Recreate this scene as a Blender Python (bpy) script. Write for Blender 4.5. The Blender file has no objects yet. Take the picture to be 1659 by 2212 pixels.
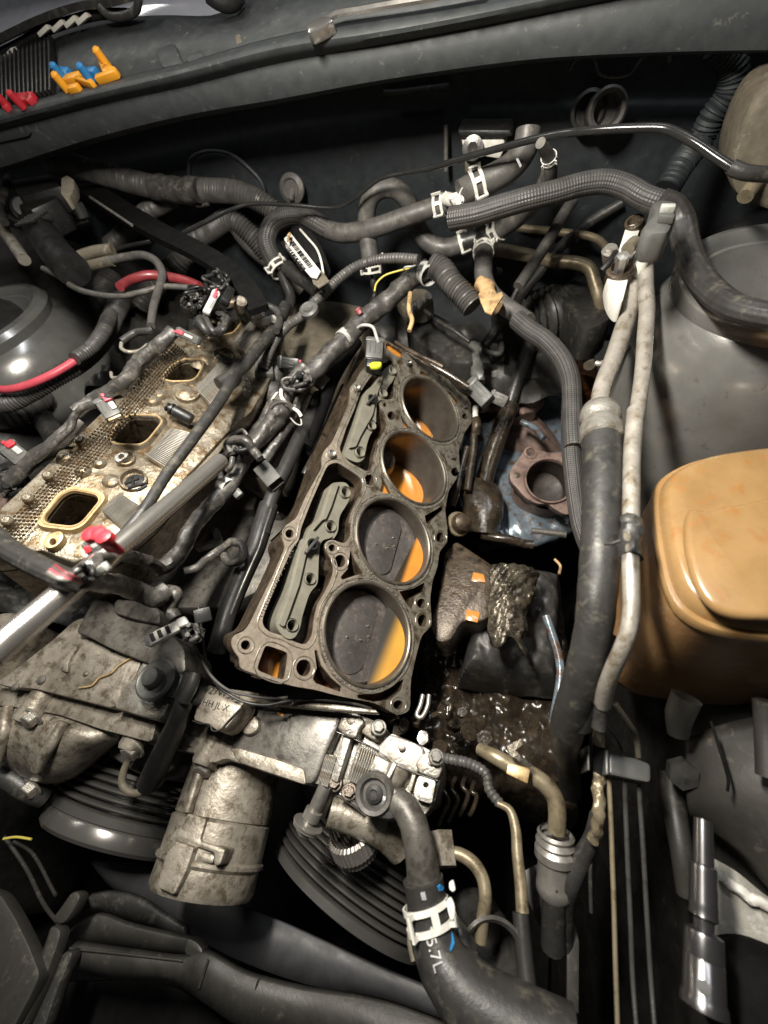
import bpy, bmesh, math, random
from mathutils import Vector as V, Matrix, noise as mnoise
from mathutils.bvhtree import BVHTree
random.seed(7)
S = 0.1                                   # the layout below is in decimetres; the scene is in metres
sc = bpy.context.scene
COL = sc.collection
# ---------------------------------------------------------------- camera (fitted to the four bores)
RT = V((0.9557345694859594, 0.10843580855948327, -0.27351986228384156))
FW = V((0.24588046, -0.80491406, 0.540052))
UP = V((-0.16159900690668855, -0.5833995492875312, -0.795946434448082))
CAM = V((1.21922064, -1.34969586, 4.20485613))
FPX = 930.0
# rows of the camera matrix in world space (x right, y up, z back)
cx = V((RT.x, FW.x, UP.x)); cyd = V((RT.y, FW.y, UP.y)); cz = V((RT.z, FW.z, UP.z))
cam_d = bpy.data.cameras.new('camera'); cam = bpy.data.objects.new('camera', cam_d); COL.objects.link(cam)
M = Matrix((( cx.x, -cyd.x, -cz.x, CAM.x*S), (cx.y, -cyd.y, -cz.y, CAM.y*S), (cx.z, -cyd.z, -cz.z, CAM.z*S), (0, 0, 0, 1)))
cam.matrix_world = M
cam_d.sensor_fit = 'HORIZONTAL'; cam_d.sensor_width = 36; cam_d.lens = 36*FPX/1659.0
cam_d.clip_start = 0.01; cam_d.clip_end = 60
cam_d.dof.use_dof = True; cam_d.dof.focus_distance = 0.46; cam_d.dof.aperture_fstop = 5.6
sc.camera = cam
sc.view_settings.view_transform = 'Standard'; sc.view_settings.look = 'None'
sc.view_settings.exposure = 0.0; sc.view_settings.gamma = 1.0
sc.render.use_motion_blur = False
# ---------------------------------------------------------------- light
w = bpy.data.worlds.new('World'); sc.world = w; w.use_nodes = True
bg = w.node_tree.nodes['Background']; bg.inputs[0].default_value = (0.90, 0.95, 1.0, 1); bg.inputs[1].default_value = 0.022
def area(name, loc, target, size, size_y, power, col):
    l = bpy.data.lights.new(name, 'AREA'); l.shape = 'RECTANGLE'; l.size = size; l.size_y = size_y
    l.energy = power*1.7; l.color = col
    o = bpy.data.objects.new(name, l); COL.objects.link(o)
    o.location = V(loc)*S
    o.rotation_euler = (V(target)-V(loc)).to_track_quat('-Z', 'Y').to_euler()
    return o
area('work_lamp_over_engine', (-0.7, 0.9, 6.6), (0.0, 1.0, 0), 0.20, 0.05, 7.6, (1.0, 0.94, 0.84))
area('garage_ceiling_lamp', (3.5, 7.0, 20.0), (1, 2.5, 0), 0.9, 0.14, 4.2, (0.94, 0.97, 1.0))
area('garage_side_lamp', (-13.0, 6.5, 17.0), (0, 2, 0), 0.7, 0.14, 3.6, (1.0, 0.96, 0.88))

# ---------------------------------------------------------------- pixel frames -> world
FR = {'D': (0, 0, 1), 'Q1': (0, 1313.3, .5), 'Q2': (829.5, 1313.3, .5), 'R1': (0, 0, .5), 'R2': (829.5, 0, .5), 'R3': (0, 415, .375), 'R4': (484, 346, .4167), 'R5': (1037, 415, .375),
      'R6': (0, 829.5, .375), 'R7': (484, 726, .3333), 'S1': (449, 1106, .3333), 'S2': (899, 760, .3333), 'S3': (1175, 899, .3126),
      'S4': (0, 1244, .375), 'S5': (0, 1659, .375), 'S6': (518, 1452, .375), 'S7': (518, 1797, .375), 'S8': (1037, 1521, .375)}
def px(fr, x, y):
    o = FR[fr]; return o[0]+o[2]*x, o[1]+o[2]*y
def ray(fr, x, y):
    u, v = px(fr, x, y)
    return cx*((u-829.5)/FPX) + cyd*((v-1106)/FPX) + cz
def Pz(fr, x, y, z):
    r = ray(fr, x, y); return CAM + r*((z-CAM.z)/r.z)
def Py(fr, x, y, yy):
    r = ray(fr, x, y); return CAM + r*((yy-CAM.y)/r.y)
def Px(fr, x, y, xx):
    r = ray(fr, x, y); return CAM + r*((xx-CAM.x)/r.x)
def Pn(fr, x, y, p0, n):
    r = ray(fr, x, y); return CAM + r*((p0-CAM).dot(n)/r.dot(n))
def depth(p): return (p-CAM).dot(cz)
def pxl(p):
    d = p-CAM; k = d.dot(cz); return 829.5+FPX*d.dot(cx)/k, 1106+FPX*d.dot(cyd)/k
def PP(plane):
    return {'z': Pz, 'y': Py, 'x': Px}[plane]
DN = V((.70710678, 0, .70710678)); DA = V((0, 1, 0)); DM = V((.70710678, 0, -.70710678))   # bank deck: normal, along crank, down-slope
def Dk(fr, x, y, h=0.0): return Pn(fr, x, y, DN*h, DN)
phi = math.radians(24); LN = V((math.sin(phi), 0, math.cos(phi))); L0 = V((-2.9, 0, 1.25))
def Lk(fr, x, y, h=0.0): return Pn(fr, x, y, L0+LN*h, LN)

# ---------------------------------------------------------------- materials
def lin(c):
    return tuple(((v/12.92) if v <= .04045 else ((v+.055)/1.055)**2.4) for v in c)
def mat(name, c1, c2=None, rough=.5, metal=0.0, scale=60, bump=.0, bscale=None, c3=None, c3scale=8, c3at=.6, rvar=.15, coat=0.0,
        kind=None, spec=None, trans=0.0, emis=None, wear=None, wat=.62, stretch=None, sss=0):
    """colours are linear base colours"""
    m = bpy.data.materials.new(name); m.use_nodes = True; nt = m.node_tree; N = nt.nodes; L = nt.links
    b = N['Principled BSDF']; tc = N.new('ShaderNodeTexCoord'); co = tc.outputs['Object']
    def noise(sc_, det=6, rg=.6):
        n = N.new('ShaderNodeTexNoise'); n.inputs['Scale'].default_value = sc_; n.inputs['Detail'].default_value = det
        n.inputs['Roughness'].default_value = rg; L.new(co, n.inputs['Vector']); return n.outputs['Fac']
    def ramp(f, a, bb):
        r = N.new('ShaderNodeMapRange'); r.inputs[1].default_value = a; r.inputs[2].default_value = bb; L.new(f, r.inputs[0]); r.clamp = True; return r.outputs[0]
    def mix(f, a, bb):
        x = N.new('ShaderNodeMix'); x.data_type = 'RGBA'; L.new(f, x.inputs['Factor'])
        for s_, v in ((x.inputs['A'], a), (x.inputs['B'], bb)):
            if isinstance(v, tuple): s_.default_value = (*v, 1)
            else: L.new(v, s_)
        return x.outputs['Result']
    c2 = c2 or tuple(v*.6 for v in c1)
    n1 = noise(scale)
    col = mix(ramp(n1, .35, .68), c1, c2)
    if c3:
        n3 = noise(c3scale*10, 8, .7)
        if stretch:
            mp = N.new('ShaderNodeMapping'); mp.inputs['Scale'].default_value = stretch; mp.inputs['Rotation'].default_value = (0, 0, .5); L.new(co, mp.inputs[0]); L.new(mp.outputs[0], n3.node.inputs['Vector'])
        col = mix(ramp(n3, c3at-.06, c3at+.08), col, c3)
    if wear:
        n4 = noise(35, 10, .75); col = mix(ramp(n4, wat-.03, wat+.04), col, wear)
    L.new(col, b.inputs['Base Color'])
    rr = N.new('ShaderNodeMapRange'); L.new(noise(scale*.7+5), rr.inputs[0]); rr.inputs[1].default_value = .3; rr.inputs[2].default_value = .7
    rr.inputs[3].default_value = max(.02, rough-rvar); rr.inputs[4].default_value = min(1, rough+rvar); L.new(rr.outputs[0], b.inputs['Roughness'])
    b.inputs['Metallic'].default_value = metal
    if spec is not None: b.inputs['Specular IOR Level'].default_value = spec
    b.inputs['Coat Weight'].default_value = coat; b.inputs['Coat Roughness'].default_value = .12
    if sss: b.inputs['Subsurface Weight'].default_value = sss; b.inputs['Subsurface Radius'].default_value = (.02, .011, .004)
    if trans: b.inputs['Transmission Weight'].default_value = trans
    hgt = None
    if kind in ('braid', 'knurl'):
        uv = N.new('ShaderNodeTexCoord').outputs['UV']
        s1 = N.new('ShaderNodeSeparateXYZ'); L.new(uv, s1.inputs[0])
        def wv(sgn):
            a_ = N.new('ShaderNodeMath'); a_.operation = 'MULTIPLY_ADD'; L.new(s1.outputs[0], a_.inputs[0]); a_.inputs[1].default_value = sgn
            L.new(s1.outputs[1], a_.inputs[2])
            s_ = N.new('ShaderNodeMath'); s_.operation = 'SINE'; L.new(a_.outputs[0], s_.inputs[0]); return s_.outputs[0]
        mx = N.new('ShaderNodeMath'); mx.operation = 'MULTIPLY'; L.new(wv(1), mx.inputs[0]); L.new(wv(-1), mx.inputs[1]); hgt = mx.outputs[0]
    if bump or hgt:
        bp = N.new('ShaderNodeBump'); bp.inputs['Strength'].default_value = 1; bp.inputs['Distance'].default_value = bump if bump else .0004
        L.new(hgt if hgt else noise(bscale or scale*4, 8, .65), bp.inputs['Height']); L.new(bp.outputs[0], b.inputs['Normal'])
    if emis: b.inputs['Emission Color'].default_value = (*emis[0], 1); b.inputs['Emission Strength'].default_value = emis[1]
    return m
MT = {}
def G(v, w_=0.0): return (v*(1+w_), v, v*(1-w_))
MT['black'] = mat('black_plastic', G(.015), G(.008), .42, bump=.0002, bscale=400, c3=(.05, .045, .035), c3at=.66)
MT['satin'] = mat('satin_black_paint', (.033, .032, .031), (.021, .020, .019), .36, bump=.0001, bscale=900, c3=(.07, .068, .06), c3at=.70)
MT['gloss'] = mat('glossy_black_metal', G(.030), G(.022), .18, .3, bump=.00005, rvar=.05)
MT['pulleydark'] = mat('dark_pulley_steel', (.17, .163, .155), (.125, .12, .114), .24, .65, scale=20, rvar=.05)
MT['socket'] = mat('dark_chrome_socket', (.21, .205, .21), (.15, .147, .15), .24, .9, scale=30, rvar=.06)
MT['rustorange'] = mat('coolant_stained_iron', (.24, .075, .014), (.15, .045, .01), .35)
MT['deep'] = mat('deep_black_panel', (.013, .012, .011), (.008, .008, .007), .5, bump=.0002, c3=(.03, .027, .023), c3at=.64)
MT['pit'] = mat('dark_brown_throat', (.030, .022, .017), (.016, .012, .010), .6, bump=.0004)  # even dark brown, closes off the exhaust throat
MT['cowl'] = mat('weathered_grey_plastic', (.043, .048, .049), (.030, .034, .036), .55, bump=.00012, bscale=1500, c3=(.15, .14, .12), c3at=.66)
MT['firewall'] = mat('dusty_dark_firewall', (.020, .026, .029), (.013, .016, .018), .6, bump=.0002, bscale=700, c3=(.07, .07, .06), c3at=.66)
MT['rubber'] = mat('grey_rubber', G(.088, .05), G(.050, .06), .50, bump=.0003, bscale=300, c3=(.135, .123, .10), c3at=.58)
MT['rubdark'] = mat('dark_rubber', G(.033, .04), G(.018, .04), .45, bump=.0003, bscale=300, c3=(.075, .07, .055), c3at=.59)
MT['braid'] = mat('braided_sleeve', G(.050, .05), G(.030, .05), .55, kind='braid', bump=.00025, c3=(.09, .085, .07), c3at=.66)
MT['corr'] = mat('corrugated_plastic', G(.085, .05), G(.05, .05), .46, bump=.0001, bscale=600, c3=(.11, .10, .08), c3at=.64)
MT['tape'] = mat('black_tape', G(.060, .06), G(.026, .06), .40, bump=.0009, bscale=120, c3=(.13, .118, .10), c3at=.58)
MT['alu'] = mat('grimy_cast_aluminium', (.37, .335, .28), (.21, .185, .15), .42, .45, scale=50, bump=.0007, bscale=200, c3=(.11, .09, .065), c3at=.54, wear=(.05, .04, .03), wat=.66)
MT['aludark'] = mat('oil_dark_aluminium', (.15, .14, .125), (.085, .08, .07), .42, .4, scale=40, bump=.0004, bscale=260, c3=(.055, .048, .04), c3at=.56)
MT['alubright'] = mat('bright_aluminium', (.40, .385, .35), (.25, .235, .205), .36, .6, scale=70, bump=.0009, bscale=200, c3=(.22, .18, .135), c3at=.55, wear=(.05, .045, .035), wat=.62)
MT['head'] = mat('machined_head_aluminium', (.33, .295, .235), (.19, .155, .105), .29, .65, scale=26, bump=.0014, bscale=80, c3=(.12, .078, .038), c3at=.53, wear=(.07, .045, .02), wat=.67)
MT['headdark'] = mat('oily_head_casting', (.25, .20, .14), (.12, .09, .055), .30, .7, scale=40, bump=.0007, bscale=150, c3=(.05, .035, .02), c3at=.55)
MT['tan'] = mat('stained_port_gasket', (.52, .38, .20), (.38, .26, .12), .4, .35, scale=60, bump=.0003, c3=(.12, .07, .03), c3at=.60)
MT['pipe'] = mat('scuffed_aluminium_pipe', (.44, .41, .365), (.30, .275, .235), .42, .45, scale=60, bump=.0004, bscale=350, c3=(.20, .16, .11), c3at=.58, wear=(.09, .07, .05), wat=.63)
MT['pipey'] = mat('yellowed_pipe', (.34, .29, .20), (.20, .16, .10), .38, .5, scale=45, bump=.0002, c3=(.10, .08, .05), c3at=.60)
MT['chrome'] = mat('chrome', (.66, .64, .61), (.54, .51, .47), .23, .9, scale=30, bump=.00003, bscale=300, rvar=.06, c3=(.45, .42, .36), c3at=.68)
MT['steel'] = mat('bright_steel', (.36, .345, .32), (.25, .235, .21), .38, .7, scale=80, bump=.0001)
MT['steeldark'] = mat('dark_steel', (.13, .127, .122), (.08, .077, .073), .33, .6, scale=80, bump=.0002, rvar=.08, c3=(.05, .045, .035), c3at=.62)
MT['clamp'] = mat('pale_zinc_clamp', (.74, .73, .68), (.58, .56, .50), .45, 0.0, scale=150, bump=.0001, c3=(.35, .30, .22), c3at=.68)
MT['gasket'] = mat('oily_steel_gasket', (.31, .285, .24), (.17, .15, .118), .28, .55, scale=80, bump=.0002, bscale=500, c3=(.07, .05, .03), c3at=.56)
MT['gasketlight'] = mat('pale_gasket', (.44, .39, .33), (.27, .23, .18), .42, .55, scale=60, bump=.0003, bscale=400, c3=(.14, .10, .065), c3at=.55)
MT['ring'] = mat('fire_ring_steel', (.20, .18, .15), (.12, .105, .085), .40, .7, scale=80, bump=.0001)
MT['rust'] = mat('rusty_block_iron', (.26, .10, .035), (.12, .045, .018), .38, .25, scale=60, bump=.0007, bscale=180, c3=(.03, .014, .01), c3at=.55)
MT['brown'] = mat('oily_brown_iron', (.095, .07, .048), (.042, .03, .02), .32, .3, scale=60, bump=.0011, bscale=150, c3=(.02, .015, .01), c3at=.56)
MT['bore'] = mat('oily_bore_wall', (.11, .095, .08), (.07, .056, .045), .22, .45, scale=40, bump=.00008, bscale=600, rvar=.07)
MT['piston'] = mat('carboned_piston_crown', (.125, .116, .112), (.055, .051, .050), .33, .35, scale=32, bump=.0006, bscale=300, c3=(.19, .155, .135), c3at=.57)
MT['coolant'] = mat('murky_orange_coolant', (.50, .20, .03), (.42, .165, .025), .08, scale=20, rvar=.03, coat=.6, spec=.6)
MT['coolanty'] = mat('murky_yellow_coolant', (.40, .22, .035), (.30, .16, .035), .34, scale=20, rvar=.04, coat=.5)
MT['yoke'] = mat('grey_green_nylon', (.185, .176, .142), (.135, .128, .102), .36, bump=.0001, scale=60, c3=(.15, .13, .09), c3at=.66, coat=.25)
MT['wet'] = mat('wet_black_grime', (.040, .030, .020), (.014, .011, .009), .22, .1, scale=70, bump=.0005, bscale=200, coat=.3, c3=(.075, .05, .028), c3at=.6)
MT['foil'] = mat('crumpled_dirty_foil', (.17, .15, .115), (.075, .065, .048), .25, .6, scale=60, bump=.0015, bscale=120, c3=(.03, .025, .02), c3at=.52)
MT['tin'] = mat('oil_wet_blue_grey_shield', (.20, .245, .285), (.10, .13, .16), .22, .35, scale=35, bump=.0005, bscale=90, c3=(.10, .042, .012), c3at=.57, coat=.3)
MT['exh'] = mat('rusty_exhaust_casting', (.21, .145, .12), (.13, .085, .07), .62, .25, scale=80, bump=.0004, bscale=450, c3=(.08, .055, .05), c3at=.58)
MT['bodymetal'] = mat('dark_body_paint', (.22, .218, .208), (.165, .162, .153), .20, .4, scale=25, bump=.00008, bscale=500, rvar=.06, coat=.6, c3=(.10, .095, .085), c3at=.66)
MT['inner'] = mat('dusty_inner_panel', (.036, .034, .030), (.019, .018, .016), .5, scale=30, bump=.0003, c3=(.085, .075, .06), c3at=.64)
MT['tank'] = mat('aged_amber_plastic', (.33, .205, .090), (.24, .145, .058), .26, scale=22, bump=.0002, bscale=200, c3=(.30, .14, .045), c3at=.60, rvar=.08, wear=(.34, .22, .11), wat=.66, coat=.35, sss=.35)
MT['tankdust'] = mat('scuffed_amber_plastic', (.38, .215, .095), (.29, .16, .068), .40, scale=16, bump=.0003, bscale=200, c3=(.46, .33, .21), c3at=.60, rvar=.08, stretch=(.5, 1.5, 1.2), sss=.3)
MT['red'] = mat('red_plastic', (.55, .03, .045), (.42, .02, .03), .4, bump=.0001)
MT['pink'] = mat('faded_red_plastic', (.62, .09, .12), (.50, .06, .09), .45, bump=.0001)
MT['redtube'] = mat('dull_red_tube', (.24, .035, .04), (.15, .025, .03), .4)
MT['greyconn'] = mat('grey_connector_plastic', (.095, .095, .09), (.06, .06, .057), .45, bump=.0001, c3=(.06, .055, .045), c3at=.62)
MT['lightconn'] = mat('pale_grey_plastic', (.42, .42, .40), (.32, .32, .30), .4, c3=(.16, .14, .10), c3at=.64)
MT['yellow'] = mat('yellow_orange_plastic', (.85, .38, .03), (.75, .32, .02), .4)
MT['lime'] = mat('lime_seal', (.62, .72, .04), (.55, .60, .03), .4)
MT['blue'] = mat('blue_plastic', (.03, .22, .50), (.02, .16, .40), .4)
MT['bluepaint'] = mat('smeared_blue_paint', (.01, .035, .20), (.008, .02, .12), .6, bump=.0008, bscale=300)
MT['paper'] = mat('grimy_white_label', (.66, .64, .60), (.54, .52, .47), .5, c3=(.34, .29, .22), c3at=.66)
MT['ink'] = mat('black_ink', G(.012), G(.01), .5)
MT['whiteink'] = mat('white_stamp_ink', G(.42), G(.26), .5)
MT['tapetan'] = mat('torn_tan_tape', (.50, .34, .17), (.33, .21, .10), .6, bump=.0005, c3=(.16, .10, .05), c3at=.58)
MT['glass'] = mat('glass_painted_reflection', (.30, .31, .36), (.42, .42, .46), .10, .3, scale=12, rvar=.05, coat=1)  # pale grey base stands in for the bright garage reflected in it
MT['concrete'] = mat('concrete_floor', (.30, .285, .25), (.22, .21, .185), .85, scale=25, bump=.002, bscale=60, c3=(.42, .41, .38), c3at=.60)
MT['void'] = mat('flat_black_and_gap_shade', G(.007), G(.004), .75, bump=.0003, spec=.08)  # near-black parts; also put in for shade in gaps and openings
MT['wireY'] = mat('yellow_wire', (.55, .46, .10), (.45, .36, .06), .45)
MT['dirtytan'] = mat('tan_casting', (.155, .135, .10), (.095, .08, .058), .6, bump=.0004, c3=(.28, .24, .18), c3at=.64)
MT['pulley'] = mat('grey_pulley_steel', (.17, .155, .135), (.10, .092, .08), .36, .5, scale=80, bump=.0002, c3=(.06, .05, .04), c3at=.62)
MT['orangedrop'] = mat('amber_oil', (.50, .22, .05), (.40, .16, .04), .2, coat=.5)
MT['belt'] = mat('rubber_belt', (.062, .062, .065), (.046, .046, .050), .6, bump=.0001, bscale=600)

# ---------------------------------------------------------------- objects
ROOTLOC = {}
def tag(o, label, cat, group=None):
    o['label'] = label; o['category'] = cat
    if group: o['group'] = group
    return o
def thing(name, label, cat, p, group=None):
    o = bpy.data.objects.new(name, None); COL.objects.link(o); o.empty_display_size = .01
    o.location = p*S; tag(o, label, cat, group); return o
def wloc(o):
    l = o.location.copy()
    while o.parent: o = o.parent; l += o.location
    return l
class MB:
    def __init__(s): s.v = []; s.f = []; s.uv = {}
    def add(s, vs, fs, uvs=None):
        b = len(s.v); s.v += [V(v) for v in vs]
        for i, f in enumerate(fs):
            if uvs: s.uv[len(s.f)] = uvs[i]
            s.f.append([b+k for k in f])
    def build(s, name, m, parent=None, label=None, cat=None, group=None, bevel=0, smooth=True, kind=None, angle=40, seg=2):
        c = sum(s.v, V((0, 0, 0)))/max(1, len(s.v))
        me = bpy.data.meshes.new(name)
        me.from_pydata([((v-c)*S)[:] for v in s.v], [], s.f)
        if s.uv:
            ul = me.uv_layers.new(name='uv')
            for p in me.polygons:
                q = s.uv.get(p.index)
                if q:
                    for li, t in zip(p.loop_indices, q): ul.data[li].uv = t
        bm = bmesh.new(); bm.from_mesh(me); bmesh.ops.recalc_face_normals(bm, faces=bm.faces)
        if bevel:
            es = [e for e in bm.edges if len(e.link_faces) == 2 and e.calc_face_angle(0) > math.radians(angle)]
            try: bmesh.ops.bevel(bm, geom=es, offset=bevel*S, segments=seg, profile=.5, affect='EDGES', clamp_overlap=True)
            except Exception: pass
        bm.to_mesh(me); bm.free()
        if smooth:
            me.polygons.foreach_set('use_smooth', [True]*len(me.polygons))
            try: me.set_sharp_from_angle(angle=math.radians(38))
            except Exception: pass
        me.materials.append(MT[m] if isinstance(m, str) else m)
        o = bpy.data.objects.new(name, me); COL.objects.link(o)
        if parent is not None:
            o.parent = parent; o.location = c*S - wloc(parent)
        else: o.location = c*S
        if label: o['label'] = label
        if cat: o['category'] = cat
        if group: o['group'] = group
        if kind: o['kind'] = kind
        return o
def spline(pts, step, closed=False):
    """pts: list of (V, r); Catmull-Rom resampled at about 'step'"""
    P = [p for p, _ in pts]; R = [r for _, r in pts]; out = []
    n = len(P)
    if n == 2:
        L = (P[1]-P[0]).length; k = max(1, int(L/step))
        return [(P[0].lerp(P[1], i/k), R[0]+(R[1]-R[0])*i/k) for i in range(k+1)]
    segs = n if closed else n-1
    for i in range(segs):
        if closed: p0, p1, p2, p3 = P[(i-1) % n], P[i], P[(i+1) % n], P[(i+2) % n]; r1, r2 = R[i], R[(i+1) % n]
        else:
            p1, p2 = P[i], P[i+1]; p0 = P[i-1] if i else p1*2-p2; p3 = P[i+2] if i+2 < n else p2*2-p1; r1, r2 = R[i], R[i+1]
        d1 = max(1e-4, (p1-p0).length)**.5; d2 = max(1e-4, (p2-p1).length)**.5; d3 = max(1e-4, (p3-p2).length)**.5
        m1 = (p2-p1) + ((p1-p0)/d1 - (p2-p0)/(d1+d2))*d2
        m2 = (p2-p1) + ((p3-p2)/d3 - (p3-p1)/(d2+d3))*d2
        k = max(1, int((p2-p1).length/step))
        for j in range(k):
            t = j/k; t2 = t*t; t3 = t2*t
            out.append((p1*(2*t3-3*t2+1)+m1*(t3-2*t2+t)+p2*(-2*t3+3*t2)+m2*(t3-t2), r1+(r2-r1)*t))
    if not closed: out.append((P[-1], R[-1]))
    return out
def sweep(mb, path, sides=14, rfun=None, closed=False, cap=True, section=None, up=None):
    """path: [(V, r)]; section: list of (a,b) multiples of r"""
    n = len(path); T = []
    for i in range(n):
        a = path[(i-1) % n][0] if (i or closed) else path[0][0]; b = path[(i+1) % n][0] if (i < n-1 or closed) else path[-1][0]
        t = (b-a); T.append(t.normalized() if t.length > 1e-9 else V((0, 0, 1)))
    u = up or (V((0, 0, 1)) if abs(T[0].z) < .9 else V((1, 0, 0)))
    nrm = (u - T[0]*u.dot(T[0])).normalized(); s = 0; vs = []; uvs_ = []
    K = len(section) if section else sides
    for i in range(n):
        if i:
            s += (path[i][0]-path[i-1][0]).length
            if up is not None: nrm = (up - T[i]*up.dot(T[i])).normalized()
            else: nrm = (nrm - T[i]*nrm.dot(T[i])).normalized()
        bn = T[i].cross(nrm); r = path[i][1]
        for k in range(K):
            if section: a_, b_ = section[k]; vs.append(path[i][0]+nrm*(b_*r)+bn*(a_*r))
            else:
                th = 2*math.pi*k/K; rr = r*(rfun(s, th, i) if rfun else 1)
                vs.append(path[i][0]+(nrm*math.cos(th)+bn*math.sin(th))*rr)
        uvs_.append(s)
    fs = []; us = []
    rm = sum(r for _, r in path)/n; per = max(8, round(24*1))
    for i in range(n if closed else n-1):
        j = (i+1) % n
        for k in range(K):
            l = (k+1) % K
            fs.append([i*K+k, i*K+l, j*K+l, j*K+k])
            a0, a1 = 12*2*math.pi*k/K, 12*2*math.pi*(k+1)/K
            s0 = uvs_[i]*12/max(rm, .01); s1 = (uvs_[j] if j else uvs_[i]+.02)*12/max(rm, .01)
            us.append([(s0, a0), (s0, a1), (s1, a1), (s1, a0)])
    if cap and not closed:
        fs += [list(range(K))[::-1], [(n-1)*K+k for k in range(K)]]; us += [[(0, 0)]*K, [(0, 0)]*K]
    mb.add(vs, fs, us)
def pathof(fr, pts, r, plane='z', step=.05, real=None):
    f = PP(plane) if isinstance(plane, str) else plane; L = []
    for q in pts:
        p = f(fr, q[0], q[1], q[2]); rp = q[3] if len(q) > 3 else r
        L.append((p, real if real else rp*depth(p)/FPX))
    return spline(L, step)
def hash01(i): return (math.sin(i*127.1)*43758.5453) % 1
def rf(style, r):
    if style == 'corr':
        pt = max(.045, r*.30); return (lambda s, th, i: 1+.085*math.cos(2*math.pi*s/pt)), pt/5
    if style == 'tape':
        pt = max(.12, r*1.5)
        def f(s, th, i):
            q = s/pt + th/(2*math.pi); k = math.floor(q); return .95+.09*(q-k)+.07*(hash01(k*3.3)-.5)+.05*math.sin(3*th+s*9)+.035*math.sin(2*th-s*23)
        return f, r*.28
    if style == 'flat': return None, r*.5
    if style == 'flute': return (lambda s, th, i: 1+.032*math.cos(12*th)+.02*math.sin(s*3.1+th)), r*.5
    if style == 'braid': return (lambda s, th, i: 1+.015*math.sin(s*14/r*.3+2*th)), r*.4
    if style == 'lump': return (lambda s, th, i: 1+.12*math.sin(s*2.1/r+th)+.09*math.sin(3*th-s*1.3/r)+.05*math.sin(5*th+s*4/r)), r*.25
    return None, r*.5
def tube(name, fr, pts, r, m, label=None, cat=None, parent=None, style=None, plane='z', group=None, sides=None, real=None, plabel=None, kind=None):
    tmp = pathof(fr, pts, r, plane, .1, real); rm = sum(q[1] for q in tmp)/len(tmp)
    fn, st = rf(style, rm); st = max(.012, min(.08, st))
    pa = pathof(fr, pts, r, plane, st, real); mb = MB()
    sweep(mb, pa, section=[(-1, -.35), (1, -.35), (1, .35), (-1, .35)]) if style == 'flat' else sweep(mb, pa, sides or (44 if style == 'flute' else 20 if rm > .1 else 12), fn)
    o = mb.build(name, m, parent, label or plabel, cat, group, kind=kind); o.data['n'] = 1
    PATH[o.name] = pa
    return o
PATH = {}
def tube3(name, P3, r, m, parent=None, label=None, cat=None, style=None, sides=14, closed=False, group=None, kind=None, step=None):
    fn, st = rf(style, r); pa = spline([(p, r) for p in P3], step or max(.01, st), closed); mb = MB(); sweep(mb, pa, sides, fn, closed)
    return mb.build(name, m, parent, label, cat, group, kind=kind)
def frame_of(ax):
    ax = ax.normalized(); u = V((0, 0, 1)) if abs(ax.z) < .9 else V((1, 0, 0)); a = (u-ax*u.dot(ax)).normalized(); return a, ax.cross(a), ax
def lathe(mb, o, ax, prof, seg=40, ang=None, ripple=None):
    """prof [(r, h)] swept round axis ax from o; closed at both ends when r==0"""
    a, b, c = frame_of(ax); vs = []; K = seg
    for r, h in prof:
        for k in range(K):
            th = 2*math.pi*k/K; rr = r*(ripple(th) if ripple and r > 0 else 1); vs.append(o+c*h+(a*math.cos(th)+b*math.sin(th))*rr)
    fs = []
    for i in range(len(prof)-1):
        for k in range(K): l = (k+1) % K; fs.append([i*K+k, i*K+l, (i+1)*K+l, (i+1)*K+k])
    mb.add(vs, fs)
def turned(name, o, ax, prof, m, parent=None, seg=40, label=None, cat=None, group=None, kind=None, ripple=None):
    mb = MB(); lathe(mb, o, ax, prof, seg, ripple=ripple); return mb.build(name, m, parent, label, cat, group, kind=kind)
def prism(name, loop, off, m, parent=None, holes=(), bevel=.01, label=None, cat=None, group=None, kind=None, seg=2, smooth=True):
    """extrude the polygon 'loop' (3-D points) with holes by vector off"""
    bm = bmesh.new(); es = []; loops = [loop]+list(holes)
    for lp in loops:
        vs = [bm.verts.new(p) for p in lp]
        for i in range(len(vs)): es.append(bm.edges.new((vs[i], vs[(i+1) % len(vs)])))
    if holes: bmesh.ops.triangle_fill(bm, use_beauty=True, use_dissolve=False, edges=es)
    else: bm.faces.new([v for v in bm.verts])
    fs = list(bm.faces)
    n = off.normalized()
    r = bmesh.ops.extrude_face_region(bm, geom=fs)
    bmesh.ops.translate(bm, vec=off, verts=[g for g in r['geom'] if isinstance(g, bmesh.types.BMVert)])
    bm.verts.index_update()
    mb = MB(); mb.v = [v.co.copy() for v in bm.verts]; mb.f = [[v.index for v in f.verts] for f in bm.faces]; bm.free()
    return mb.build(name, m, parent, label, cat, group, bevel=bevel, kind=kind, seg=seg, smooth=smooth)
def slab(name, fr, pts, z, th, m, parent=None, holes=(), bevel=.02, rnd=0, label=None, cat=None, group=None, plane='z', d=None, kind=None, seg=2):
    if callable(plane): f = plane; off = d
    else: f = PP(plane); off = d or {'z': V((0, 0, -th)), 'y': V((0, th, 0)), 'x': V((th, 0, 0))}[plane]
    lp = [f(fr, q[0], q[1], q[2] if len(q) > 2 else z) for q in pts]
    if rnd: lp = roundloop(lp, rnd)
    hs = []
    for h in holes:
        if isinstance(h, tuple) and not isinstance(h[0], (tuple, list)): hs.append([f(fr, h[0]+h[2]*math.cos(t*math.pi/8), h[1]+h[2]*math.sin(t*math.pi/8)*(h[3] if len(h) > 3 else 1), z) for t in range(16)])
        else: hs.append([f(fr, q[0], q[1], z) for q in h])
    return prism(name, lp, off, m, parent, hs, bevel, label, cat, group, kind, seg)
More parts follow.
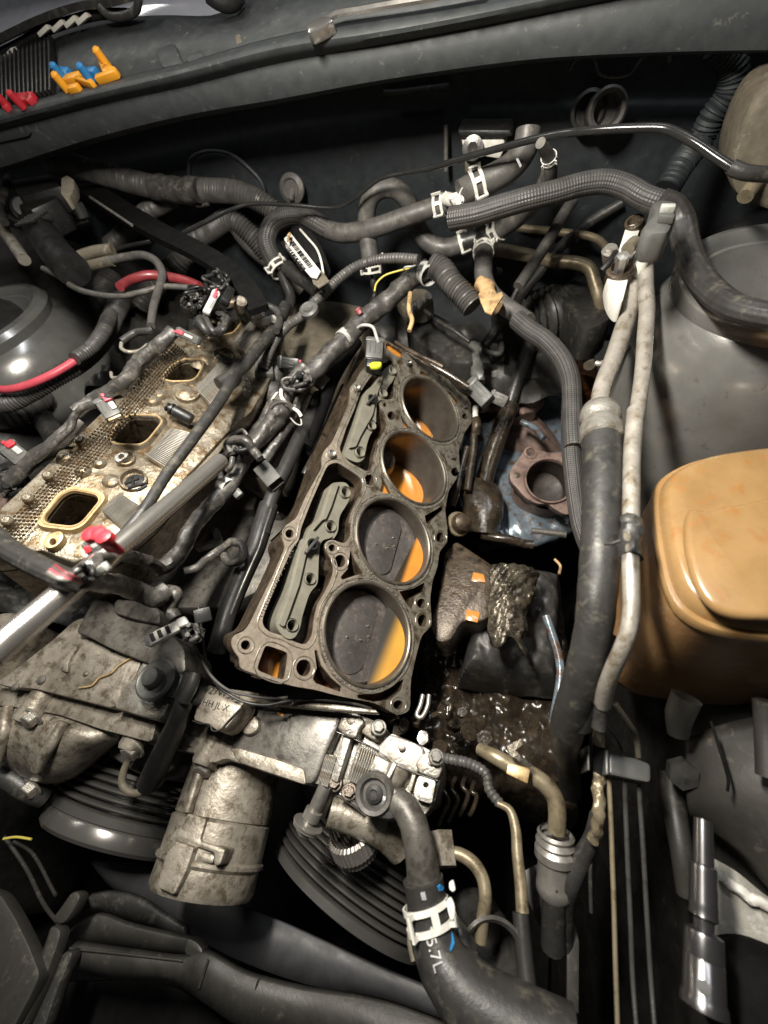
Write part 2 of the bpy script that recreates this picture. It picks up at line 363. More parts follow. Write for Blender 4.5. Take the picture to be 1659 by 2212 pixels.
def roundloop(lp, r, k=4):
    out = []; n = len(lp)
    for i in range(n):
        a, b, c = lp[i-1], lp[i], lp[(i+1) % n]; da = (a-b); dc = (c-b)
        ra = min(r, da.length*.45); rc = min(r, dc.length*.45); p = b+da.normalized()*ra; q = b+dc.normalized()*rc
        for j in range(k+1): t = j/k; out.append(p*((1-t)**2)+b*(2*t*(1-t))+q*(t*t))
    return out
def box(mb, c, ax, ay, az):
    vs = [c+ax*i+ay*j+az*k for i in (-1, 1) for j in (-1, 1) for k in (-1, 1)]
    mb.add(vs, [[0, 1, 3, 2], [4, 6, 7, 5], [0, 4, 5, 1], [2, 3, 7, 6], [0, 2, 6, 4], [1, 5, 7, 3]])
def bar(name, p1, p2, wd, th, m, parent=None, up=None, bevel=.01, **kw):
    """box from p1 to p2, wd wide, th thick (dm)"""
    ax = (p2-p1)/2; u = up or V((0, 0, 1)); s_ = ax.cross(u)
    s_ = s_.normalized() if s_.length > 1e-6 else V((1, 0, 0)); u2 = s_.cross(ax).normalized()
    mb = MB(); box(mb, (p1+p2)/2, ax, s_*wd/2, u2*th/2); return mb.build(name, m, parent, bevel=bevel, **kw)
def sheet(name, rows, m, parent=None, n=40, thick=.03, label=None, cat=None, kind=None, bump=None, sub=1):
    R = []
    for r in rows:
        L = [0]
        for a, b in zip(r, r[1:]): L.append(L[-1]+(b-a).length)
        sp = spline([(p, 0) for p in r], max(1e-3, L[-1]/(n*3))) if len(r) > 2 else [(r[0].lerp(r[1], i/60), 0) for i in range(61)]
        q = [p for p, _ in sp]; LL = [0]
        for a, b in zip(q, q[1:]): LL.append(LL[-1]+(b-a).length)
        row = []; j = 0
        for i in range(n+1):
            t = LL[-1]*i/n
            while j < len(q)-2 and LL[j+1] < t: j += 1
            d_ = LL[j+1]-LL[j]; row.append(q[j].lerp(q[j+1], min(1, (t-LL[j])/d_ if d_ > 0 else 0)))
        R.append(row)
    if sub > 1:
        cols = [spline([(R[k][i], 0) for k in range(len(R))], 1e9) for i in range(n+1)]
        cols = []
        for i in range(n+1):
            c_ = []
            for k in range(len(R)-1):
                p0 = R[max(0, k-1)][i]; p1 = R[k][i]; p2 = R[k+1][i]; p3 = R[min(len(R)-1, k+2)][i]
                for j in range(sub):
                    t = j/sub; c_.append(.5*((2*p1)+(p2-p0)*t+(2*p0-5*p1+4*p2-p3)*t*t+(3*p1-p0-3*p2+p3)*t**3))
            c_.append(R[-1][i]); cols.append(c_)
        R = [[cols[i][k] for i in range(n+1)] for k in range(len(cols[0]))]
    vs = [p for row in R for p in row]
    if bump: vs = [bump(p) for p in vs]
    fs = [[k*(n+1)+i, k*(n+1)+i+1, (k+1)*(n+1)+i+1, (k+1)*(n+1)+i] for k in range(len(R)-1) for i in range(n)]
    mb = MB(); mb.add(vs, fs); o = mb.build(name, m, parent, label, cat, kind=kind)
    sol = o.modifiers.new('thickness', 'SOLIDIFY'); sol.thickness = thick*S; sol.offset = 0
    return o
HEX = 6
def bolt(fr, x, y, z, r, parent, m='steel', ax=V((0, 0, 1)), h=None, plane='z', flange=True, name='bolt', stem=0, p=None):
    f = PP(plane) if isinstance(plane, str) else plane
    c = p if p is not None else f(fr, x, y, z); R = r*depth(c)/FPX; h = h or R*1.1; mb = MB()
    if flange: lathe(mb, c, ax, [(0, -stem), (R*1.35, -stem), (R*1.45, R*.1), (R*1.3, R*.28), (0, R*.28)], 24)
    lathe(mb, c, ax, [(0, 0), (R, 0), (R, h*.9), (R*.88, h), (0, h)], 6)
    return mb.build(name, m, parent, smooth=False)
def nearest(o, fr, x, y):
    u, v = px(fr, x, y); pa = PATH[o.name]; best = min(range(len(pa)), key=lambda i: (pxl(pa[i][0])[0]-u)**2+(pxl(pa[i][0])[1]-v)**2)
    a = pa[max(0, best-2)][0]; b = pa[min(len(pa)-1, best+2)][0]
    return pa[best][0], pa[best][1], (b-a).normalized()
def clampring(o, fr, x, y, wpx=12, m='clamp', parent=None, tabdir=None, style='spring'):
    """constant-tension hose clamp: two bands, bridges and raised ears"""
    c, r, t = nearest(o, fr, x, y); R = r*1.07; wd = wpx*depth(c)/FPX; a, b, _ = frame_of(t); par = parent or o
    vc = (CAM-c); vc = (vc-t*vc.dot(t)).normalized(); sd = t.cross(vc); mb = MB()
    def band(h0, h1, a0, a1, k=28):
        vs = []; fs = []; th = R*.10
        for i in range(k+1):
            q = a0+(a1-a0)*i/k; d = vc*math.cos(q)+sd*math.sin(q)
            vs += [c+d*R+t*h0, c+d*R+t*h1, c+d*(R+th)+t*h1, c+d*(R+th)+t*h0]
        for i in range(k):
            for j in range(4): l = (j+1) % 4; fs.append([i*4+j, i*4+l, i*4+4+l, i*4+4+j])
        fs += [[0, 1, 2, 3], [k*4+3, k*4+2, k*4+1, k*4]]; mb.add(vs, fs)
    if style == 'solid': band(-wd/2, wd/2, 0, 2*math.pi*.999)
    else:
        band(-wd/2, -wd*.24, 0, 6.28); band(wd*.24, wd/2, 0, 6.28)
        for q in (-.25, 1.0, 2.1, 3.2, -1.4): band(-wd/2, wd/2, q-.16, q+.16, 4)
        for s_ in (-.9, .62):
            d = vc*math.cos(s_)+sd*math.sin(s_); e = d.cross(t)
            for ww in (-.38, .38): box(mb, c+d*(R*1.25)+t*(wd*ww), d*R*.22, t*wd*.10, e*R*.05)
            box(mb, c+d*(R*1.46), d*R*.05, t*wd*.48, e*R*.06)
    return mb.build('hose_clamp', m, par)
def text(name, s, p, xdir, ydir, size, m, parent, lift=.004):
    """flat print laid on a surface"""
    cu = bpy.data.curves.new(name, 'FONT'); cu.body = s; cu.size = 1; cu.align_x = 'CENTER'; cu.align_y = 'CENTER'
    to = bpy.data.objects.new('tmp', cu); COL.objects.link(to); dg = bpy.context.evaluated_depsgraph_get(); me = bpy.data.meshes.new_from_object(to.evaluated_get(dg))
    bpy.data.objects.remove(to)
    xd = xdir.normalized(); zd = xd.cross(ydir).normalized(); yd = zd.cross(xd)
    for v in me.vertices: c = v.co.copy(); v.co = (xd*c.x*size+yd*c.y*size+zd*lift)*S
    me.materials.clear(); me.materials.append(MT[m]); me.name = name
    o = bpy.data.objects.new(name, me); COL.objects.link(o); o.parent = parent; o.location = p*S-wloc(parent); return o
def connector(label, fr, a, b, wpx, parent=None, body='greyconn', lock=None, open_end=False, th=.7, group=None, name='wire_connector', face=None, wires=True, tabside=0):
    """plug from a to b ((x,y,z) each); wpx wide"""
    p1 = Pz(fr, *a); p2 = Pz(fr, *b); wd = wpx*depth(p1)/FPX; u = (CAM-p1).normalized()
    ax = (p2-p1).normalized(); u = (u-ax*u.dot(ax)).normalized(); s_ = ax.cross(u); L = (p2-p1).length
    t = parent if parent is not None else thing(name, label, 'connector', p1, group or 'unplugged wire connectors')
    holder = t
    def bx(nm, c, l, w_, h_, m, bv=.012):
        mb = MB(); box(mb, c, ax*l/2, s_*w_/2, u*h_/2); return mb.build(nm, m, holder, bevel=bv)
    nm = 'connector_body' if parent is not None else 'body'
    mid = (p1+p2)/2
    if open_end:
        mb = MB(); W = wd/2; H = wd*th/2
        for (q, e1, e2) in ((u*H, s_*W, u*H*.12), (u*-H, s_*W, u*H*.12), (s_*W, s_*H*.12, u*H), (s_*-W, s_*H*.12, u*H)):
            box(mb, mid+q, ax*L/2, e1, e2)
        box(mb, mid-ax*L*.1, ax*L*.38, s_*W*.9, u*H*.9)
        mb.build(nm, body, holder, bevel=.008)
    else:
        bx(nm, mid, L, wd, wd*th, body, .02)
        bx('collar', p1+ax*L*.16, L*.16, wd*1.12, wd*th*1.12, body)
    for k in (-.28, 0, .28): bx('rib', mid+s_*wd*k+u*wd*th*.5, L*.55, wd*.07, wd*.08, body, .004)
    if lock: bx('lock_tab', p1+ax*L*.25+u*wd*th*.60+s_*wd*tabside, L*.26, wd*.50, wd*.24, lock); bx('lock_hook', p1+ax*L*.10+u*wd*th*.72+s_*wd*(tabside+.15), L*.14, wd*.22, wd*.2, lock); bx('lock_catch', p1+ax*L*.62+u*wd*th*.56+s_*wd*tabside, L*.36, wd*.34, wd*.16, 'lightconn')
    if face: bx('terminal_face', p2+ax*.01, .03, wd*.82, wd*th*.75, face, .02); [bx('terminal', p2+ax*.03+s_*wd*k, .01, wd*.16, wd*th*.3, 'black', .004) for k in (-.2, .2)]
    return t

import numpy as np
def sdf_poly(X, Y, lp):
    """signed distance (positive inside) of grid points to the closed polygon lp [(u, v)]"""
    d2 = np.full(X.shape, 1e9); ins = np.zeros(X.shape, bool); n = len(lp)
    for i in range(n):
        ax, ay = lp[i-1]; bx, by = lp[i]; ex, ey = bx-ax, by-ay; l = ex*ex+ey*ey
        if l < 1e-12: continue
        t = np.clip(((X-ax)*ex+(Y-ay)*ey)/l, 0, 1); d2 = np.minimum(d2, (X-ax-t*ex)**2+(Y-ay-t*ey)**2)
        if ay != by: ins ^= ((ay > Y) != (by > Y)) & (X < ex*(Y-ay)/ey+ax)
    return np.where(ins, 1, -1)*np.sqrt(d2)
def contour_plate(name, outer, holes, O, U, Vv, h, th, m, parent, step=.014, rounds=(), clip=None, off=None, grow=0, round_edge=.008):
    """plate with holes in plane (O; U, Vv), cut from a distance field so that holes may touch; sides extruded by th"""
    N_ = U.cross(Vv).normalized(); off = off or N_*-th
    def uv(lp): return [((p-O).dot(U), (p-O).dot(Vv)) for p in lp]
    ou = uv(outer); us = [a for a, b in ou]; vs_ = [b for a, b in ou]
    x = np.arange(min(us)-3*step, max(us)+3*step, step); y = np.arange(min(vs_)-3*step, max(vs_)+3*step, step)
    X, Y = np.meshgrid(x, y, indexing='ij'); F = sdf_poly(X, Y, ou)+grow
    for hl in holes: F = np.minimum(F, -sdf_poly(X, Y, uv(hl)))
    for (c, r) in rounds:
        cu, cv = uv([c])[0]; F = np.minimum(F, np.sqrt((X-cu)**2+(Y-cv)**2)-r)
    if clip: F = np.minimum(F, clip(X, Y))
    F[np.abs(F) < 1e-5] = 1e-5
    V_ = []; ix = {}; faces = []; bed = []
    def vert(k, u, v):
        if k not in ix: ix[k] = len(V_); V_.append((u, v))
        return ix[k]
    nx, ny = F.shape; pos = F > 0
    act = pos[:-1, :-1] | pos[1:, :-1] | pos[1:, 1:] | pos[:-1, 1:]
    for i, j in zip(*np.nonzero(act)):
        cs = ((i, j), (i+1, j), (i+1, j+1), (i, j+1)); poly = []; cr = []
        for a in range(4):
            (i0, j0), (i1, j1) = cs[a], cs[(a+1) % 4]; f0, f1 = F[i0, j0], F[i1, j1]
            if f0 > 0: poly.append(vert((i0, j0), x[i0], y[j0]))
            if (f0 > 0) != (f1 > 0):
                t = f0/(f0-f1); k = (min(i0, i1), min(j0, j1), 'h' if j0 == j1 else 'v'); q = vert(k, x[i0]+(x[i1]-x[i0])*t, y[j0]+(y[j1]-y[j0])*t); poly.append(q); cr.append(q)
        if len(poly) > 2: faces.append(poly)
        if len(cr) == 2:
            a, b = poly.index(cr[0]), poly.index(cr[1]); bed.append((cr[0], cr[1]) if (a+1) % len(poly) == b else (cr[1], cr[0]))
    n = len(V_); T_ = [O+U*u+Vv*v+N_*h for u, v in V_]; on = set(k for e in bed for k in e)
    mb = MB(); low = {k: n+i for i, k in enumerate(sorted(on))}
    mb.v = T_+[T_[k]+off for k in sorted(on)]
    mb.f = faces+[[b, a, low[a], low[b]] for a, b in bed]
    return mb.build(name, m, parent)

def shore_mix(m, a, b, shallow, deep):
    """the murky fluid is thin and dark at its shore and dense further out"""
    nt = m.node_tree; N = nt.nodes; L = nt.links; bs = N['Principled BSDF']; old = bs.inputs['Base Color'].links[0].from_socket
    tc = N.new('ShaderNodeTexCoord'); d = N.new('ShaderNodeVectorMath'); d.operation = 'DOT_PRODUCT'; L.new(tc.outputs['Object'], d.inputs[0]); d.inputs[1].default_value = (DM.x, -.12, DM.z)
    r = N.new('ShaderNodeMapRange'); r.interpolation_type = 'SMOOTHSTEP'; L.new(d.outputs['Value'], r.inputs[0]); r.inputs[1].default_value = a; r.inputs[2].default_value = b
    x = N.new('ShaderNodeMix'); x.data_type = 'RGBA'; L.new(r.outputs[0], x.inputs['Factor']); x.inputs['A'].default_value = (*shallow, 1); L.new(old, x.inputs['B']); L.new(x.outputs['Result'], bs.inputs['Base Color'])
MT['coolanty'] = mat('murky_yellow_coolant', (.44, .23, .025), (.36, .18, .02), .38, scale=20, rvar=.04, spec=.2)
shore_mix(MT['coolanty'], -.0130, .0015, (.018, .016, .012), None)
MT['coolantb'] = mat('murky_orange_fluid', (.50, .20, .03), (.40, .155, .025), .30, scale=20, rvar=.04)
shore_mix(MT['coolantb'], -.0105, -.004, (.025, .018, .010), None)
def fbm(p, f, o=5): return mnoise.fractal(p*f, .9, 2.1, o)
T = tube
def W(x, y, z): return V((x, y, z))
def struct(o): o['kind'] = 'structure'; return o
# ================================================================ floor, body shell
mb = MB(); box(mb, W(0, 2, -8.6), W(30, 0, 0), W(0, 30, 0), W(0, 0, .1)); struct(mb.build('garage_floor', 'concrete'))
FWY = 6.9
struct(sheet('firewall', [[Py('D', x, y, FWY+dy) for x, y in row] for row, dy in (
    ([(-260, 330), (200, 220), (700, 110), (1200, 40), (1750, 0)], 0), ([(-260, 420), (200, 330), (700, 235), (1200, 200), (1750, 190)], 0),
    ([(-260, 470), (200, 380), (700, 290), (1200, 255), (1750, 250)], -.1), ([(-260, 520), (200, 450), (700, 400), (1200, 400), (1750, 400)], -.12),
    ([(-260, 640), (200, 600), (700, 580), (1200, 580), (1750, 600)], -.02), ([(-260, 900), (200, 800), (700, 760), (1200, 740), (1750, 720)], -.4))],
    'firewall', n=60, sub=5))
# black sheet added below the engine so the gaps read as shade
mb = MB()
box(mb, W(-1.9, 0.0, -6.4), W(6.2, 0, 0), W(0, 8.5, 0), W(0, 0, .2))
struct(mb.build('gap_shade_sheet', 'void'))
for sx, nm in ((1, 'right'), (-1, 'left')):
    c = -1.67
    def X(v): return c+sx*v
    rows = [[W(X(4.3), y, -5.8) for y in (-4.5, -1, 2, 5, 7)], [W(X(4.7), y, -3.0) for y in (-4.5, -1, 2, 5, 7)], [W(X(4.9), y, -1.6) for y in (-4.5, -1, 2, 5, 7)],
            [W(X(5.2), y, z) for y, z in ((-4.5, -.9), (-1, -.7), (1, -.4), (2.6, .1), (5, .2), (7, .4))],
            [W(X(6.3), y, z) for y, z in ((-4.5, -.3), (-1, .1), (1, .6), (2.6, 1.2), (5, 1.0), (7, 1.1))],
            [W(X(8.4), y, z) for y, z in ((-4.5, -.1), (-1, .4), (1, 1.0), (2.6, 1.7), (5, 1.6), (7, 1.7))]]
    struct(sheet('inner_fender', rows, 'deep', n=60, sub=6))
# ---------------- strut towers
def tower(label, ctr, R, zt, extra):
    t = thing('strut_tower', label, 'strut tower', W(ctr.x, ctr.y, zt-3))
    o = W(ctr.x, ctr.y, zt)
    turned('tower_wall', o, V((0, 0, 1)), [(R*1.75, -3.8), (R*1.68, -2.5), (R*1.58, -1.4), (R*1.44, -.7), (R*1.32, -.38), (R*1.2, -.25), (R*1.22, -.10), (R*1.16, -.02), (R*1.06, 0), (R*1.0, -.05), (R*.97, -.12), (R*.93, -.13), (R*.91, -.17), (R*.70, -.40), (R*.5, -.55), (R*.46, -.75), (0, -.8)], 'bodymetal', t, 72)
    turned('strut_mount', o-W(0, 0, .9), V((0, 0, 1)), [(R*.40, .1), (R*.40, .22), (R*.3, .3), (R*.12, .32), (R*.1, .42), (0, .43)], 'rubdark', t, 40)
    for k in range(3):
        q = k*2.09+.6; bolt('D', 0, 0, 0, 12, t, 'steel', p=o+W(math.cos(q)*R*.70, math.sin(q)*R*.70, -.36))
    return t
cR = Pz('D', 1715, 585, 1.7)
tr = tower('round strut tower at the right edge with the ribbed seal passing in front', cR, .80, 1.75, 0)
cL = W(-6.95, 3.9, 1.7)
tl = tower('round dark strut tower at the left edge of the engine bay', Pz('D', -70, 700, 1.3), 1.12, 1.35, 0)
# reinforcing ribs on right tower flank and pipes beside it
T('fender_conduit', 'R5', [(1380, 640, .9), (1300, 720, .9), (1230, 830, .8), (1160, 980, .7), (1060, 1210, .4), (990, 1475, .1)], 20, 'rubber', 'grey hose bending down beside the right strut tower', 'hose')
T('fender_tube', 'R5', [(1180, 480, .9), (1120, 560, .9), (1070, 700, .8), (1010, 900, .7), (960, 1100, .4)], 13, 'rubber', 'thinner grey tube between the bare pipe and right strut tower', 'hose')
T('fender_seam', 'R5', [(1180, 1060, .55), (1300, 950, .7), (1450, 860, .8), (1700, 790, .9)], 3, 'steeldark', 'thin pressed seam below the right strut tower', 'seam')
# stud at the right edge (R5 1640,930)
st = thing('fender_bolt', 'steel stud bolt standing on the wheelhouse at the right edge', 'bolt', Pz('R5', 1650, 1080, 1.1))
turned('stud', Pz('R5', 1652, 1100, 1.1), V((0, 0, 1)), [(.09, 0), (.09, .06), (.055, .07), (.055, .3), (.07, .31), (.07, .36), (0, .37)], 'steel', st, 20)
# ================================================================ cowl
cw = thing('cowl', 'wide weathered grey plastic cowl panel across the top under the windscreen', 'cowl panel', Py('D', 830, 200, 5.4))
r0 = [('R1', -500, 880), ('R1', 0, 745), ('R1', 400, 615), ('R1', 800, 512), ('R1', 1200, 440), ('R2', 0, 352), ('R2', 600, 268), ('R2', 900, 243), ('R2', 1300, 226), ('R2', 2000, 215)]
r1 = [('R1', -500, 850), ('R1', 0, 718), ('R1', 400, 590), ('R1', 800, 490), ('R1', 1200, 420), ('R2', 0, 335), ('R2', 600, 250), ('R2', 900, 228), ('R2', 1300, 212), ('R2', 2000, 200)]
r2 = [('R1', -500, 690), ('R1', 0, 560), ('R1', 400, 455), ('R1', 800, 370), ('R1', 1200, 270), ('R2', 0, 185), ('R2', 400, 110), ('R2', 800, 30), ('R2', 1300, -70), ('R2', 2000, -190)]
r3 = [('R1', -500, 650), ('R1', 0, 530), ('R1', 400, 420), ('R1', 800, 325), ('R1', 1200, 222), ('R2', 0, 150), ('R2', 400, 75), ('R2', 800, -10), ('R2', 1300, -110), ('R2', 2000, -230)]
r4 = [('R1', -500, 610), ('R1', 0, 495), ('R1', 400, 392), ('R1', 800, 298), ('R1', 1200, 190), ('R2', 0, 105), ('R2', 400, 35), ('R2', 800, -40), ('R2', 1300, -150), ('R2', 2000, -280)]
r5 = [('R1', -500, 590), ('R1', 0, 470), ('R1', 400, 370), ('R1', 800, 275), ('R1', 1200, 165), ('R2', 0, 80), ('R2', 400, 10), ('R2', 800, -70), ('R2', 1300, -190), ('R2', 2000, -320)]
r6 = [('R1', -500, 350), ('R1', -60, 250), ('R1', 150, 190), ('R1', 300, 130), ('R1', 500, 84), ('R1', 700, 72), ('R1', 960, 62), ('R1', 1040, -20), ('R2', 0, -150), ('R2', 900, -330)]
cowlY = {}
def row(r, Y): return [Py(f, x, y, Y) for f, x, y in r]
sheet('lip', [row(r0, 5.75), row(r1, 5.42), row(r2, 5.30)], 'cowl', cw, n=80, thick=.04)
sheet('rim', [row(r2, 5.30), row(r3, 5.16), row(r4, 5.20), row(r5, 5.42)], 'cowl', cw, n=80, thick=.03, sub=3)
sheet('tray', [row(r5, 5.42), row(r6, 6.5)], 'cowl', cw, n=60, thick=.03)
def tray(fr, x, y, lift=0.0):                  # a point on the tray
    a = Py('R1', 0, 470, 5.42); b = Py('R1', 800, 275, 5.42); c = Py('R1', 300, 130, 6.5); n = (b-a).cross(c-a).normalized()
    if n.z < 0: n = -n
    return Pn(fr, x, y, a+n*lift, n)
a0 = Py('R1', 0, 470, 5.42); b0 = Py('R1', 800, 275, 5.42); c0 = Py('R1', 300, 130, 6.5); TN = (b0-a0).cross(c0-a0).normalized(); TN = TN if TN.z > 0 else -TN
# louvres at the left: separate slats
for i in range(15):
    x0 = -30+i*18.5
    bar('louvre_slat', tray('R1', x0+2, 462-x0*.24, .05), tray('R1', x0-4, 262-x0*.42, .05), .035, .12, 'black', cw, up=TN, bevel=.006)
mb = MB(); vs = [tray('R1', -60, 480, .012), tray('R1', 262, 412, .012), tray('R1', 236, 170, .012), tray('R1', -60, 275, .012)]
mb.add(vs+[v-TN*.02 for v in vs], [[0, 1, 2, 3], [7, 6, 5, 4], [0, 4, 5, 1], [1, 5, 6, 2], [2, 6, 7, 3], [3, 7, 4, 0]]); mb.build('louvre_recess', 'void', cw)
# raised square pocket and tan smear at the middle
slab('pocket', 'R1', [(665, 215), (750, 180), (790, 270), (700, 292)], .0, 0, 'cowl', cw, plane=lambda f, x, y, z: tray(f, x, y, .05), d=-TN*.08, bevel=.02, rnd=.06)
slab('pocket', 'R1', [(800, 240), (870, 215), (884, 240), (812, 268)], .0, 0, 'cowl', cw, plane=lambda f, x, y, z: tray(f, x, y, .05), d=-TN*.07, bevel=.02, rnd=.03)
slab('lip_tab', 'R1', [(-40, 545), (100, 520), (135, 575), (120, 590), (-40, 625)], 5.28, .04, 'cowl', cw, plane='y', bevel=.02, rnd=.05)
slab('bird_mess', 'R1', [(1015, 150), (1035, 145), (1045, 180), (1066, 200), (1050, 222), (1015, 220), (1022, 190)], .0, 0, 'dirtytan', cw, plane=lambda f, x, y, z: tray(f, x, y, .02), d=-TN*.015, bevel=.004, rnd=.03)
# coloured clips lying on the tray
def clip(label, segs, m, g=None, w_=.1):
    t = thing('plastic_clip', label, 'clip', tray('R1', *segs[0][:2]), g)
    for (x1, y1, x2, y2, wp) in segs:
        p1 = tray('R1', x1, y1, .10); p2 = tray('R1', x2, y2, .10); bar('clip_arm', p1, p2, wp*.42*depth(p1)/FPX, .09, m, t, up=TN, bevel=.015)
    p = tray('R1', segs[0][0], segs[0][1], .18); turned('stem', p, TN, [(.05, -.1), (.05, .09), (.03, .11), (0, .11)], m, t, 14)
    return t
clip('yellow injector clip upright end with a raised tube on the cowl tray', [(440, 250, 470, 320, 42), (420, 345, 510, 315, 30), (455, 300, 500, 318, 40)], 'yellow')
clip('yellow injector clip lying flat beside a blue cap on the cowl tray', [(262, 355, 355, 330, 40), (300, 390, 345, 380, 32), (335, 345, 405, 365, 26)], 'yellow')
clip('bright blue cap left of the flat yellow clip on the cowl tray', [(255, 315, 300, 320, 48), (262, 345, 300, 335, 26)], 'blue')
clip('small dark blue plug between the two yellow clips', [(370, 318, 420, 312, 36)], 'blue')
clip('larger red cap lying at the foot of the cowl louvres', [(70, 432, 145, 425, 50), (120, 420, 140, 440, 40)], 'red')
clip('small red clip at the left edge below the louvres', [(5, 430, 35, 470, 34)], 'red')
# wrench lying in the tray, top centre
wr = thing('wrench', 'long chrome wrench lying on the cowl tray at top centre', 'wrench', tray('R1', 1400, 90))
pa = [tray('R1', 1420, 82, .14), tray('R1', 1460, 58, .16), tray('R1', 1560, 40, .16), tray('R2', 0, 22, .16), tray('R2', 200, -12, .16), tray('R2', 420, -60, .16)]
mb = MB(); sweep(mb, spline([(p, .055) for p in pa], .05), section=[(-1, -.5), (1, -.5), (1.3, 0), (1, .5), (-1, .5), (-1.3, 0)]); mb.build('shank', 'chrome', wr)
lp = [tray('R1', x, y, .20) for x, y in ((1318, 100), (1385, 68), (1425, 66), (1440, 85), (1405, 108), (1345, 138), (1328, 138))]
prism('jaw', lp, -TN*.12, 'chrome', wr, bevel=.02)
# windscreen and what lies against it
ws = sheet('windscreen', [[Py('R1', x, y, 6.75) for x, y in ((-300, 420), (200, 215), (600, 110), (1000, 90), (1500, 20), (2600, -100))],
                          [Py('R1', x, y, 9.5) for x, y in ((-300, -60), (200, -130), (600, -160), (1000, -190), (1500, -220), (2600, -260))]], 'glass', n=40, thick=.05)
tag(ws, 'windscreen glass with its pale reflection coloured in, at the top left corner', 'windscreen')
T('wiper', 'R1', [(-60, 200, 6.3), (60, 140, 6.3), (200, 75, 6.3), (350, 25, 6.3), (480, 10, 6.3), (600, -20, 6.3)], 17, 'rubdark', 'thick black wiper arm lying across the windscreen base', 'wiper', plane='y', style='flat')
T('windscreen_seal', 'R1', [(-60, 262, 6.36), (60, 205, 6.36), (200, 130, 6.36), (330, 85, 6.36), (430, 62, 6.36), (560, 60, 6.36)], 9, 'black', 'black rubber seal along the bottom edge of the windscreen', 'seal', plane='y')
T('washer_hose', 'R1', [(430, 30, 6.2), (470, 66, 6.2), (540, 68, 6.2), (590, 40, 6.2), (600, -10, 6.2)], 8, 'rubdark', 'thin washer hose looping over the windscreen edge', 'hose', plane='y')
T('wiper_pivot', 'R1', [(900, -20, 6.2), (940, 8, 6.2), (985, 20, 6.2), (1020, 5, 6.2), (1035, -20, 6.2)], 14, 'black', 'black wiper pivot cap at the top behind the cowl', 'wiper pivot', plane='y')
for i, (x, y) in enumerate(((175, 150), (235, 130), (290, 112), (340, 100), (30, 245))):
    p = Py('R1', x, y, 6.25); o = bar('clip', p, p+W(.22, 0, .05), .10, .05, 'clamp', None, bevel=.01)
    tag(o, ['pale clip lowest but one on the windscreen seal, widest of the row', 'pale clip second along the windscreen seal', 'pale clip third along the windscreen seal', 'pale clip last and rightmost along the windscreen seal', 'white clip at the lower left end of the windscreen seal'][i], 'clip', 'pale clips along the windscreen seal')
# firewall fittings
T('firewall_grommet', 'R1', [(815, 760, 6.6), (825, 690, 6.6), (900, 655, 6.6), (1000, 670, 6.6), (1080, 730, 6.6), (1130, 790, 6.6), (1150, 860, 6.6)], 4, 'cowl', 'thin curved edge of a round cover on the firewall', 'cover', plane='y')
o = slab('firewall_cover', 'R1', [(820, 765), (830, 695), (900, 660), (1000, 675), (1075, 730), (1125, 790), (1145, 860), (1000, 900), (850, 860)], 6.64, .06, 'firewall', plane='y', rnd=.2, bevel=.02)
tag(o, 'round dark cover plate on the firewall behind the corrugated conduit', 'cover')
t = thing('firewall_stud', 'round stud with washer on the dark firewall above the braided loop', 'stud', Py('R1', 1265, 815, 6.7))
p = Py('R1', 1265, 815, 6.6); turned('washer', p, V((0, -1, .3)), [(.22, 0), (.22, .05), (.15, .09), (.12, .05), (0, .05)], 'rubber', t, 28); turned('stud', p, V((.1, -1, -.35)), [(.045, 0), (.045, .22), (0, .24)], 'steel', t, 12)
t = thing('firewall_outlet', 'round hose outlet stub high on the dark firewall at right', 'outlet', Py('R2', 950, 470, 6.7))
p = Py('R2', 965, 475, 6.3); turned('ring', p, V((.1, -1, .3)), [(.23, -.3), (.23, .02), (.20, .05), (.16, .02), (.15, -.2), (0, -.2)], 'rubber', t, 36)
p = Py('R2', 885, 480, 6.5); turned('back_ring', p, V((.1, -1, .3)), [(.22, -.1), (.22, .02), (.18, .04), (.16, -.05), (0, -.05)], 'rubdark', t, 36)
T('firewall_bracket', 'R2', [(800, 305, 6.0), (825, 262, 6.0), (905, 250, 6.0), (935, 320, 6.0), (1060, 318, 6.0), (1120, 245, 6.0), (1230, 238, 6.0), (1232, 270, 6.0)], 3.2, 'rubber', 'bent thin bracket hanging under the cowl at upper right', 'bracket', plane='y')
T('cowl_drain_hose', 'R2', [(1440, 190, 5.9), (1510, 300, 5.9), (1490, 400, 5.9), (1420, 500, 5.9), (1370, 600, 5.9), (1280, 720, 5.6), (1220, 820, 5.4)], 26, 'firewall', 'dark corrugated drain hose curving down at upper right', 'hose', plane='y', style='corr')
T('seal_lip', 'R2', [(0, 400, 6.78), (60, 398, 6.78), (160, 385, 6.78), (280, 370, 6.78)], 5, 'cowl', 'short raised seam on the dark firewall under the cowl', 'seam', plane='y')
# big tan casing at far right
o = slab('tan_casing', 'R2', [(1530, 590), (1640, 380), (1900, 300), (1900, 1000), (1520, 860), (1490, 760)], 4.9, .8, 'dirtytan', plane='y', rnd=.25, bevel=.08)
tag(o, 'tan dusty casing at the right edge above the strut tower', 'casing')
T('tan_casing_pipe', 'R2', [(1680, 760, 1.95), (1600, 800, 1.95), (1560, 850, 1.9)], 16, 'pipey', 'short pale pipe stub below the tan casing', 'pipe')
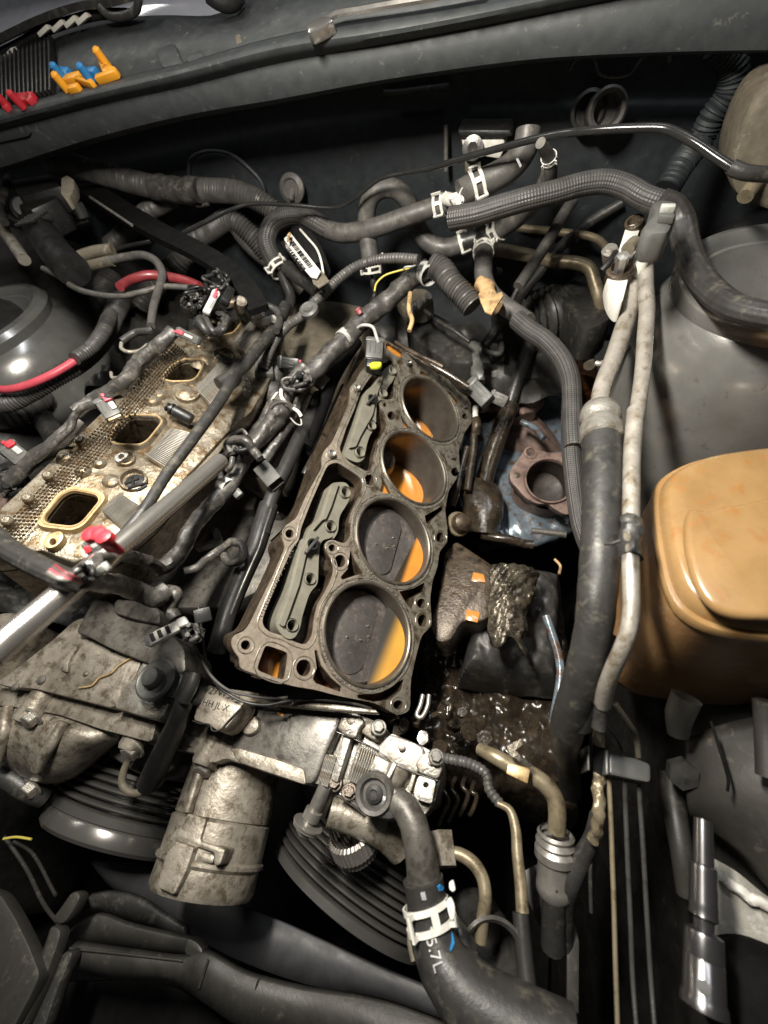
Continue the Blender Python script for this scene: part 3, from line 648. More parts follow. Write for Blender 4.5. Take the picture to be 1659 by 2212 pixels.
# white sensor box
t = thing('sensor_box', 'boxy white metal sensor with black lid behind the hoses', 'sensor', Py('R2', 420, 640, 6.3))
slab('body', 'R2', [(330, 595), (520, 592), (524, 640), (500, 690), (345, 665)], 6.2, .4, 'clamp', t, plane='y', bevel=.04)
slab('lid', 'R2', [(315, 560), (545, 560), (560, 590), (520, 597), (330, 600)], 6.15, .5, 'black', t, plane='y', bevel=.03)
slab('lug', 'R2', [(345, 660), (395, 670), (390, 740), (350, 760)], 6.18, .2, 'dirtytan', t, plane='y', bevel=.03)
turned('eye', Py('R2', 385, 640, 6.15), V((0, -1, .3)), [(.14, 0), (.14, .05), (.07, .06), (0, .02)], 'steeldark', t, 20)
T('harness_strap', 'R2', [(268, 540, 6.6), (268, 740, 6.5)], 5, 'rubber', 'narrow grey strap on the firewall beside the white sensor', 'strap', plane='y')
# ================================================================ hoses and lines near the firewall
h = T('corrugated_conduit', 'R1', [(215, 700, 6.3), (330, 720, 6.3), (480, 760, 6.3), (600, 792, 6.3), (730, 820, 6.3), (900, 822, 6.3), (1040, 835, 6.3), (1140, 880, 6.3), (1230, 960, 6.3), (1290, 1060, 6.3)], 21, 'corr', 'thick corrugated conduit crossing the firewall below the cowl', 'conduit', style='corr', plane='y')
T('tape_wrap', 'R1', [(655, 805, 6.2), (740, 820, 6.2), (860, 822, 6.2)], 24, 'tape', parent=h, style='tape', plane='y')
T('branch_conduit', 'R1', [(760, 850, 6.4), (700, 880, 6.4), (630, 920, 6.4), (560, 990, 6.4), (480, 1060, 6.4)], 17, 'corr', 'corrugated branch conduit dropping from the thick conduit', 'conduit', style='corr', plane='y')
T('cable_tie_tail', 'R1', [(830, 850, 6.2), (850, 885, 6.2), (900, 880, 6.2)], 4, 'tape', 'black tape tail under the joint of the corrugated conduits', 'tape', plane='y')
T('rear_conduit', 'R1', [(820, 1040, 6.5), (900, 1000, 6.5), (1000, 950, 6.5), (1080, 1010, 6.5), (1150, 1090, 6.5)], 20, 'corr', 'second corrugated conduit behind the thin bright line', 'conduit', style='corr', plane='y')
T('rear_conduit', 'R3', [(1110, 290, 1.2), (1050, 380, 1.1), (960, 470, .9), (870, 560, .7), (800, 660, .5)], 20, 'corr', 'dark corrugated conduit under the black hood prop', 'conduit', style='corr')
T('rear_conduit', 'R3', [(640, 480, .9), (600, 560, .8), (640, 640, .6), (720, 700, .4)], 20, 'corr', 'corrugated conduit elbow left of the rear head', 'conduit', style='corr')
T('heater_branch_hose', 'R1', [(1000, 950, 6.5), (1050, 1030, 6.5), (1120, 1100, 6.5), (1220, 1170, 6.5), (1310, 1250, 6.5)], 15, 'rubber', 'grey hose running behind the braided loop to the tagged fitting', 'hose', plane='y')
ln = T('vacuum_line', 'R1', [(490, 1080, 4.7, 4), (560, 1060, 4.75, 4), (640, 1045, 4.8, 4), (770, 1015, 4.9, 4), (900, 955, 5.0, 4), (1000, 905, 5.1, 4), (1080, 882, 5.2, 4), (1250, 885, 5.3, 4), (1460, 895, 5.4, 4), (1530, 860, 5.4, 4), (1640, 775, 5.4, 4), (1760, 745, 5.4, 4), (1879, 722, 5.3, 6), (1979, 690, 5.2, 6.5), (2159, 640, 5.1, 7), (2359, 590, 4.9, 7.5), (2509, 568, 4.7, 8), (2759, 553, 4.5, 9), (2879, 558, 4.4, 9.5), (2989, 610, 4.2, 10), (3109, 690, 4.0, 10), (3180, 735, 3.9, 10)], 6, 'gloss', 'long thin black metal line curving across the whole firewall', 'metal line', plane='y')
T('line_end_boot', 'R2', [(1500, 722, 3.85), (1560, 745, 3.8), (1660, 755, 3.8), (1760, 770, 3.8)], 15, 'rubdark', parent=ln, plane='y')
ft = T('line_fitting', 'R3', [(465, 370, 4.4), (540, 345, 4.5), (650, 330, 4.6)], 12, 'dirtytan', 'pale brown crimped fitting at the left end of the thin line', 'fitting', plane='y')
T('line_fitting', 'R3', [(470, 440, 4.3), (560, 415, 4.3), (650, 395, 4.35)], 11, 'dirtytan', 'second brown crimped fitting just below the first one', 'fitting', plane='y')
T('hooked_pipe', 'R3', [(600, 402, 4.3), (720, 375, 4.4), (830, 365, 4.4), (900, 400, 4.3), (935, 470, 4.1), (915, 560, 3.8), (885, 660, 3.4), (870, 770, 3.0)], 8.5, 'rubber', 'grey pipe hooking over and down at upper left', 'pipe', plane='y')
T('thin_cable', 'R3', [(250, 440, 4.1), (330, 480, 3.9), (430, 550, 3.7), (540, 585, 3.6), (680, 600, 3.6), (800, 580, 3.7), (940, 545, 3.9), (1090, 550, 4.0)], 6, 'rubber', 'thin grey cable sagging from the black valve to the rear head', 'cable', plane='y')
T('red_hose', 'R3', [(690, 545, 3.6), (760, 505, 3.9), (850, 480, 4.1), (960, 488, 4.2), (1080, 515, 4.2), (1150, 545, 4.1)], 10, 'redtube', 'dull red hose arching behind the rear of the left head', 'hose', plane='y')
T('hood_prop', 'R1', [(330, 790, 2.2), (430, 850, 2.2), (560, 930, 2.1), (700, 1010, 2.0), (850, 1085, 1.9), (960, 1150, 1.8), (1060, 1240, 1.7), (1120, 1340, 1.6)], 22, 'void', 'flat black hood prop strut slanting down from upper left', 'strut', style='flat')
T('hood_prop_edge', 'R3', [(520, 30, 2.45), (640, 110, 2.4), (760, 190, 2.3)], 3, 'rubber', 'thin worn edge line on the black hood strut', 'trim')
# left side: red and corrugated conduit
T('red_cable', 'R3', [(-40, 1135, 1.2), (60, 1135, 1.2), (160, 1110, 1.2), (280, 1060, 1.2), (380, 1005, 1.2), (440, 965, 1.2)], 8.5, 'pink', 'bright red cable emerging from corrugated conduit at the left edge', 'cable')
T('left_conduit', 'R3', [(-60, 1225, .9), (60, 1210, .95), (180, 1150, 1.0), (300, 1080, 1.05), (420, 1010, 1.05), (520, 930, 1.0), (600, 830, .9), (650, 720, .8), (700, 620, .7)], 19, 'corr', 'long corrugated conduit running along the left inner fender', 'conduit', style='corr')
T('left_conduit', 'R3', [(430, 960, 1.25), (520, 900, 1.2), (600, 800, 1.1), (640, 700, .9)], 13, 'corr', 'slim corrugated conduit that swallows the red cable', 'conduit', style='corr')
T('left_conduit', 'R3', [(-60, 1290, .5), (60, 1275, .5), (150, 1230, .5), (230, 1150, .5)], 30, 'corr', 'fat corrugated conduit end at the left edge below the red cable', 'conduit', style='corr')
T('grey_hose', 'R3', [(690, 830, -.2), (720, 720, -.1), (770, 650, 0), (850, 560, .2)], 22, 'rubber', 'dusty grey hose rising behind the left head', 'hose')
# --- black valve block, upper left
t = thing('vacuum_valve', 'black plastic valve block with canister at the upper left', 'valve', Pz('R3', 250, 250, 1.9))
slab('block', 'R1', [(60, 830), (230, 800), (250, 850), (130, 905), (80, 900)], 2.4, .5, 'black', t, bevel=.05)
slab('block', 'R1', [(30, 780), (220, 750), (260, 800), (80, 850)], 2.5, .4, 'black', t, bevel=.05)
T('canister', 'R3', [(170, 130, 2.1), (260, 260, 2.05), (350, 380, 2.0), (420, 450, 1.95)], 38, 'black', parent=t, real=.24)
turned('canister_neck', Pz('R3', 150, 110, 2.25), Pz('R3', 120, 60, 2.4)-Pz('R3', 170, 130, 2.1), [(.20, 0), (.2, .12), (.14, .14), (.14, .26), (0, .27)], 'black', t, 28)
for k in range(5):
    a = k*36; T('rib', 'R3', [(90+a*.5, 190-a*.35, 2.35), (200+a*.5, 165-a*.35, 2.35)], 3, 'satin', parent=t)
T('bracket', 'R3', [(150, 0, 2.3), (220, 40, 2.3), (290, 60, 2.3), (300, 30, 2.3), (230, 0, 2.3)], 4, 'bodymetal', parent=t)
T('bracket', 'R3', [(30, 110, 2.2), (80, 160, 2.2), (170, 180, 2.2), (190, 130, 2.2), (120, 90, 2.2)], 4, 'steeldark', parent=t)
connector('black connector with grey front beside the valve canister', 'R3', (330, 130, 2.0), (480, 105, 2.0), 28, lock='greyconn')
connector('dark connector below the grey one near the valve canister', 'R3', (345, 175, 1.9), (500, 130, 1.9), 26, body='black')
T('pale_strut', 'R3', [(-60, 90, 2.2), (0, 190, 2.1), (70, 290, 2.0), (140, 390, 1.9)], 12, 'pipe', 'pale metal strut at the left edge beside the valve', 'strut')
o = slab('tan_grommet', 'R1', [(265, 770), (290, 757), (318, 775), (320, 810), (300, 855), (285, 865), (262, 835)], 2.75, .12, 'dirtytan', rnd=.04, bevel=.03); tag(o, 'tan wax-covered plug on top of the black valve block', 'plug')
T('valve_hose', 'R1', [(40, 770, 2.5), (20, 830, 2.5), (0, 900, 2.4), (20, 960, 2.3)], 8, 'rubdark', 'thin black hose at the left edge by the valve block', 'hose')
# --- loops in the middle (R4)
l1 = T('braided_hose', 'R4', [(285, 560, 1.2), (240, 490, 1.35), (222, 420, 1.5), (250, 340, 1.65), (320, 290, 1.75), (400, 285, 1.75), (470, 320, 1.7), (530, 355, 1.6)], 20, 'braid', 'braided hose looping over behind the barcode tag', 'hose', style='flute')
T('hose_run', 'R4', [(520, 352, 1.6), (600, 378, 1.55), (690, 372, 1.55), (800, 345, 1.6), (900, 310, 1.65), (1000, 275, 1.7), (1120, 235, 1.75), (1200, 215, 1.8)], 19, 'rubber', parent=l1)
hr = bpy.data.objects[[k for k in PATH if k.startswith('hose_run')][-1]]
clampring(hr, 'R4', 1128, 235, 22)
clampring(l1, 'R4', 285, 548, 17)
T('hose_barb', 'R4', [(290, 570, 1.15), (320, 640, 1.0), (345, 710, .85), (330, 790, .75)], 11, 'satin', 'black metal pipe bending down under the braided loop', 'pipe')
l2 = T('heater_hose', 'R4', [(765, 560, 1.1), (755, 480, 1.3), (742, 380, 1.5), (740, 270, 1.75), (770, 180, 1.95), (830, 145, 2.0), (900, 155, 1.95), (950, 210, 1.8), (990, 300, 1.5), (1020, 380, 1.3), (1080, 440, 1.15), (1160, 455, 1.1), (1250, 425, 1.15), (1300, 400, 1.2)], 19, 'rubber', 'grey heater hose forming an upside down U and dipping right', 'hose')
clampring(l2, 'R4', 766, 548, 15); clampring(l2, 'R4', 1256, 425, 22)
T('hose_barb', 'R4', [(768, 590, 1.0), (775, 640, .9), (780, 700, .8), (765, 740, .7)], 7, 'satin', 'short black pipe below the middle grey hose', 'pipe')
# white plug tip
o = slab('white_tip', 'R4', [(800, 492), (822, 475), (832, 492), (815, 498)], 1.45, .05, 'paper', bevel=.01); tag(o, 'tiny white paint mark beside the middle heater hose', 'mark')
# Y junction
jn = thing('hose_junction', 'grey plastic three way hose junction between white clamps', 'junction', Pz('R4', 1330, 400, 1.25))
T('arm', 'R4', [(1240, 425, 1.2), (1340, 395, 1.25), (1440, 365, 1.3)], 17, 'rubdark', parent=jn)
T('arm', 'R4', [(1335, 390, 1.25), (1342, 450, 1.22), (1345, 520, 1.2)], 17, 'rubdark', parent=jn)
T('arm', 'R4', [(1335, 400, 1.25), (1345, 330, 1.27)], 16, 'rubdark', parent=jn)
h3 = T('heater_hose', 'R4', [(1400, 372, 1.3), (1480, 325, 1.45), (1560, 262, 1.65), (1630, 190, 1.9), (1672, 120, 2.1), (1685, 60, 2.25, 17), (1685, -8, 2.4, 14), (1640, -90, 2.6, 11)], 20, 'rubber', 'grey heater hose rising right from the three way junction', 'hose')
clampring(h3, 'R4', 1425, 365, 22)
clampring(h3, 'R2', 712, 690, 12)
h4 = T('coolant_hose', 'R4', [(1343, 450, 1.2), (1345, 520, 1.2), (1345, 600, 1.1), (1375, 680, 1.0), (1440, 745, .95), (1520, 800, .9), (1575, 840, .9)], 19, 'rubber', 'grey coolant hose bending down right from the junction', 'hose')
clampring(h4, 'R4', 1348, 475, 24)
T('braided_sleeve', 'R5', [(215, 735, .92), (290, 800, .9), (380, 860, .9), (470, 960, .85), (520, 1080, .8), (530, 1200, .75), (533, 1350, .7), (540, 1475, .65)], 20, 'braid', parent=h4, style='flute')
T('braided_sleeve', 'S2', [(1008, 290, .7), (1002, 450, .65), (1005, 650, .6), (1020, 820, .55), (1040, 980, .5), (1065, 1120, .45), (1110, 1250, .4), (1170, 1360, .35)], 19, 'braid', parent=h4, style='flute')
T('torn_tape', 'R4', [(1340, 640, 1.14), (1375, 700, 1.12), (1400, 760, 1.1)], 17, 'tapetan', parent=h4, style='lump')
slab('tape_flap', 'R4', [(1318, 690), (1335, 680), (1380, 705), (1440, 680), (1448, 700), (1418, 745), (1388, 795), (1352, 780), (1330, 730)], 1.34, .03, 'tapetan', h4, bevel=.008)
h5 = T('wide_hose', 'R2', [(330, 840, 2.0), (400, 800, 2.05), (480, 765, 2.1), (560, 710, 2.2), (610, 640, 2.35), (625, 560, 2.5)], 27, 'rubber', 'wide grey hose with white clamp rising to the firewall', 'hose')
clampring(h5, 'R2', 388, 805, 26)
slab('paint_mark', 'R2', [(570, 685), (580, 682), (596, 715), (588, 722)], 2.44, .01, 'whiteink', h5, bevel=.003)
t = thing('tee_fitting', 'pale tee fitting between the two open white clamps', 'fitting', Pz('R4', 1210, 200, 1.9))
T('arm', 'R4', [(1150, 200, 1.85), (1200, 205, 1.9), (1260, 170, 1.95)], 13, 'clamp', parent=t); T('arm', 'R4', [(1210, 180, 1.95), (1225, 230, 1.85)], 11, 'clamp', parent=t)
T('wire_spring', 'R4', [(1150, 165, 2.05), (1180, 200, 2.05), (1215, 180, 2.08), (1240, 200, 2.05), (1235, 235, 2.0)], 2, 'clamp', parent=t)
T('wire_spring', 'R4', [(1238, 140, 2.1), (1222, 175, 2.1), (1232, 210, 2.1)], 2, 'clamp', parent=t)
# ribbed sleeve to the right
h6 = T('sleeved_hose', 'R2', [(290, 945, 1.95), (400, 925, 2.0), (500, 895, 2.05), (620, 860, 2.1), (740, 830, 2.12), (860, 795, 2.15), (960, 785, 2.15), (1050, 810, 2.1), (1130, 855, 2.05), (1220, 885, 2.0)], 23, 'braid', 'thick dark braided sleeve running to the right strut tower', 'hose', style='flute')
seal = T('ribbed_seal', 'R5', [(1040, 60, 2.15), (1110, 90, 2.1), (1160, 170, 2.0), (1185, 300, 1.9), (1230, 430, 1.85), (1310, 540, 1.85), (1430, 640, 1.9), (1560, 690, 1.95), (1720, 720, 2.0)], 26, 'rubdark', 'black ribbed rubber seal curving round the right strut tower', 'seal', style='flute')
t = thing('hose_clip', 'dark grey plastic clip holding the braided sleeve', 'clip', Pz('R5', 1060, 120, 2.3))
slab('body', 'R5', [(985, 60), (1035, 35), (1130, 45), (1140, 120), (1090, 230), (960, 235), (930, 200), (1010, 110)], 2.4, .25, 'greyconn', t, rnd=.05, bevel=.04)
slab('catch', 'R5', [(1045, 62), (1130, 62), (1130, 80), (1045, 85)], 2.46, .06, 'lightconn', t, bevel=.01)
slab('catch', 'R5', [(1035, 115), (1125, 118), (1120, 140), (1030, 132)], 2.46, .06, 'greyconn', t, bevel=.01)
# ---------------- bright AC pipes
def alabel(o, s): o['label'] = s
vb = thing('pipe_flange', 'bright aluminium double flange block bolted at the pipe ends', 'flange', Pz('R5', 830, 330, 1.5))
slab('flange_plate', 'R5', [(870, 130), (920, 150), (930, 190), (905, 260), (900, 350), (860, 385), (820, 370), (800, 330), (840, 200)], 1.75, .25, 'clamp', vb, rnd=.05, bevel=.03)
slab('flange_plate', 'R5', [(770, 400), (830, 380), (865, 430), (850, 520), (820, 640), (780, 620), (745, 560), (730, 470)], 1.65, .22, 'clamp', vb, rnd=.08, bevel=.03)
turned('socket', Pz('R5', 805, 455, 1.68), V((-.1, -.35, 1)), [(.14, -.1), (.14, .04), (.12, .06), (.09, .05), (.085, -.05), (0, -.05)], 'brown', vb, 28)
turned('socket_bolt', Pz('R5', 812, 425, 1.75), V((-.1, -.35, 1)), [(.06, -.1), (.06, .13), (0, .14)], 'steel', vb, 6)
turned('socket', Pz('R5', 890, 185, 1.78), V((-.4, -.35, 1)), [(.10, -.1), (.10, .04), (.09, .05), (.07, .05), (.06, -.05), (0, -.05)], 'brown', vb, 28)
slab('flange_plate', 'R5', [(940, 235), (1040, 250), (1030, 290), (985, 350), (915, 350), (905, 280)], 1.85, .3, 'clamp', vb, rnd=.06, bevel=.05)
T('rubber_plug', 'R5', [(850, 330, 1.9), (890, 290, 1.9)], 14, 'dirtytan', parent=vb)
turned('nut', Pz('R5', 745, 355, 1.7), V((0, -.2, 1)), [(.05, -.1), (.09, .03), (.06, .08), (0, .08)], 'alubright', vb, 12)
T('fixing_tie', 'R5', [(700, 455, 1.7), (740, 410, 1.75), (780, 350, 1.75)], 7, 'black', parent=vb)
pa_ = T('refrigerant_pipe', 'R5', [(938, 330, 1.75), (950, 420, 1.65), (955, 560, 1.6), (962, 680, 1.55), (950, 830, 1.5), (940, 1000, 1.5), (915, 1200, 1.5), (893, 1350, 1.5), (878, 1475, 1.5)], 16, 'pipe', 'slim bare aluminium pipe running down on the right', 'pipe')
pb_ = T('bare_pipe_run', 'S3', [(635, -40, 1.5), (620, 120, 1.5), (608, 300, 1.5), (604, 500, 1.5), (602, 720, 1.5), (598, 1000, 1.5), (602, 1180, 1.48), (604, 1330, 1.44), (585, 1480, 1.38), (535, 1620, 1.28), (480, 1740, 1.15), (435, 1860, 1.0), (405, 1990, .8)], 17.5, 'pipe', parent=pa_, plabel='lower stretch of the slim bare pipe')
T('darkened_pipe_run', 'S3', [(425, 1890, .95), (405, 1990, .8), (390, 2080, .7), (378, 2160, .65)], 15, 'rubdark', parent=pa_)
T('rubber_grommet', 'S3', [(603, 715, 1.5), (600, 780, 1.5), (597, 870, 1.5), (598, 975, 1.5)], 22.5, 'rubdark', parent=pa_, style='lump')
T('grommet_strap', 'S3', [(420, 882, 1.62), (470, 880, 1.65), (530, 860, 1.68)], 4, 'rubdark', parent=pa_)
slab('torn_label', 'S3', [(548, 800), (590, 798), (604, 830), (596, 862), (572, 866), (550, 845)], 1.72, .015, 'dirtytan', pa_, rnd=.02, bevel=.004); slab('torn_label', 'S3', [(562, 890), (588, 876), (592, 905), (582, 942), (566, 935)], 1.72, .015, 'dirtytan', pa_, rnd=.02, bevel=.004)
pc_ = T('suction_pipe', 'R5', [(870, 470, 1.55), (878, 560, 1.5), (860, 680, 1.45), (815, 820, 1.42), (768, 960, 1.4), (720, 1080, 1.4), (693, 1180, 1.4), (690, 1290, 1.4)], 18.5, 'pipe', 'fat bent aluminium pipe ending in a crimped collar', 'pipe')
c0_ = Pz('R5', 690, 1270, 1.4); c1_ = Pz('R5', 702, 1430, 1.4); L_ = (c1_-c0_).length; rr_ = 41*depth(c0_)/FPX
turned('crimp_collar', c0_, c1_-c0_, [(rr_*.5, -.06), (rr_*.86, -.04), (rr_*1.0, L_*.08), (rr_*1.0, L_*.26), (rr_*.90, L_*.38), (rr_*.92, L_*.46), (rr_*1.02, L_*.58), (rr_*1.02, L_*.98), (rr_*.9, L_*1.03), (0, L_*1.03)], 'alubright', pc_, 40)
T('suction_hose', 'S3', [(398, 120, 1.4, 40), (402, 300, 1.4, 40), (405, 520, 1.38, 41), (398, 760, 1.35, 41), (385, 1000, 1.32, 41), (365, 1250, 1.25, 40), (345, 1450, 1.15, 39), (305, 1650, 1.0, 38), (250, 1850, .8, 37), (190, 2050, .55, 38), (155, 2180, .35, 35), (150, 2300, .1, 27), (165, 2420, -.3, 23), (185, 2600, -.8, 21)], 40, 'rubdark', 'thick black hose running straight down from the crimped collar', 'hose', style='braid')
T('suction_hose_mate', 'S3', [(395, 1500, .9, 30), (360, 1700, .85, 30), (300, 1920, .7, 30), (230, 2120, .5, 30)], 32, 'rubdark', 'second black hose emerging beneath the thick black hose', 'hose')
# thin bright pipes behind
T('brake_pipe', 'R5', [(140, 190, .9), (270, 212, .9), (390, 222, .9), (500, 236, .9), (610, 250, .9), (680, 275, .88), (725, 320, .85), (745, 370, .8)], 8, 'pipey', 'upper thin brass toned pipe right of the junction', 'pipe')
T('brake_pipe', 'R5', [(80, 330, .7), (180, 345, .7), (300, 370, .7), (430, 398, .7), (560, 410, .7), (630, 440, .65), (660, 520, .5), (690, 620, .3), (712, 690, .1)], 13.5, 'pipey', 'thicker brass toned pipe that turns down toward the axle', 'pipe')
T('fuel_pipe', 'R5', [(90, 460, .2), (180, 430, .2), (300, 400, .2), (420, 370, .2)], 11, 'dirtytan', 'dull brown pipe crossing behind the diagonal rod', 'pipe')
rd = T('dipstick_tube', 'R5', [(540, 40, 1.5), (480, 130, 1.4), (400, 270, 1.2), (310, 410, 1.0), (220, 545, .85)], 12, 'rubber', 'straight grey rod slanting down behind the heater hoses', 'rod')
T('rod_tip', 'R5', [(235, 520, .85), (185, 620, .7), (150, 700, .6)], 5, 'rubdark', parent=rd)
T('cross_rod', 'R5', [(820, 60, 1.2), (640, 170, 1.0), (480, 300, .8), (330, 480, .5), (230, 600, .3), (120, 760, .1), (30, 880, -.1)], 11, 'rubdark', 'dark rod slanting down left behind the brass pipes', 'rod')
sh = T('steering_shaft', 'S2', [(740, -60, -.2), (690, 90, -.4), (640, 230, -.6), (600, 360, -.8)], 14, 'rubdark', 'dark steering shaft descending between the block and the outlet', 'shaft')
T('lower_section', 'S2', [(615, 340, -.75), (560, 470, -.9), (500, 640, -1.1), (455, 780, -1.25), (410, 980, -1.4)], 22, 'wet', parent=sh, real=.14)
for k in range(4): T('shaft_band', 'S2', [(437-k*9, 850+k*45, -1.28), (433-k*9, 868+k*45, -1.3)], 0, 'steeldark', parent=sh, real=.165)
# dark trunking behind
bl = T('bellows_boot', 'R5', [(150, 800, -.2), (250, 760, -.2), (360, 730, -.2), (470, 690, -.2)], 55, 'rubdark', 'ribbed black rubber bellows boot behind the coolant hose', 'boot', style='corr', real=.45)
o = slab('black_cover', 'R5', [(420, 580), (560, 470), (640, 480), (700, 640), (780, 700), (690, 770), (590, 790), (540, 700)], .2, .6, 'rubdark', rnd=.2, bevel=.05); tag(o, 'smooth dark cover under the bent brass toned pipe', 'cover')
for i, (a, b, z, r, lb) in enumerate((((590, 860), (630, 1000), -.5, 12, 'tan metal strip standing under the dark cover'), ((300, 1010), (430, 1060), -1.6, 16, 'pale cast lug deep behind the coolant hose'))):
    T('metal_strip', 'R5', [(a[0], a[1], z), ((a[0]+b[0])/2+10, (a[1]+b[1])/2, z), (b[0], b[1], z)], r, 'dirtytan', lb, 'bracket')
T('fender_brace', 'R5', [(870, 860, .9), (840, 900, .9), (690, 990, .9), (668, 985, .9)], 6, 'pipe', 'short pale brace end behind the suction pipe', 'brace')
# barcode tag
tg = thing('barcode_tag', 'white barcode tag looped round the fitting by the braided hose', 'tag', Pz('R4', 420, 500, 1.7))
ta = [Pz('R4', 318, 430, 1.8), Pz('R4', 345, 385, 1.85), Pz('R4', 480, 590, 1.6), Pz('R4', 440, 600, 1.6)]
lp = [Pz('R4', x, y, 1.8-(y-380)*.0008) for x, y in ((312, 405), (345, 378), (500, 575), (480, 612), (450, 605), (320, 452))]
prism('tag_strip', lp, W(0, 0, -.012), 'paper', tg, bevel=0)
tx = (lp[2]-lp[1]).normalized(); ty = (lp[0]-lp[1]).normalized(); nn = tx.cross(ty).normalized(); nn = nn if nn.z > 0 else -nn; ty = nn.cross(tx)
rnd = random.Random(3); org = lp[1]; mb = MB()
for rowi in (0.07, .17):
    s_ = .09
    while s_ < .95:
        w_ = rnd.choice((.008, .014, .022)); c = org+tx*s_+(-ty if (lp[0]-lp[1]).dot(ty) < 0 else ty)*rowi+nn*.006
        box(mb, c, tx*w_/2, ty*.034, nn*.0015); s_ += w_+rnd.choice((.010, .016, .024))
mb.build('barcode_print', 'ink', tg, kind='stuff')
T('tag_loop', 'R4', [(395, 360, 1.7), (430, 400, 1.7), (480, 460, 1.65), (505, 530, 1.6), (515, 590, 1.5)], 2.4, 'clamp', parent=tg)
T('tag_loop', 'R4', [(330, 395, 1.84), (340, 380, 1.86), (330, 420, 1.84)], 2.4, 'tapetan', parent=tg)
lp2 = [Pz('R4', x, y, 1.58) for x, y in ((450, 600), (505, 568), (545, 625), (490, 660), (462, 640))]; prism('tag_end', lp2, W(0, 0, -.02), 'dirtytan', tg, bevel=.004)
text('letter', 'A', Pz('R4', 478, 608, 1.6), Pz('R4', 495, 625, 1.6)-Pz('R4', 478, 608, 1.6), Pz('R4', 490, 596, 1.6)-Pz('R4', 478, 608, 1.6), .12, 'ink', tg, .01)
T('tag_hose', 'R4', [(330, 560, 1.2), (380, 600, 1.2), (440, 640, 1.15), (500, 690, 1.1)], 16, 'rubdark', 'dark stub of hose below the barcode tag', 'hose')
T('tag_core', 'R4', [(395, 375, 1.5), (440, 440, 1.5), (480, 520, 1.45), (500, 580, 1.4)], 22, 'black', 'black glossy pipe end inside the barcode tag loop', 'pipe')
# ================================================================ right bank of the block
eb = thing('engine_block', 'open cylinder bank of the engine block without its head, four bores showing', 'engine block', W(-.3, 1.7, -1))
outline = [('S1', 150, 850), ('S1', 165, 795), ('S1', 235, 775), ('S1', 275, 720), ('S1', 345, 570), ('S1', 425, 410), ('S1', 505, 225), ('S1', 482, 175), ('S1', 484, 130), ('S1', 515, 92),
           ('R7', 380, 1240), ('R7', 440, 1200), ('R7', 470, 1180), ('R7', 530, 1040), ('R7', 640, 845), ('R7', 632, 790), ('R7', 650, 740), ('R7', 700, 690), ('R7', 745, 590), ('R7', 810, 440), ('R7', 820, 370), ('R7', 815, 330), ('R7', 850, 300), ('R7', 880, 240), ('R7', 930, 170),
           ('R7', 960, 60), ('R7', 1000, 10), ('R7', 1060, 30), ('R7', 1160, 95), ('R7', 1250, 130), ('R7', 1390, 230), ('R7', 1540, 350), ('R7', 1600, 430), ('R7', 1605, 560), ('R7', 1560, 620), ('R7', 1520, 740), ('R7', 1530, 870), ('R7', 1500, 935), ('R7', 1455, 1000), ('R7', 1432, 1130), ('R7', 1450, 1260),
           ('S1', 1550, 100), ('S1', 1555, 195), ('S1', 1500, 255), ('S1', 1490, 350), ('S1', 1455, 450), ('S1', 1440, 560), ('S1', 1452, 735), ('S1', 1385, 800), ('S1', 1350, 930), ('S1', 1315, 1090), ('S1', 1310, 1290), ('S1', 1230, 1320), ('S1', 1090, 1240), ('S1', 960, 1215), ('S1', 840, 1190), ('S1', 690, 1150), ('S1', 560, 1130), ('S1', 420, 1090), ('S1', 200, 1010), ('S1', 212, 950), ('S1', 170, 905)]
v1 = [('S1', 345, 720), ('S1', 372, 640), ('S1', 440, 480), ('S1', 545, 235), ('S1', 590, 185), ('S1', 600, 125), ('R7', 500, 1240), ('R7', 560, 1085), ('R7', 645, 890), ('R7', 672, 835), ('R7', 730, 815), ('R7', 830, 878), ('R7', 895, 925), ('R7', 900, 985), ('R7', 865, 1060), ('R7', 825, 1140), ('R7', 805, 1240),
      ('S1', 925, 60), ('S1', 930, 150), ('S1', 890, 205), ('S1', 850, 195), ('S1', 800, 175), ('S1', 755, 200), ('S1', 765, 250), ('S1', 800, 300), ('S1', 820, 370), ('S1', 800, 440), ('S1', 760, 520), ('S1', 715, 590), ('S1', 690, 690), ('S1', 680, 800), ('S1', 640, 862), ('S1', 580, 850), ('S1', 480, 800), ('S1', 390, 775)]
v2 = [('R7', 745, 740), ('R7', 790, 600), ('R7', 850, 460), ('R7', 880, 370), ('R7', 930, 290), ('R7', 1010, 190), ('R7', 1080, 150), ('R7', 1120, 200), ('R7', 1105, 290), ('R7', 1100, 400), ('R7', 1060, 415), ('R7', 1020, 400), ('R7', 1000, 430), ('R7', 1030, 500), ('R7', 1060, 560), ('R7', 1045, 610), ('R7', 1000, 670), ('R7', 975, 760), ('R7', 965, 850), ('R7', 930, 880), ('R7', 880, 855), ('R7', 800, 810)]
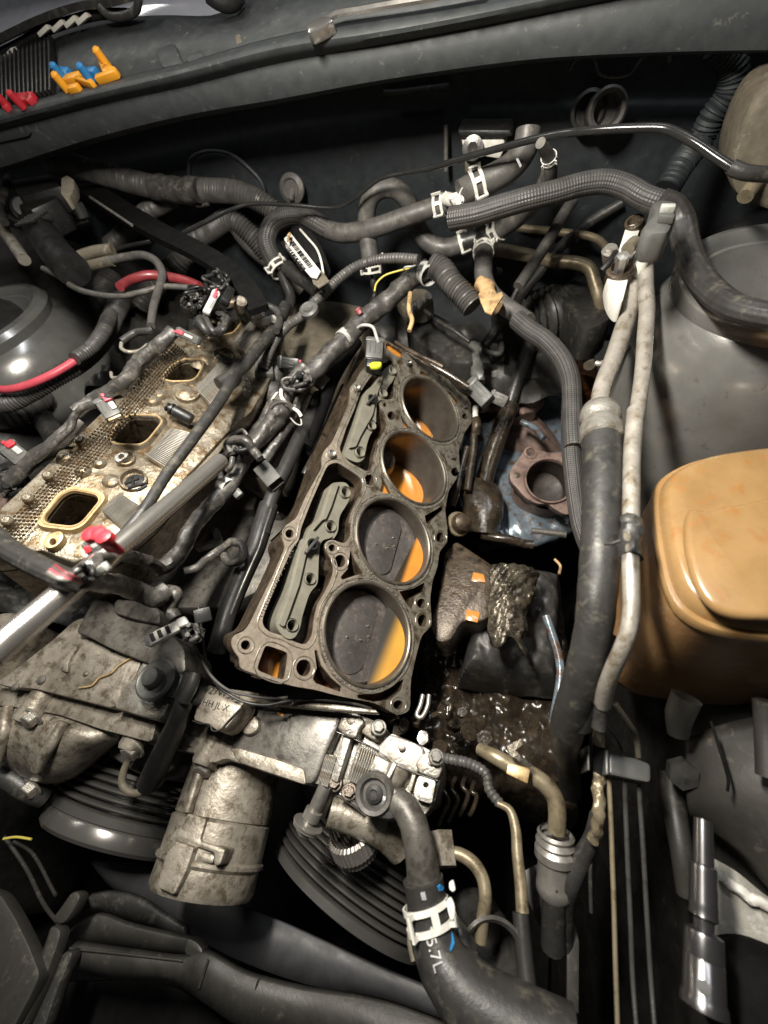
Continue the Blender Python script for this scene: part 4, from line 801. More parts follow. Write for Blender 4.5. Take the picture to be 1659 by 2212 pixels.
slots = [[('S1', 925, 240), ('S1', 965, 330), ('S1', 1010, 400), ('S1', 950, 412), ('S1', 870, 440), ('S1', 860, 420), ('S1', 905, 370)],
         [('S1', 690, 890), ('S1', 710, 900), ('S1', 740, 1000), ('S1', 800, 1075), ('S1', 868, 1135), ('S1', 862, 1168), ('S1', 700, 1110), ('S1', 680, 1080), ('S1', 705, 1010)],
         [('S1', 1240, 515), ('S1', 1330, 495), ('S1', 1405, 455), ('S1', 1420, 500), ('S1', 1345, 545), ('S1', 1325, 640), ('S1', 1290, 600)],
         [('S1', 970, 1185), ('S1', 1100, 1170), ('S1', 1200, 1120), ('S1', 1275, 1078), ('S1', 1260, 1150), ('S1', 1190, 1215), ('S1', 1080, 1230), ('S1', 970, 1205)],
         [('R7', 1015, 880), ('R7', 1040, 930), ('R7', 1085, 1015), ('R7', 1070, 1030), ('R7', 1010, 1005), ('R7', 1025, 950)],
         [('R7', 1140, 480), ('R7', 1165, 530), ('R7', 1213, 600), ('R7', 1195, 612), ('R7', 1165, 585), ('R7', 1148, 530)],
         [('R7', 1275, 225), ('R7', 1300, 230), ('R7', 1358, 280), ('R7', 1350, 292), ('R7', 1290, 265), ('R7', 1268, 240)],
         [('R7', 1440, 350), ('R7', 1480, 370), ('R7', 1520, 420), ('R7', 1515, 440), ('R7', 1480, 420), ('R7', 1445, 380)],
         [('R7', 1048, 45), ('R7', 1080, 50), ('R7', 1160, 105), ('R7', 1150, 140), ('R7', 1110, 125), ('R7', 1050, 75)],
         [('R7', 1420, 765), ('R7', 1432, 760), ('R7', 1455, 820), ('R7', 1445, 835)], [('R7', 1300, 1165), ('R7', 1415, 1100), ('R7', 1425, 1120), ('R7', 1350, 1190), ('R7', 1335, 1230), ('R7', 1310, 1210)]]
sq = [('S1', 380, 862), ('S1', 505, 905), ('S1', 522, 925), ('S1', 498, 1080), ('S1', 480, 1088), ('S1', 330, 1030), ('S1', 318, 1010), ('S1', 365, 880)]
rounds = [('S1', 622, 1010, 50, 1.1), ('S1', 245, 862, 32, 1), ('S1', 530, 140, 28, 1), ('S1', 805, 232, 24, 1), ('S1', 857, 318, 38, 1.08), ('S1', 1385, 592, 30, 1.05), ('S1', 1392, 705, 33, 1.2), ('S1', 1507, 165, 28, 1.2), ('S1', 1235, 1250, 34, .9), ('R7', 1497, 880, 26, 1.1), ('R7', 1562, 520, 20, 1), ('R7', 942, 930, 32, 1.1), ('R7', 1085, 515, 26, 1.1), ('R7', 1043, 445, 14, 1)]
def dl(seq, h): return [Dk(f, x, y, h) for f, x, y in seq]
def circ(f, x, y, r, k, h, n=18):
    return [Dk(f, x+r*math.cos(2*math.pi*i/n), y+r*k*math.sin(2*math.pi*i/n), h) for i in range(n)]
def lift(lp, h): return [p+DN*h for p in lp]
BC = [V((0, 1.13*i, 0)) for i in range(4)]
def ringloop(c, r, h, n=56): return [c+DN*h+DM*(r*math.cos(2*math.pi*i/n))+DA*(r*math.sin(2*math.pi*i/n)) for i in range(n)]
OUT = dl(outline, 0); V1 = dl(v1, 0); V2 = dl(v2, 0); SL = [dl(s, 0) for s in slots]; SQ = dl(sq, 0); RD = [circ(*r, 0) for r in rounds]
V1 = [p for p in roundloop(V1, .05, 2)]; V2 = roundloop(V2, .05, 2); OUTR = roundloop(OUT, .05, 2); SQR = roundloop(SQ, .05, 3)
# gasket sheet: rear oily half and paler front rail are one stamped plate
PL = dict(O=V((0, 0, 0)), U=DM, Vv=DA)
HO = [V1, V2, SQR]+SL+RD
gk = contour_plate('gasket', OUTR, HO, h=0, th=.018, m='gasket', parent=eb, rounds=[(c, .525) for c in BC], step=.012, O=V((0, 0, 0)), U=DM, Vv=DA)
# pale mottled patches: colour by position, paler toward the valley-side rail and front
gm = MT['gasket'].copy(); gm.name = 'gasket_paler_to_valley'; MT['gasket2'] = gm
nt = gm.node_tree; N = nt.nodes; L = nt.links; b = N['Principled BSDF']; old = b.inputs['Base Color'].links[0].from_socket
tc = N.new('ShaderNodeTexCoord'); sp = N.new('ShaderNodeVectorMath'); sp.operation = 'DOT_PRODUCT'; L.new(tc.outputs['Object'], sp.inputs[0])
sp.inputs[1].default_value = (-.707, -.42, .707); ns = N.new('ShaderNodeTexNoise'); ns.inputs['Scale'].default_value = 70; ns.inputs['Detail'].default_value = 6; L.new(tc.outputs['Object'], ns.inputs['Vector'])
ma = N.new('ShaderNodeMath'); ma.operation = 'MULTIPLY_ADD'; L.new(ns.outputs['Fac'], ma.inputs[0]); ma.inputs[1].default_value = .06; L.new(sp.outputs['Value'], ma.inputs[2])
mr = N.new('ShaderNodeMapRange'); L.new(ma.outputs[0], mr.inputs[0]); mr.inputs[1].default_value = .085; mr.inputs[2].default_value = .125
n2 = N.new('ShaderNodeTexNoise'); n2.inputs['Scale'].default_value = 260; n2.inputs['Detail'].default_value = 8; L.new(tc.outputs['Object'], n2.inputs['Vector'])
m2 = N.new('ShaderNodeMix'); m2.data_type = 'RGBA'; L.new(n2.outputs['Fac'], m2.inputs['Factor']); m2.inputs['A'].default_value = (.58, .51, .43, 1); m2.inputs['B'].default_value = (.22, .17, .12, 1)
mx = N.new('ShaderNodeMix'); mx.data_type = 'RGBA'; L.new(mr.outputs[0], mx.inputs['Factor']); L.new(old, mx.inputs['A']); L.new(m2.outputs['Result'], mx.inputs['B']); L.new(mx.outputs['Result'], b.inputs['Base Color'])
gk.data.materials[0] = gm
# block deck under the gasket
contour_plate('deck', OUTR, HO, V((0, 0, 0)), DM, DA, -.021, .16, 'brown', eb, rounds=[(c, .51) for c in BC], step=.018, grow=-.012)
c_ = sum(OUT, V((0, 0, 0)))/len(OUT)
contour_plate('water_jacket', OUTR, [SQR], V((0, 0, 0)), DM, DA, -.26, .3, 'rust', eb, rounds=[(c, .535) for c in BC], step=.03, clip=lambda a, b: a+.50, grow=-.04)
# raised beads: fire rings, sealing beads
for c in BC:
    turned('fire_ring', c+DN*.0, DN, [(.500, -.02), (.500, .012), (.512, .022), (.527, .022), (.537, .010), (.537, -.01)], 'ring', eb, 96)
    turned('fire_ring', c+DN*.0, DN, [(.560, -.004), (.566, .010), (.578, .010), (.584, -.004)], 'gasket', eb, 96)
    turned('cylinder_liner', c, DN, [(.500, -.02), (.497, -.03), (.497, -1.35), (.54, -1.35), (.54, -.13), (.52, -.025), (.500, -.02)], 'bore', eb, 96)
def bead(lp, name='sealing_bead', grow=.035, closed=True, m='gasket', r=.011, parent=eb):
    c = sum(lp, V((0, 0, 0)))/len(lp); q = []
    n = len(lp)
    for i in range(n):
        t = (lp[(i+1) % n]-lp[i-1]).normalized(); o = t.cross(DN)
        q.append(lp[i]+o*grow+DN*.001)
    return tube3(name, q, r, m, parent, closed=True, sides=8, step=.04)
def orient(lp):          # make loops counter-clockwise about DN so that 'grow' points outward
    a = sum(((lp[i-1]-lp[0]).cross(lp[i]-lp[0]).dot(DN) for i in range(len(lp))), 0); return lp if a > 0 else lp[::-1]
for lp in (V1, V2): bead(orient(dl(v1, 0) if lp is V1 else dl(v2, 0)), m=gm, grow=.035, r=.006)
bead(orient(SQ), m=gm, grow=.03, r=.006)
for i in (0, 1, 2, 3, 4, 5, 6, 7, 8, 11): bead(orient(RD[i]), m=gm, grow=.03, r=.006)
# rivets / dimple row on the front rail: perforated line of tiny pits
mb = MB()
for i in range(26):
    t = i/25; x = 300+t*290; y = 705-t*500 if t < .8 else 705-t*500; u = 330+(560-330)*t; v_ = 690+(215-690)*t
    lathe(mb, Dk('S1', u, v_, .001), DN, [(.006, 0), (.006, .006), (.004, .010), (0, .010)], 6)
    if i % 2: lathe(mb, Dk('S1', u+9, v_+3, .001), DN, [(.006, 0), (.006, .006), (0, .009)], 6)
mb.build('dimple_row', 'steeldark', eb, kind='stuff')
# small droplets on gasket and crowns (nobody could count them)
mb = MB(); rr = random.Random(5)
for i in range(800):
    a = rr.uniform(0, 6.28); k = rr.randrange(4); r = rr.uniform(.54, .562)
    s_ = rr.choice((.006, .007, .009, .012)); lathe(mb, BC[k]+DN*.001+DM*r*math.cos(a)+DA*r*math.sin(a), DN, [(s_, 0), (s_*.8, s_*.5), (0, s_*.7)], 6)
for i in range(150):
    a = rr.uniform(0, 6.28); r = rr.uniform(0, .40); s_ = rr.choice((.005, .006, .009)); lathe(mb, BC[rr.randrange(2)]-DN*.20+DM*r*math.cos(a)+DA*r*math.sin(a), DN, [(s_, 0), (s_*.8, s_*.5), (0, s_*.7)], 6)
o = mb.build('fluid_droplets', 'steel', None, kind='stuff', label='tiny fluid droplets scattered over gasket and piston crowns')
# pistons and the fluid lying in the bores (its surface is level)
PD = [.19, .17, .74, .72]
ZL = [(.24, .55, 0), (.31, .5, -.25), (-.14, .50, -.30), (.02, .42, -.30)]      # shore line, slope, drift toward the front
names = ['foremost bore, a yellow crescent along its right side', 'second bore from the front, thin orange crescent at its right', 'third bore, orange pool at its lower end', 'rearmost bore, small orange pool low in it']
def pool(c, rad, dep, zl, m, label, parent=None):
    """horizontal surface z=zl inside the tilted bore, cut by the crown at depth dep"""
    pts = []
    n = 160; ins = []
    for i in range(n):
        a = 2*math.pi*i/n; b0 = c+DM*rad*math.cos(a)+DA*rad*math.sin(a); s_ = zl[1]*(rad*math.cos(a)-zl[0]+zl[2]*rad*math.sin(a))-dep
        ins.append((a, s_, b0))
    good = [(a if a < math.pi else a-2*math.pi, b0+DN*s_) for a, s_, b0 in ins if s_ >= -dep and s_ < .01]
    good.sort(key=lambda q: q[0]); lp = [q[1] for q in good]
    return prism('coolant_pool', lp, DN*-.004, m, None, bevel=0, label=label, cat='coolant')
for k, c in enumerate(BC):
    d = PD[k]; t = eb
    R = .488
    if k == 0: prof = [(R, -.25), (R, -.10), (R-.012, -.095), (R-.012, -.085), (R, -.08), (R, -.02), (R-.02, 0), (R-.08, 0), (R-.11, .0), (.33, .0), (.30, .006), (0, .008)]
    else: prof = [(R, -.25), (R, -.02), (R-.02, 0), (.40, 0), (.37, -.012), (0, -.014)]
    turned('piston', c-DN*d, DN, prof, 'piston', eb, 72)
    if k < 2:                                    # raised oval dome with flat valve reliefs
        lp = []
        for i in range(48):
            a = 2*math.pi*i/48; lp.append(c-DN*(d-.004)+DM*(.235*math.cos(a)-.03)+DA*(.42*math.sin(a)))
        lp = [p if (p-c).dot(DM) < .14 else p-DM*((p-c).dot(DM)-.14) for p in lp]
        prism('piston_dome', lp, DN*.008, 'piston', eb, bevel=.007)
        for q in ((.02, -.05), (.10, .02), (.06, .12), (-.14, -.08)):
            turned('drip', c-DN*(d-.016)+DM*q[0]+DA*q[1], DN, [(.014, 0), (.012, .010), (0, .014)], 'chrome', eb, 12)
pool(BC[0], .496, PD[0]-.003, ZL[0], 'coolanty', 'yellow fluid crescent along the right side of the foremost bore')
pool(BC[1], .496, PD[1]-.003, ZL[1], 'coolantb', 'orange fluid sliver at the right side of the second bore')
pool(BC[2], .496, PD[2]-.003, ZL[2], 'coolant', 'large bright orange coolant pool inside the third bore')
pool(BC[3], .496, PD[3]-.003, ZL[3], 'coolant', 'smaller orange coolant pool inside the rearmost bore')
# coolant standing in the open passages
def slotpool(lp, h, label, m='coolant'):
    q = [p+DN*h for p in lp]; c = sum(q, V((0, 0, 0)))/len(q); q = [c+(p-c)*1.0 for p in q]; return prism('coolant_pool', q, DN*-.01, m, None, bevel=0, label=label, cat='coolant')
prism('passage_floor', dl([('S1', 318, 1060), ('S1', 350, 860), ('S1', 430, 880), ('S1', 395, 960), ('S1', 385, 1080)], -.22), DN*-.2, 'rustorange', eb, bevel=.01)
lp = dl([('S1', 370, 840), ('S1', 545, 900), ('S1', 520, 1110), ('S1', 360, 1070)], -.26); prism('coolant_pool', lp, DN*-.02, 'coolant', None, bevel=0, label='orange coolant in the square passage at the front left corner of the gasket', cat='coolant')
for i, (k, h, lb) in enumerate(((0, -.125, 'dark red sliver of coolant between the two front bores, valley side'), (2, -.11, 'rusty coolant in the slot right of the two front bores'), (3, -.10, 'rusty coolant under the front edge of the foremost bore'),
                  (4, -.06, 'orange coolant sliver left of the third bore'), (5, -.06, 'orange coolant sliver left of the rearmost bore'), (6, -.06, 'orange coolant slot behind the rearmost bore, left one'), (7, -.06, 'orange coolant slot behind the rearmost bore, right one'), (8, -.05, 'orange coolant in the rear most oblong slot by the connector'))):
    if k in (0, 2, 3): continue
    slotpool(SL[k], h, lb, 'coolant' if k not in (2, 3) else 'rust')
# outer side wall of the block
bk = [p-DN*.12+DM*0 for p in OUTR]
mbw = MB(); ol = [p for p in OUTR]; n = len(ol)
vs = [c_+(p-c_)*.985-DN*.10 for p in ol]+[c_+(p-c_)*.95-DN*.55 for p in ol]; mbw.add(vs, [[i, (i+1) % n, n+(i+1) % n, n+i] for i in range(n)]); mbw.build('outer_wall', 'brown', eb)
for k in range(4): turned('core_plug', BC[k]+DM*.72-DN*.75, DM, [(.2, -.06), (.2, .02), (.16, .03), (.15, -.02), (0, -.02)], 'brown', eb, 28)
# fixings seen on the deck: bright studs
for (f, x, y, r, mm) in (('R7', 690, 768, 24, 'steel'), ('R7', 852, 342, 22, 'steel'), ('R7', 1190, 180, 20, 'steeldark'), ('R7', 1475, 790, 12, 'steeldark'), ('R7', 1555, 465, 12, 'steeldark')):
    turned('dowel', Dk(f, x, y, .0), DN, [(r*.0022, -.02), (r*.0022, .03), (r*.0016, .05), (r*.0008, .03), (0, .03)], mm, eb, 16)
# ---------------- lifter yokes
def yoke(label, pts, holes_, ridge, clipat, h=.02, th=.22):
    t = thing('lifter_retainer', label, 'lifter retainer', Dk(*pts[3], h))
    lp = roundloop([Dk(f, x, y, h) for f, x, y in pts], .07, 4)
    hs = [circ(f, x, y, r, 1.15, h, 16) for f, x, y, r in holes_]
    contour_plate('body', lp, hs, V((0, 0, 0)), DM, DA, h, th, 'yoke', t, step=.010)
    for f, x, y, r in holes_:
        c = Dk(f, x, y, h); R = r*.3333*depth(c)/FPX
        turned('lifter_ring', c, DN, [(R*.98, -.1), (R*.98, .012), (R*.9, .02), (R*.82, .01), (R*.80, -.1)], 'yoke', t, 24)
        turned('lifter', c-DN*.22, DN, [(R*.8, -.2), (R*.8, .0), (R*.55, .01), (R*.4, -.03), (0, -.03)], 'steeldark', t, 24)
    # raised ridge on the valley side
    lp2 = roundloop([Dk(f, x, y, h+.001) for f, x, y in ridge], .03, 3); contour_plate('raised_rail', lp2, [], V((0, 0, 0)), DM, DA, h+.035, .04, 'yoke', t, step=.010, grow=-.012)
    f, x, y = clipat; p = Dk(f, x, y, h+.03)
    turned('bolt_hole', p, DN, [(.055, .035), (.06, .045), (.04, .045), (.038, .0), (0, .0)], 'black', t, 20)
    bar('spring_clip', p+DA*.10+DM*.03, p-DA*.12-DM*.03, .03, .11, 'steeldark', t, up=DN)
    return t
yoke('front grey-green lifter retainer lying beside the two front bores',
     [('R7', 690, 950), ('R7', 790, 945), ('R7', 820, 990), ('R7', 815, 1060), ('R7', 745, 1170), ('R7', 740, 1270), ('R7', 700, 1330), ('S1', 835, 55), ('S1', 830, 130), ('S1', 800, 170), ('S1', 735, 180), ('S1', 720, 270), ('S1', 715, 400), ('S1', 712, 470), ('S1', 660, 520), ('S1', 610, 680), ('S1', 600, 750), ('S1', 560, 825), ('S1', 500, 820), ('S1', 435, 740), ('S1', 450, 650), ('S1', 520, 500), ('S1', 575, 300), ('S1', 610, 160), ('R7', 520, 1330), ('R7', 560, 1220), ('R7', 620, 1180), ('R7', 650, 1080)],
     [('R7', 785, 1015, 38), ('S1', 795, 95, 38), ('S1', 662, 435, 38), ('S1', 545, 735, 42)],
     [('R7', 690, 960), ('R7', 745, 955), ('R7', 690, 1120), ('R7', 655, 1200), ('S1', 740, 60), ('S1', 670, 140), ('S1', 640, 260), ('S1', 590, 480), ('S1', 490, 760), ('S1', 445, 735), ('S1', 530, 500), ('S1', 590, 250), ('R7', 545, 1300), ('R7', 580, 1220), ('R7', 625, 1180)], ('S1', 668, 215))
yoke('rear grey-green lifter retainer lying beside the two rear bores',
     [('R7', 1045, 205), ('R7', 1090, 180), ('R7', 1115, 230), ('R7', 1095, 290), ('R7', 1055, 340), ('R7', 1052, 390), ('R7', 990, 430), ('R7', 985, 520), ('R7', 985, 590), ('R7', 945, 640), ('R7', 920, 720), ('R7', 915, 790), ('R7', 870, 825), ('R7', 790, 790), ('R7', 780, 750), ('R7', 850, 560), ('R7', 880, 450), ('R7', 915, 355), ('R7', 965, 320)],
     [('R7', 1090, 225, 30), ('R7', 1030, 370, 32), ('R7', 955, 580, 34), ('R7', 880, 755, 36)],
     [('R7', 1035, 225), ('R7', 1020, 300), ('R7', 985, 400), ('R7', 960, 520), ('R7', 880, 660), ('R7', 850, 730), ('R7', 795, 740), ('R7', 855, 560), ('R7', 885, 450), ('R7', 920, 355), ('R7', 970, 315)], ('R7', 948, 415))
# valley side casting humps beneath the yokes
for f, x, y, z, r in (('S1', 740, 330, -.5, 90), ('S1', 700, 620, -.4, 90), ('S1', 640, 790, -.35, 90), ('R7', 880, 1080, -.4, 90), ('R7', 1010, 800, -.4, 90)):
    p = Dk(f, x, y, -.34); turned('lifter_boss', p, DN, [(.26, -.6), (.24, 0), (.18, .10), (.1, .12), (0, .12)], 'brown', eb, 28)
lp = [Dk(f, x, y, -.75) for f, x, y in (('S1', 250, 900), ('R7', 560, 800), ('R7', 900, 60), ('R7', 1200, 150), ('R7', 1100, 800), ('S1', 760, 900))]
prism('valley_floor', lp, DN*-.05, 'brown', eb, bevel=0)
for (a, b) in ((('R7', 730, 1290), ('R7', 640, 1300)), (('R7', 860, 960), ('R7', 700, 900))):
    pass
# extra blob casting above v1 (bright patch)
turned('oil_gallery_boss', Dk('S1', 760, 340, -.16), DN, [(.14, -.3), (.13, 0), (.08, .05), (0, .06)], 'brown', eb, 20)

# ================================================================ left cylinder head
hd = thing('cylinder_head', 'left cylinder head with open oval intake ports and finned edge', 'cylinder head', Lk('R6', 500, 400, -.5))
def LL(seq, h): return [Lk(f, x, y, h) for f, x, y in seq]
body = [('R6', -200, 900), ('R6', 180, 550), ('R6', 430, 310), ('R6', 620, 130), ('R3', 820, 960), ('R3', 1000, 830), ('R3', 1180, 760), ('R3', 1380, 640), ('R3', 1560, 720), ('R3', 1640, 830), ('R3', 1600, 1000), ('R3', 1450, 1260),
        ('R6', 1290, 300), ('R6', 1050, 560), ('R6', 860, 780), ('R6', 640, 960), ('R6', 420, 1030), ('R6', 240, 960), ('R6', -100, 1000)]
ports = [[('R6', 370, 665), ('R6', 430, 635), ('R6', 560, 660), ('R6', 578, 690), ('R6', 480, 810), ('R6', 430, 832), ('R6', 290, 815), ('R6', 275, 785)],
         [('R6', 700, 235), ('R6', 760, 200), ('R6', 900, 205), ('R6', 925, 235), ('R6', 850, 330), ('R6', 810, 355), ('R6', 680, 350), ('R6', 655, 320)],
         [('R3', 1010, 1010), ('R3', 1060, 985), ('R3', 1150, 985), ('R3', 1165, 1010), ('R3', 1130, 1075), ('R3', 1100, 1095), ('R3', 990, 1098), ('R3', 950, 1080)],
         [('R3', 1230, 770), ('R3', 1290, 740), ('R3', 1370, 745), ('R3', 1380, 770), ('R3', 1340, 820), ('R3', 1280, 835), ('R3', 1220, 825), ('R3', 1205, 800)]]
port_holes = [roundloop(LL(p, 0), .045, 4) for p in ports]
prism('head_face', LL(body, 0), LN*-.35, 'head', hd, port_holes, bevel=.02)
prism('head_body', [p-LN*.36 for p in LL(body, 0)], LN*-.9, 'headdark', hd, [[p-LN*.36 for p in q] for q in port_holes], bevel=0)
for i, ph in enumerate(port_holes):
    c = sum(ph, V((0, 0, 0)))/len(ph); n = len(ph)
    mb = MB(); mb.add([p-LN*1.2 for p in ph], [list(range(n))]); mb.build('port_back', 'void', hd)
    mb = MB(); R1_ = [c+(p-c)*.985-LN*.0 for p in ph]; vs = [p-LN*.02 for p in R1_]+[c+(p-c)*.93-LN*.6 for p in ph]+[c+(p-c)*.8-LN*1.2 for p in ph]
    mb.add(vs, [[k*n+j, k*n+(j+1) % n, (k+1)*n+(j+1) % n, (k+1)*n+j] for k in range(2) for j in range(n)]); mb.build('port_throat', 'headdark', hd)
    # seal land round the port: outer loop is the port grown
    def grown(k, hh, f=1.0): return [c+(p-c)*k+LN*hh for p in ph]
    loops = [grown(1.01, .02), grown(1.05, .045), grown(1.20, .045), grown(1.30, .02), grown(1.42, -.02)] if i else [grown(1.01, .03), grown(1.05, .07), grown(1.30, .07), grown(1.36, .03), grown(1.38, -.02)]
    mb = MB(); vs = [p for l in loops for p in l]; K = len(loops)
    mb.add(vs, [[k*n+j, k*n+(j+1) % n, (k+1)*n+(j+1) % n, (k+1)*n+j] for k in range(K-1) for j in range(n)]); o = mb.build('port_flange', 'tan' if i == 0 else 'head', hd)
    tube3('port_seal', grown(1.13, .046 if i else .071), .010, 'tan', hd, closed=True, sides=8, step=.05)
def Lslab(nm, fr, pts, h, th, m, **k): return slab(nm, fr, pts, h, 0, m, hd, plane=Lk, d=LN*-th, **k)
Lslab('flange_ear', 'R6', [(265, 870), (350, 840), (370, 880), (330, 930), (285, 948), (250, 935), (248, 915)], .10, .2, 'tan', rnd=.06, holes=[(303, 908, 20)])
Lslab('flange_ear', 'R6', [(660, 400), (730, 385), (745, 405), (700, 440), (675, 448), (655, 435)], .09, .2, 'alubright', rnd=.05, holes=[(698, 415, 14)])
# knurled outer strip with rail
def knurl(quad, nu, nv, h, m, nm='knurled_face'):
    mb = MB(); A, B, C_, D_ = [Lk(*q, h) for q in quad]
    for i in range(nu):
        for j in range(nv):
            def P(u, v): return A.lerp(B, u).lerp(D_.lerp(C_, u), v)
            u0, u1, v0, v1_ = i/nu, (i+1)/nu, j/nv, (j+1)/nv; c = P((u0+u1)/2, (v0+v1_)/2)
            a, b, c2, d2 = P((u0+u1)/2, v0+.06/nv), P(u1-.06/nu, (v0+v1_)/2), P((u0+u1)/2, v1_-.06/nv), P(u0+.06/nu, (v0+v1_)/2)
            k = [c+(q-c)*.5+LN*.018 for q in (a, b, c2, d2)]; mb.add([a, b, c2, d2]+k, [[0, 1, 5, 4], [1, 2, 6, 5], [2, 3, 7, 6], [3, 0, 4, 7], [4, 5, 6, 7]])
    return mb.build(nm, m, hd, smooth=False, kind='stuff')
knurl([('R6', -60, 900), ('R6', 560, 250), ('R6', 690, 290), ('R6', 120, 900)], 36, 7, .06, 'headdark')
knurl([('R6', 560, 250), ('R3', 1000, 860), ('R3', 1080, 930), ('R6', 690, 290)], 30, 7, .06, 'headdark')
o = T('edge_rail', 'R6', [(-80, 900, 1.2), (180, 640, 1.2), (380, 410, 1.2), (560, 230, 1.2), (700, 80, 1.2)], 4.5, 'head', parent=hd)
for x, y, nm in ((165, 665, 1), (280, 535, 1), (465, 330, 1), (45, 795, 1)): turned('rail_lug', Lk('R6', x, y, .1), LN, [(.05, -.1), (.05, .03), (.03, .05), (0, .05)], 'head', hd, 14)
# bosses, bumps
for f, x, y, r, h in (('R6', 385, 425, 44, .12), ('R6', 480, 505, 36, .1), ('R6', 575, 462, 30, .09), ('R6', 640, 560, 40, .06), ('R3', 1225, 855, 34, .13), ('R3', 920, 1170, 36, .1), ('R6', 880, 95, 40, .1), ('R3', 1150, 890, 26, .1)):
    p = Lk(f, x, y, 0); R = r*.375*depth(p)/FPX; turned('casting_boss', p, LN, [(R*1.5, -.05), (R*1.15, h*.15), (R*.9, h*.42), (R*.5, h*.55), (0, h*.58)], 'head', hd, 20)
# injector bores with black injector bodies
for f, x, y, r in (('R6', 1080, 60, 58), ('R6', 770, 560, 62), ('R3', 1290, 950, 52), ('R6', 730, 440, 40)):
    p = Lk(f, x, y, .0); R = r*.375*depth(p)/FPX; turned('recess_rim', p, LN, [(R*1.25, -.02), (R*1.15, .05), (R, .055), (R*.93, .02), (R*.9, .001), (0, .001)], 'head', hd, 32)
    turned('recess_floor', p, LN, [(R*.9, .004), (R*.6, .006), (0, .006)], 'headdark', hd, 28)
def inj(label, fr, a, b, r, h0=.18):
    p1, p2 = Lk(fr, *a, h0), Lk(fr, *b, h0-.05); R = r*.375*depth(p1)/FPX; L = (p2-p1).length; t = thing('injector', label, 'injector', p1)
    turned('body', p1, p2-p1, [(0, 0), (R*.75, 0), (R*.8, L*.06), (R*.62, L*.08), (R*.62, L*.13), (R*1.05, L*.15), (R*1.05, L*.22), (R*.8, L*.24), (R*.8, L*.3), (R, L*.32), (R, L*.85), (R*.9, L*.9), (0, L*.9)], 'black', t, 28)
    turned('seal_ring', p1+(p2-p1)*.26, p2-p1, [(R*.8, 0), (R*.98, .01), (R*.98, .03), (R*.8, .04)], 'rubdark', t, 28); return t
inj('black injector sleeve in the recess between second and third ports', 'R6', (960, 130), (1120, 215), 34)
inj('black injector sleeve in the recess ahead of the rear port', 'R3', (1250, 945), (1345, 985), 22)
t = thing('spark_plug_tube', 'black cross shaped insert in the recess between the two front ports', 'insert', Lk('R6', 770, 570, .2))
for a, b in (((720, 575), (800, 545)), ((740, 600), (850, 570)), ((760, 535), (770, 590)), ((800, 610), (845, 585))): T('rib', 'R6', [(*a, 1.37), (*b, 1.37)], 3.5, 'black', parent=t)
turned('core', Lk('R6', 785, 575, .0), LN, [(.11, -.02), (.10, .03), (.05, .04), (0, .03)], 'black', t, 20)
# fins along the inner edge: one fin, one part
finrows = [(('R6', 590, 730), ('R6', 720, 850), ('R6', 690, 640), ('R6', 845, 735), 20), (('R6', 850, 420), ('R6', 960, 490), ('R6', 985, 270), ('R6', 1112, 300), 24),
           (('R6', 1130, 30), ('R6', 1220, 130), ('R3', 1270, 990), ('R3', 1390, 1075), 26), (('R3', 1350, 870), ('R3', 1440, 960), ('R3', 1440, 760), ('R3', 1550, 840), 20)]
for a, b, c, d, n in finrows:
    A, B, C2, D2 = [Lk(*q, .06) for q in (a, b, c, d)]
    for i in range(n):
        t_ = i/(n-1); p1 = A.lerp(C2, t_); p2 = B.lerp(D2, t_); bar('cooling_fin', p1, p2, (C2-A).length/n*.5, .10, 'alubright', hd, up=LN, bevel=.008)
for i in range(44):                                            # fine teeth strip seen below the dark rail
    t_ = i/43; p1 = Lk('R6', 985, 615, .0).lerp(Lk('R6', 1290, 230, .0), t_)-LN*.1; bar('edge_tooth', p1, p1+W(.13, -.03, -.06), .035, .1, 'head', hd, up=LN, bevel=0)
# rear end cylinder & nut
t = T('rear_boss', 'R3', [(1330, 640, 1.55), (1400, 650, 1.5)], 16, 'headdark', parent=hd)
turned('rear_plug', Pz('R3', 1385, 645, 1.7), W(.6, -.2, .8), [(.075, -.1), (.075, .06), (.05, .08), (0, .08)], 'alu', hd, 24)
turned('rear_plug', Pz('R3', 1490, 705, 1.3), W(.9, -.2, .3), [(.05, -.1), (.05, .12), (0, .13)], 'clamp', hd, 16); turned('rear_plug', Pz('R3', 1545, 740, 1.3), W(.9, -.2, .3), [(.05, -.1), (.05, .12), (0, .13)], 'clamp', hd, 16)
for x, y in ((1165, 950), (1060, 1150)): turned('casting_boss', Lk('R3', x, y, 0), LN, [(.20, -.03), (.13, .03), (.06, .06), (0, .06)], 'head', hd, 18)
# ================================================================ valley: rails, harness, connectors
o = T('fuel_rail', 'R6', [(1380, -120, 1.35), (1290, 60, 1.4), (1130, 290, 1.5), (960, 520, 1.55), (820, 740, 1.6), (680, 900, 1.6), (560, 980, 1.55)], 12.5, 'rubdark', 'long dark flexible rail lying over the fins of the left head', 'rail')
T('rail_upper', 'R4', [(320, 760, 1.1), (260, 880, 1.2), (180, 970, 1.3), (90, 1080, 1.35), (-30, 1160, 1.4)], 13.5, 'rubdark', parent=o)
T('pipe_elbow', 'R3', [(1440, 640, 1.4), (1530, 655, 1.4), (1590, 680, 1.35), (1610, 730, 1.3), (1590, 800, 1.3)], 8, 'steeldark', 'dark steel pipe turning at the back of the left head', 'pipe')
# chrome breaker bar
p1 = Pz('R6', 1285, 432, 1.65); p2 = Pz('S4', -60, 460, 2.15)
bb = thing('breaker_bar', 'long chrome bar lying diagonally across the engine to the left edge', 'bar', p1)
ax = (p2-p1); L = ax.length; turned('tube', p1, ax, [(0, 0), (.062, .01), (.072, .03), (.072, L*.58), (.080, L*.60), (.084, L*.62), (.084, L)], 'chrome', bb, 48)
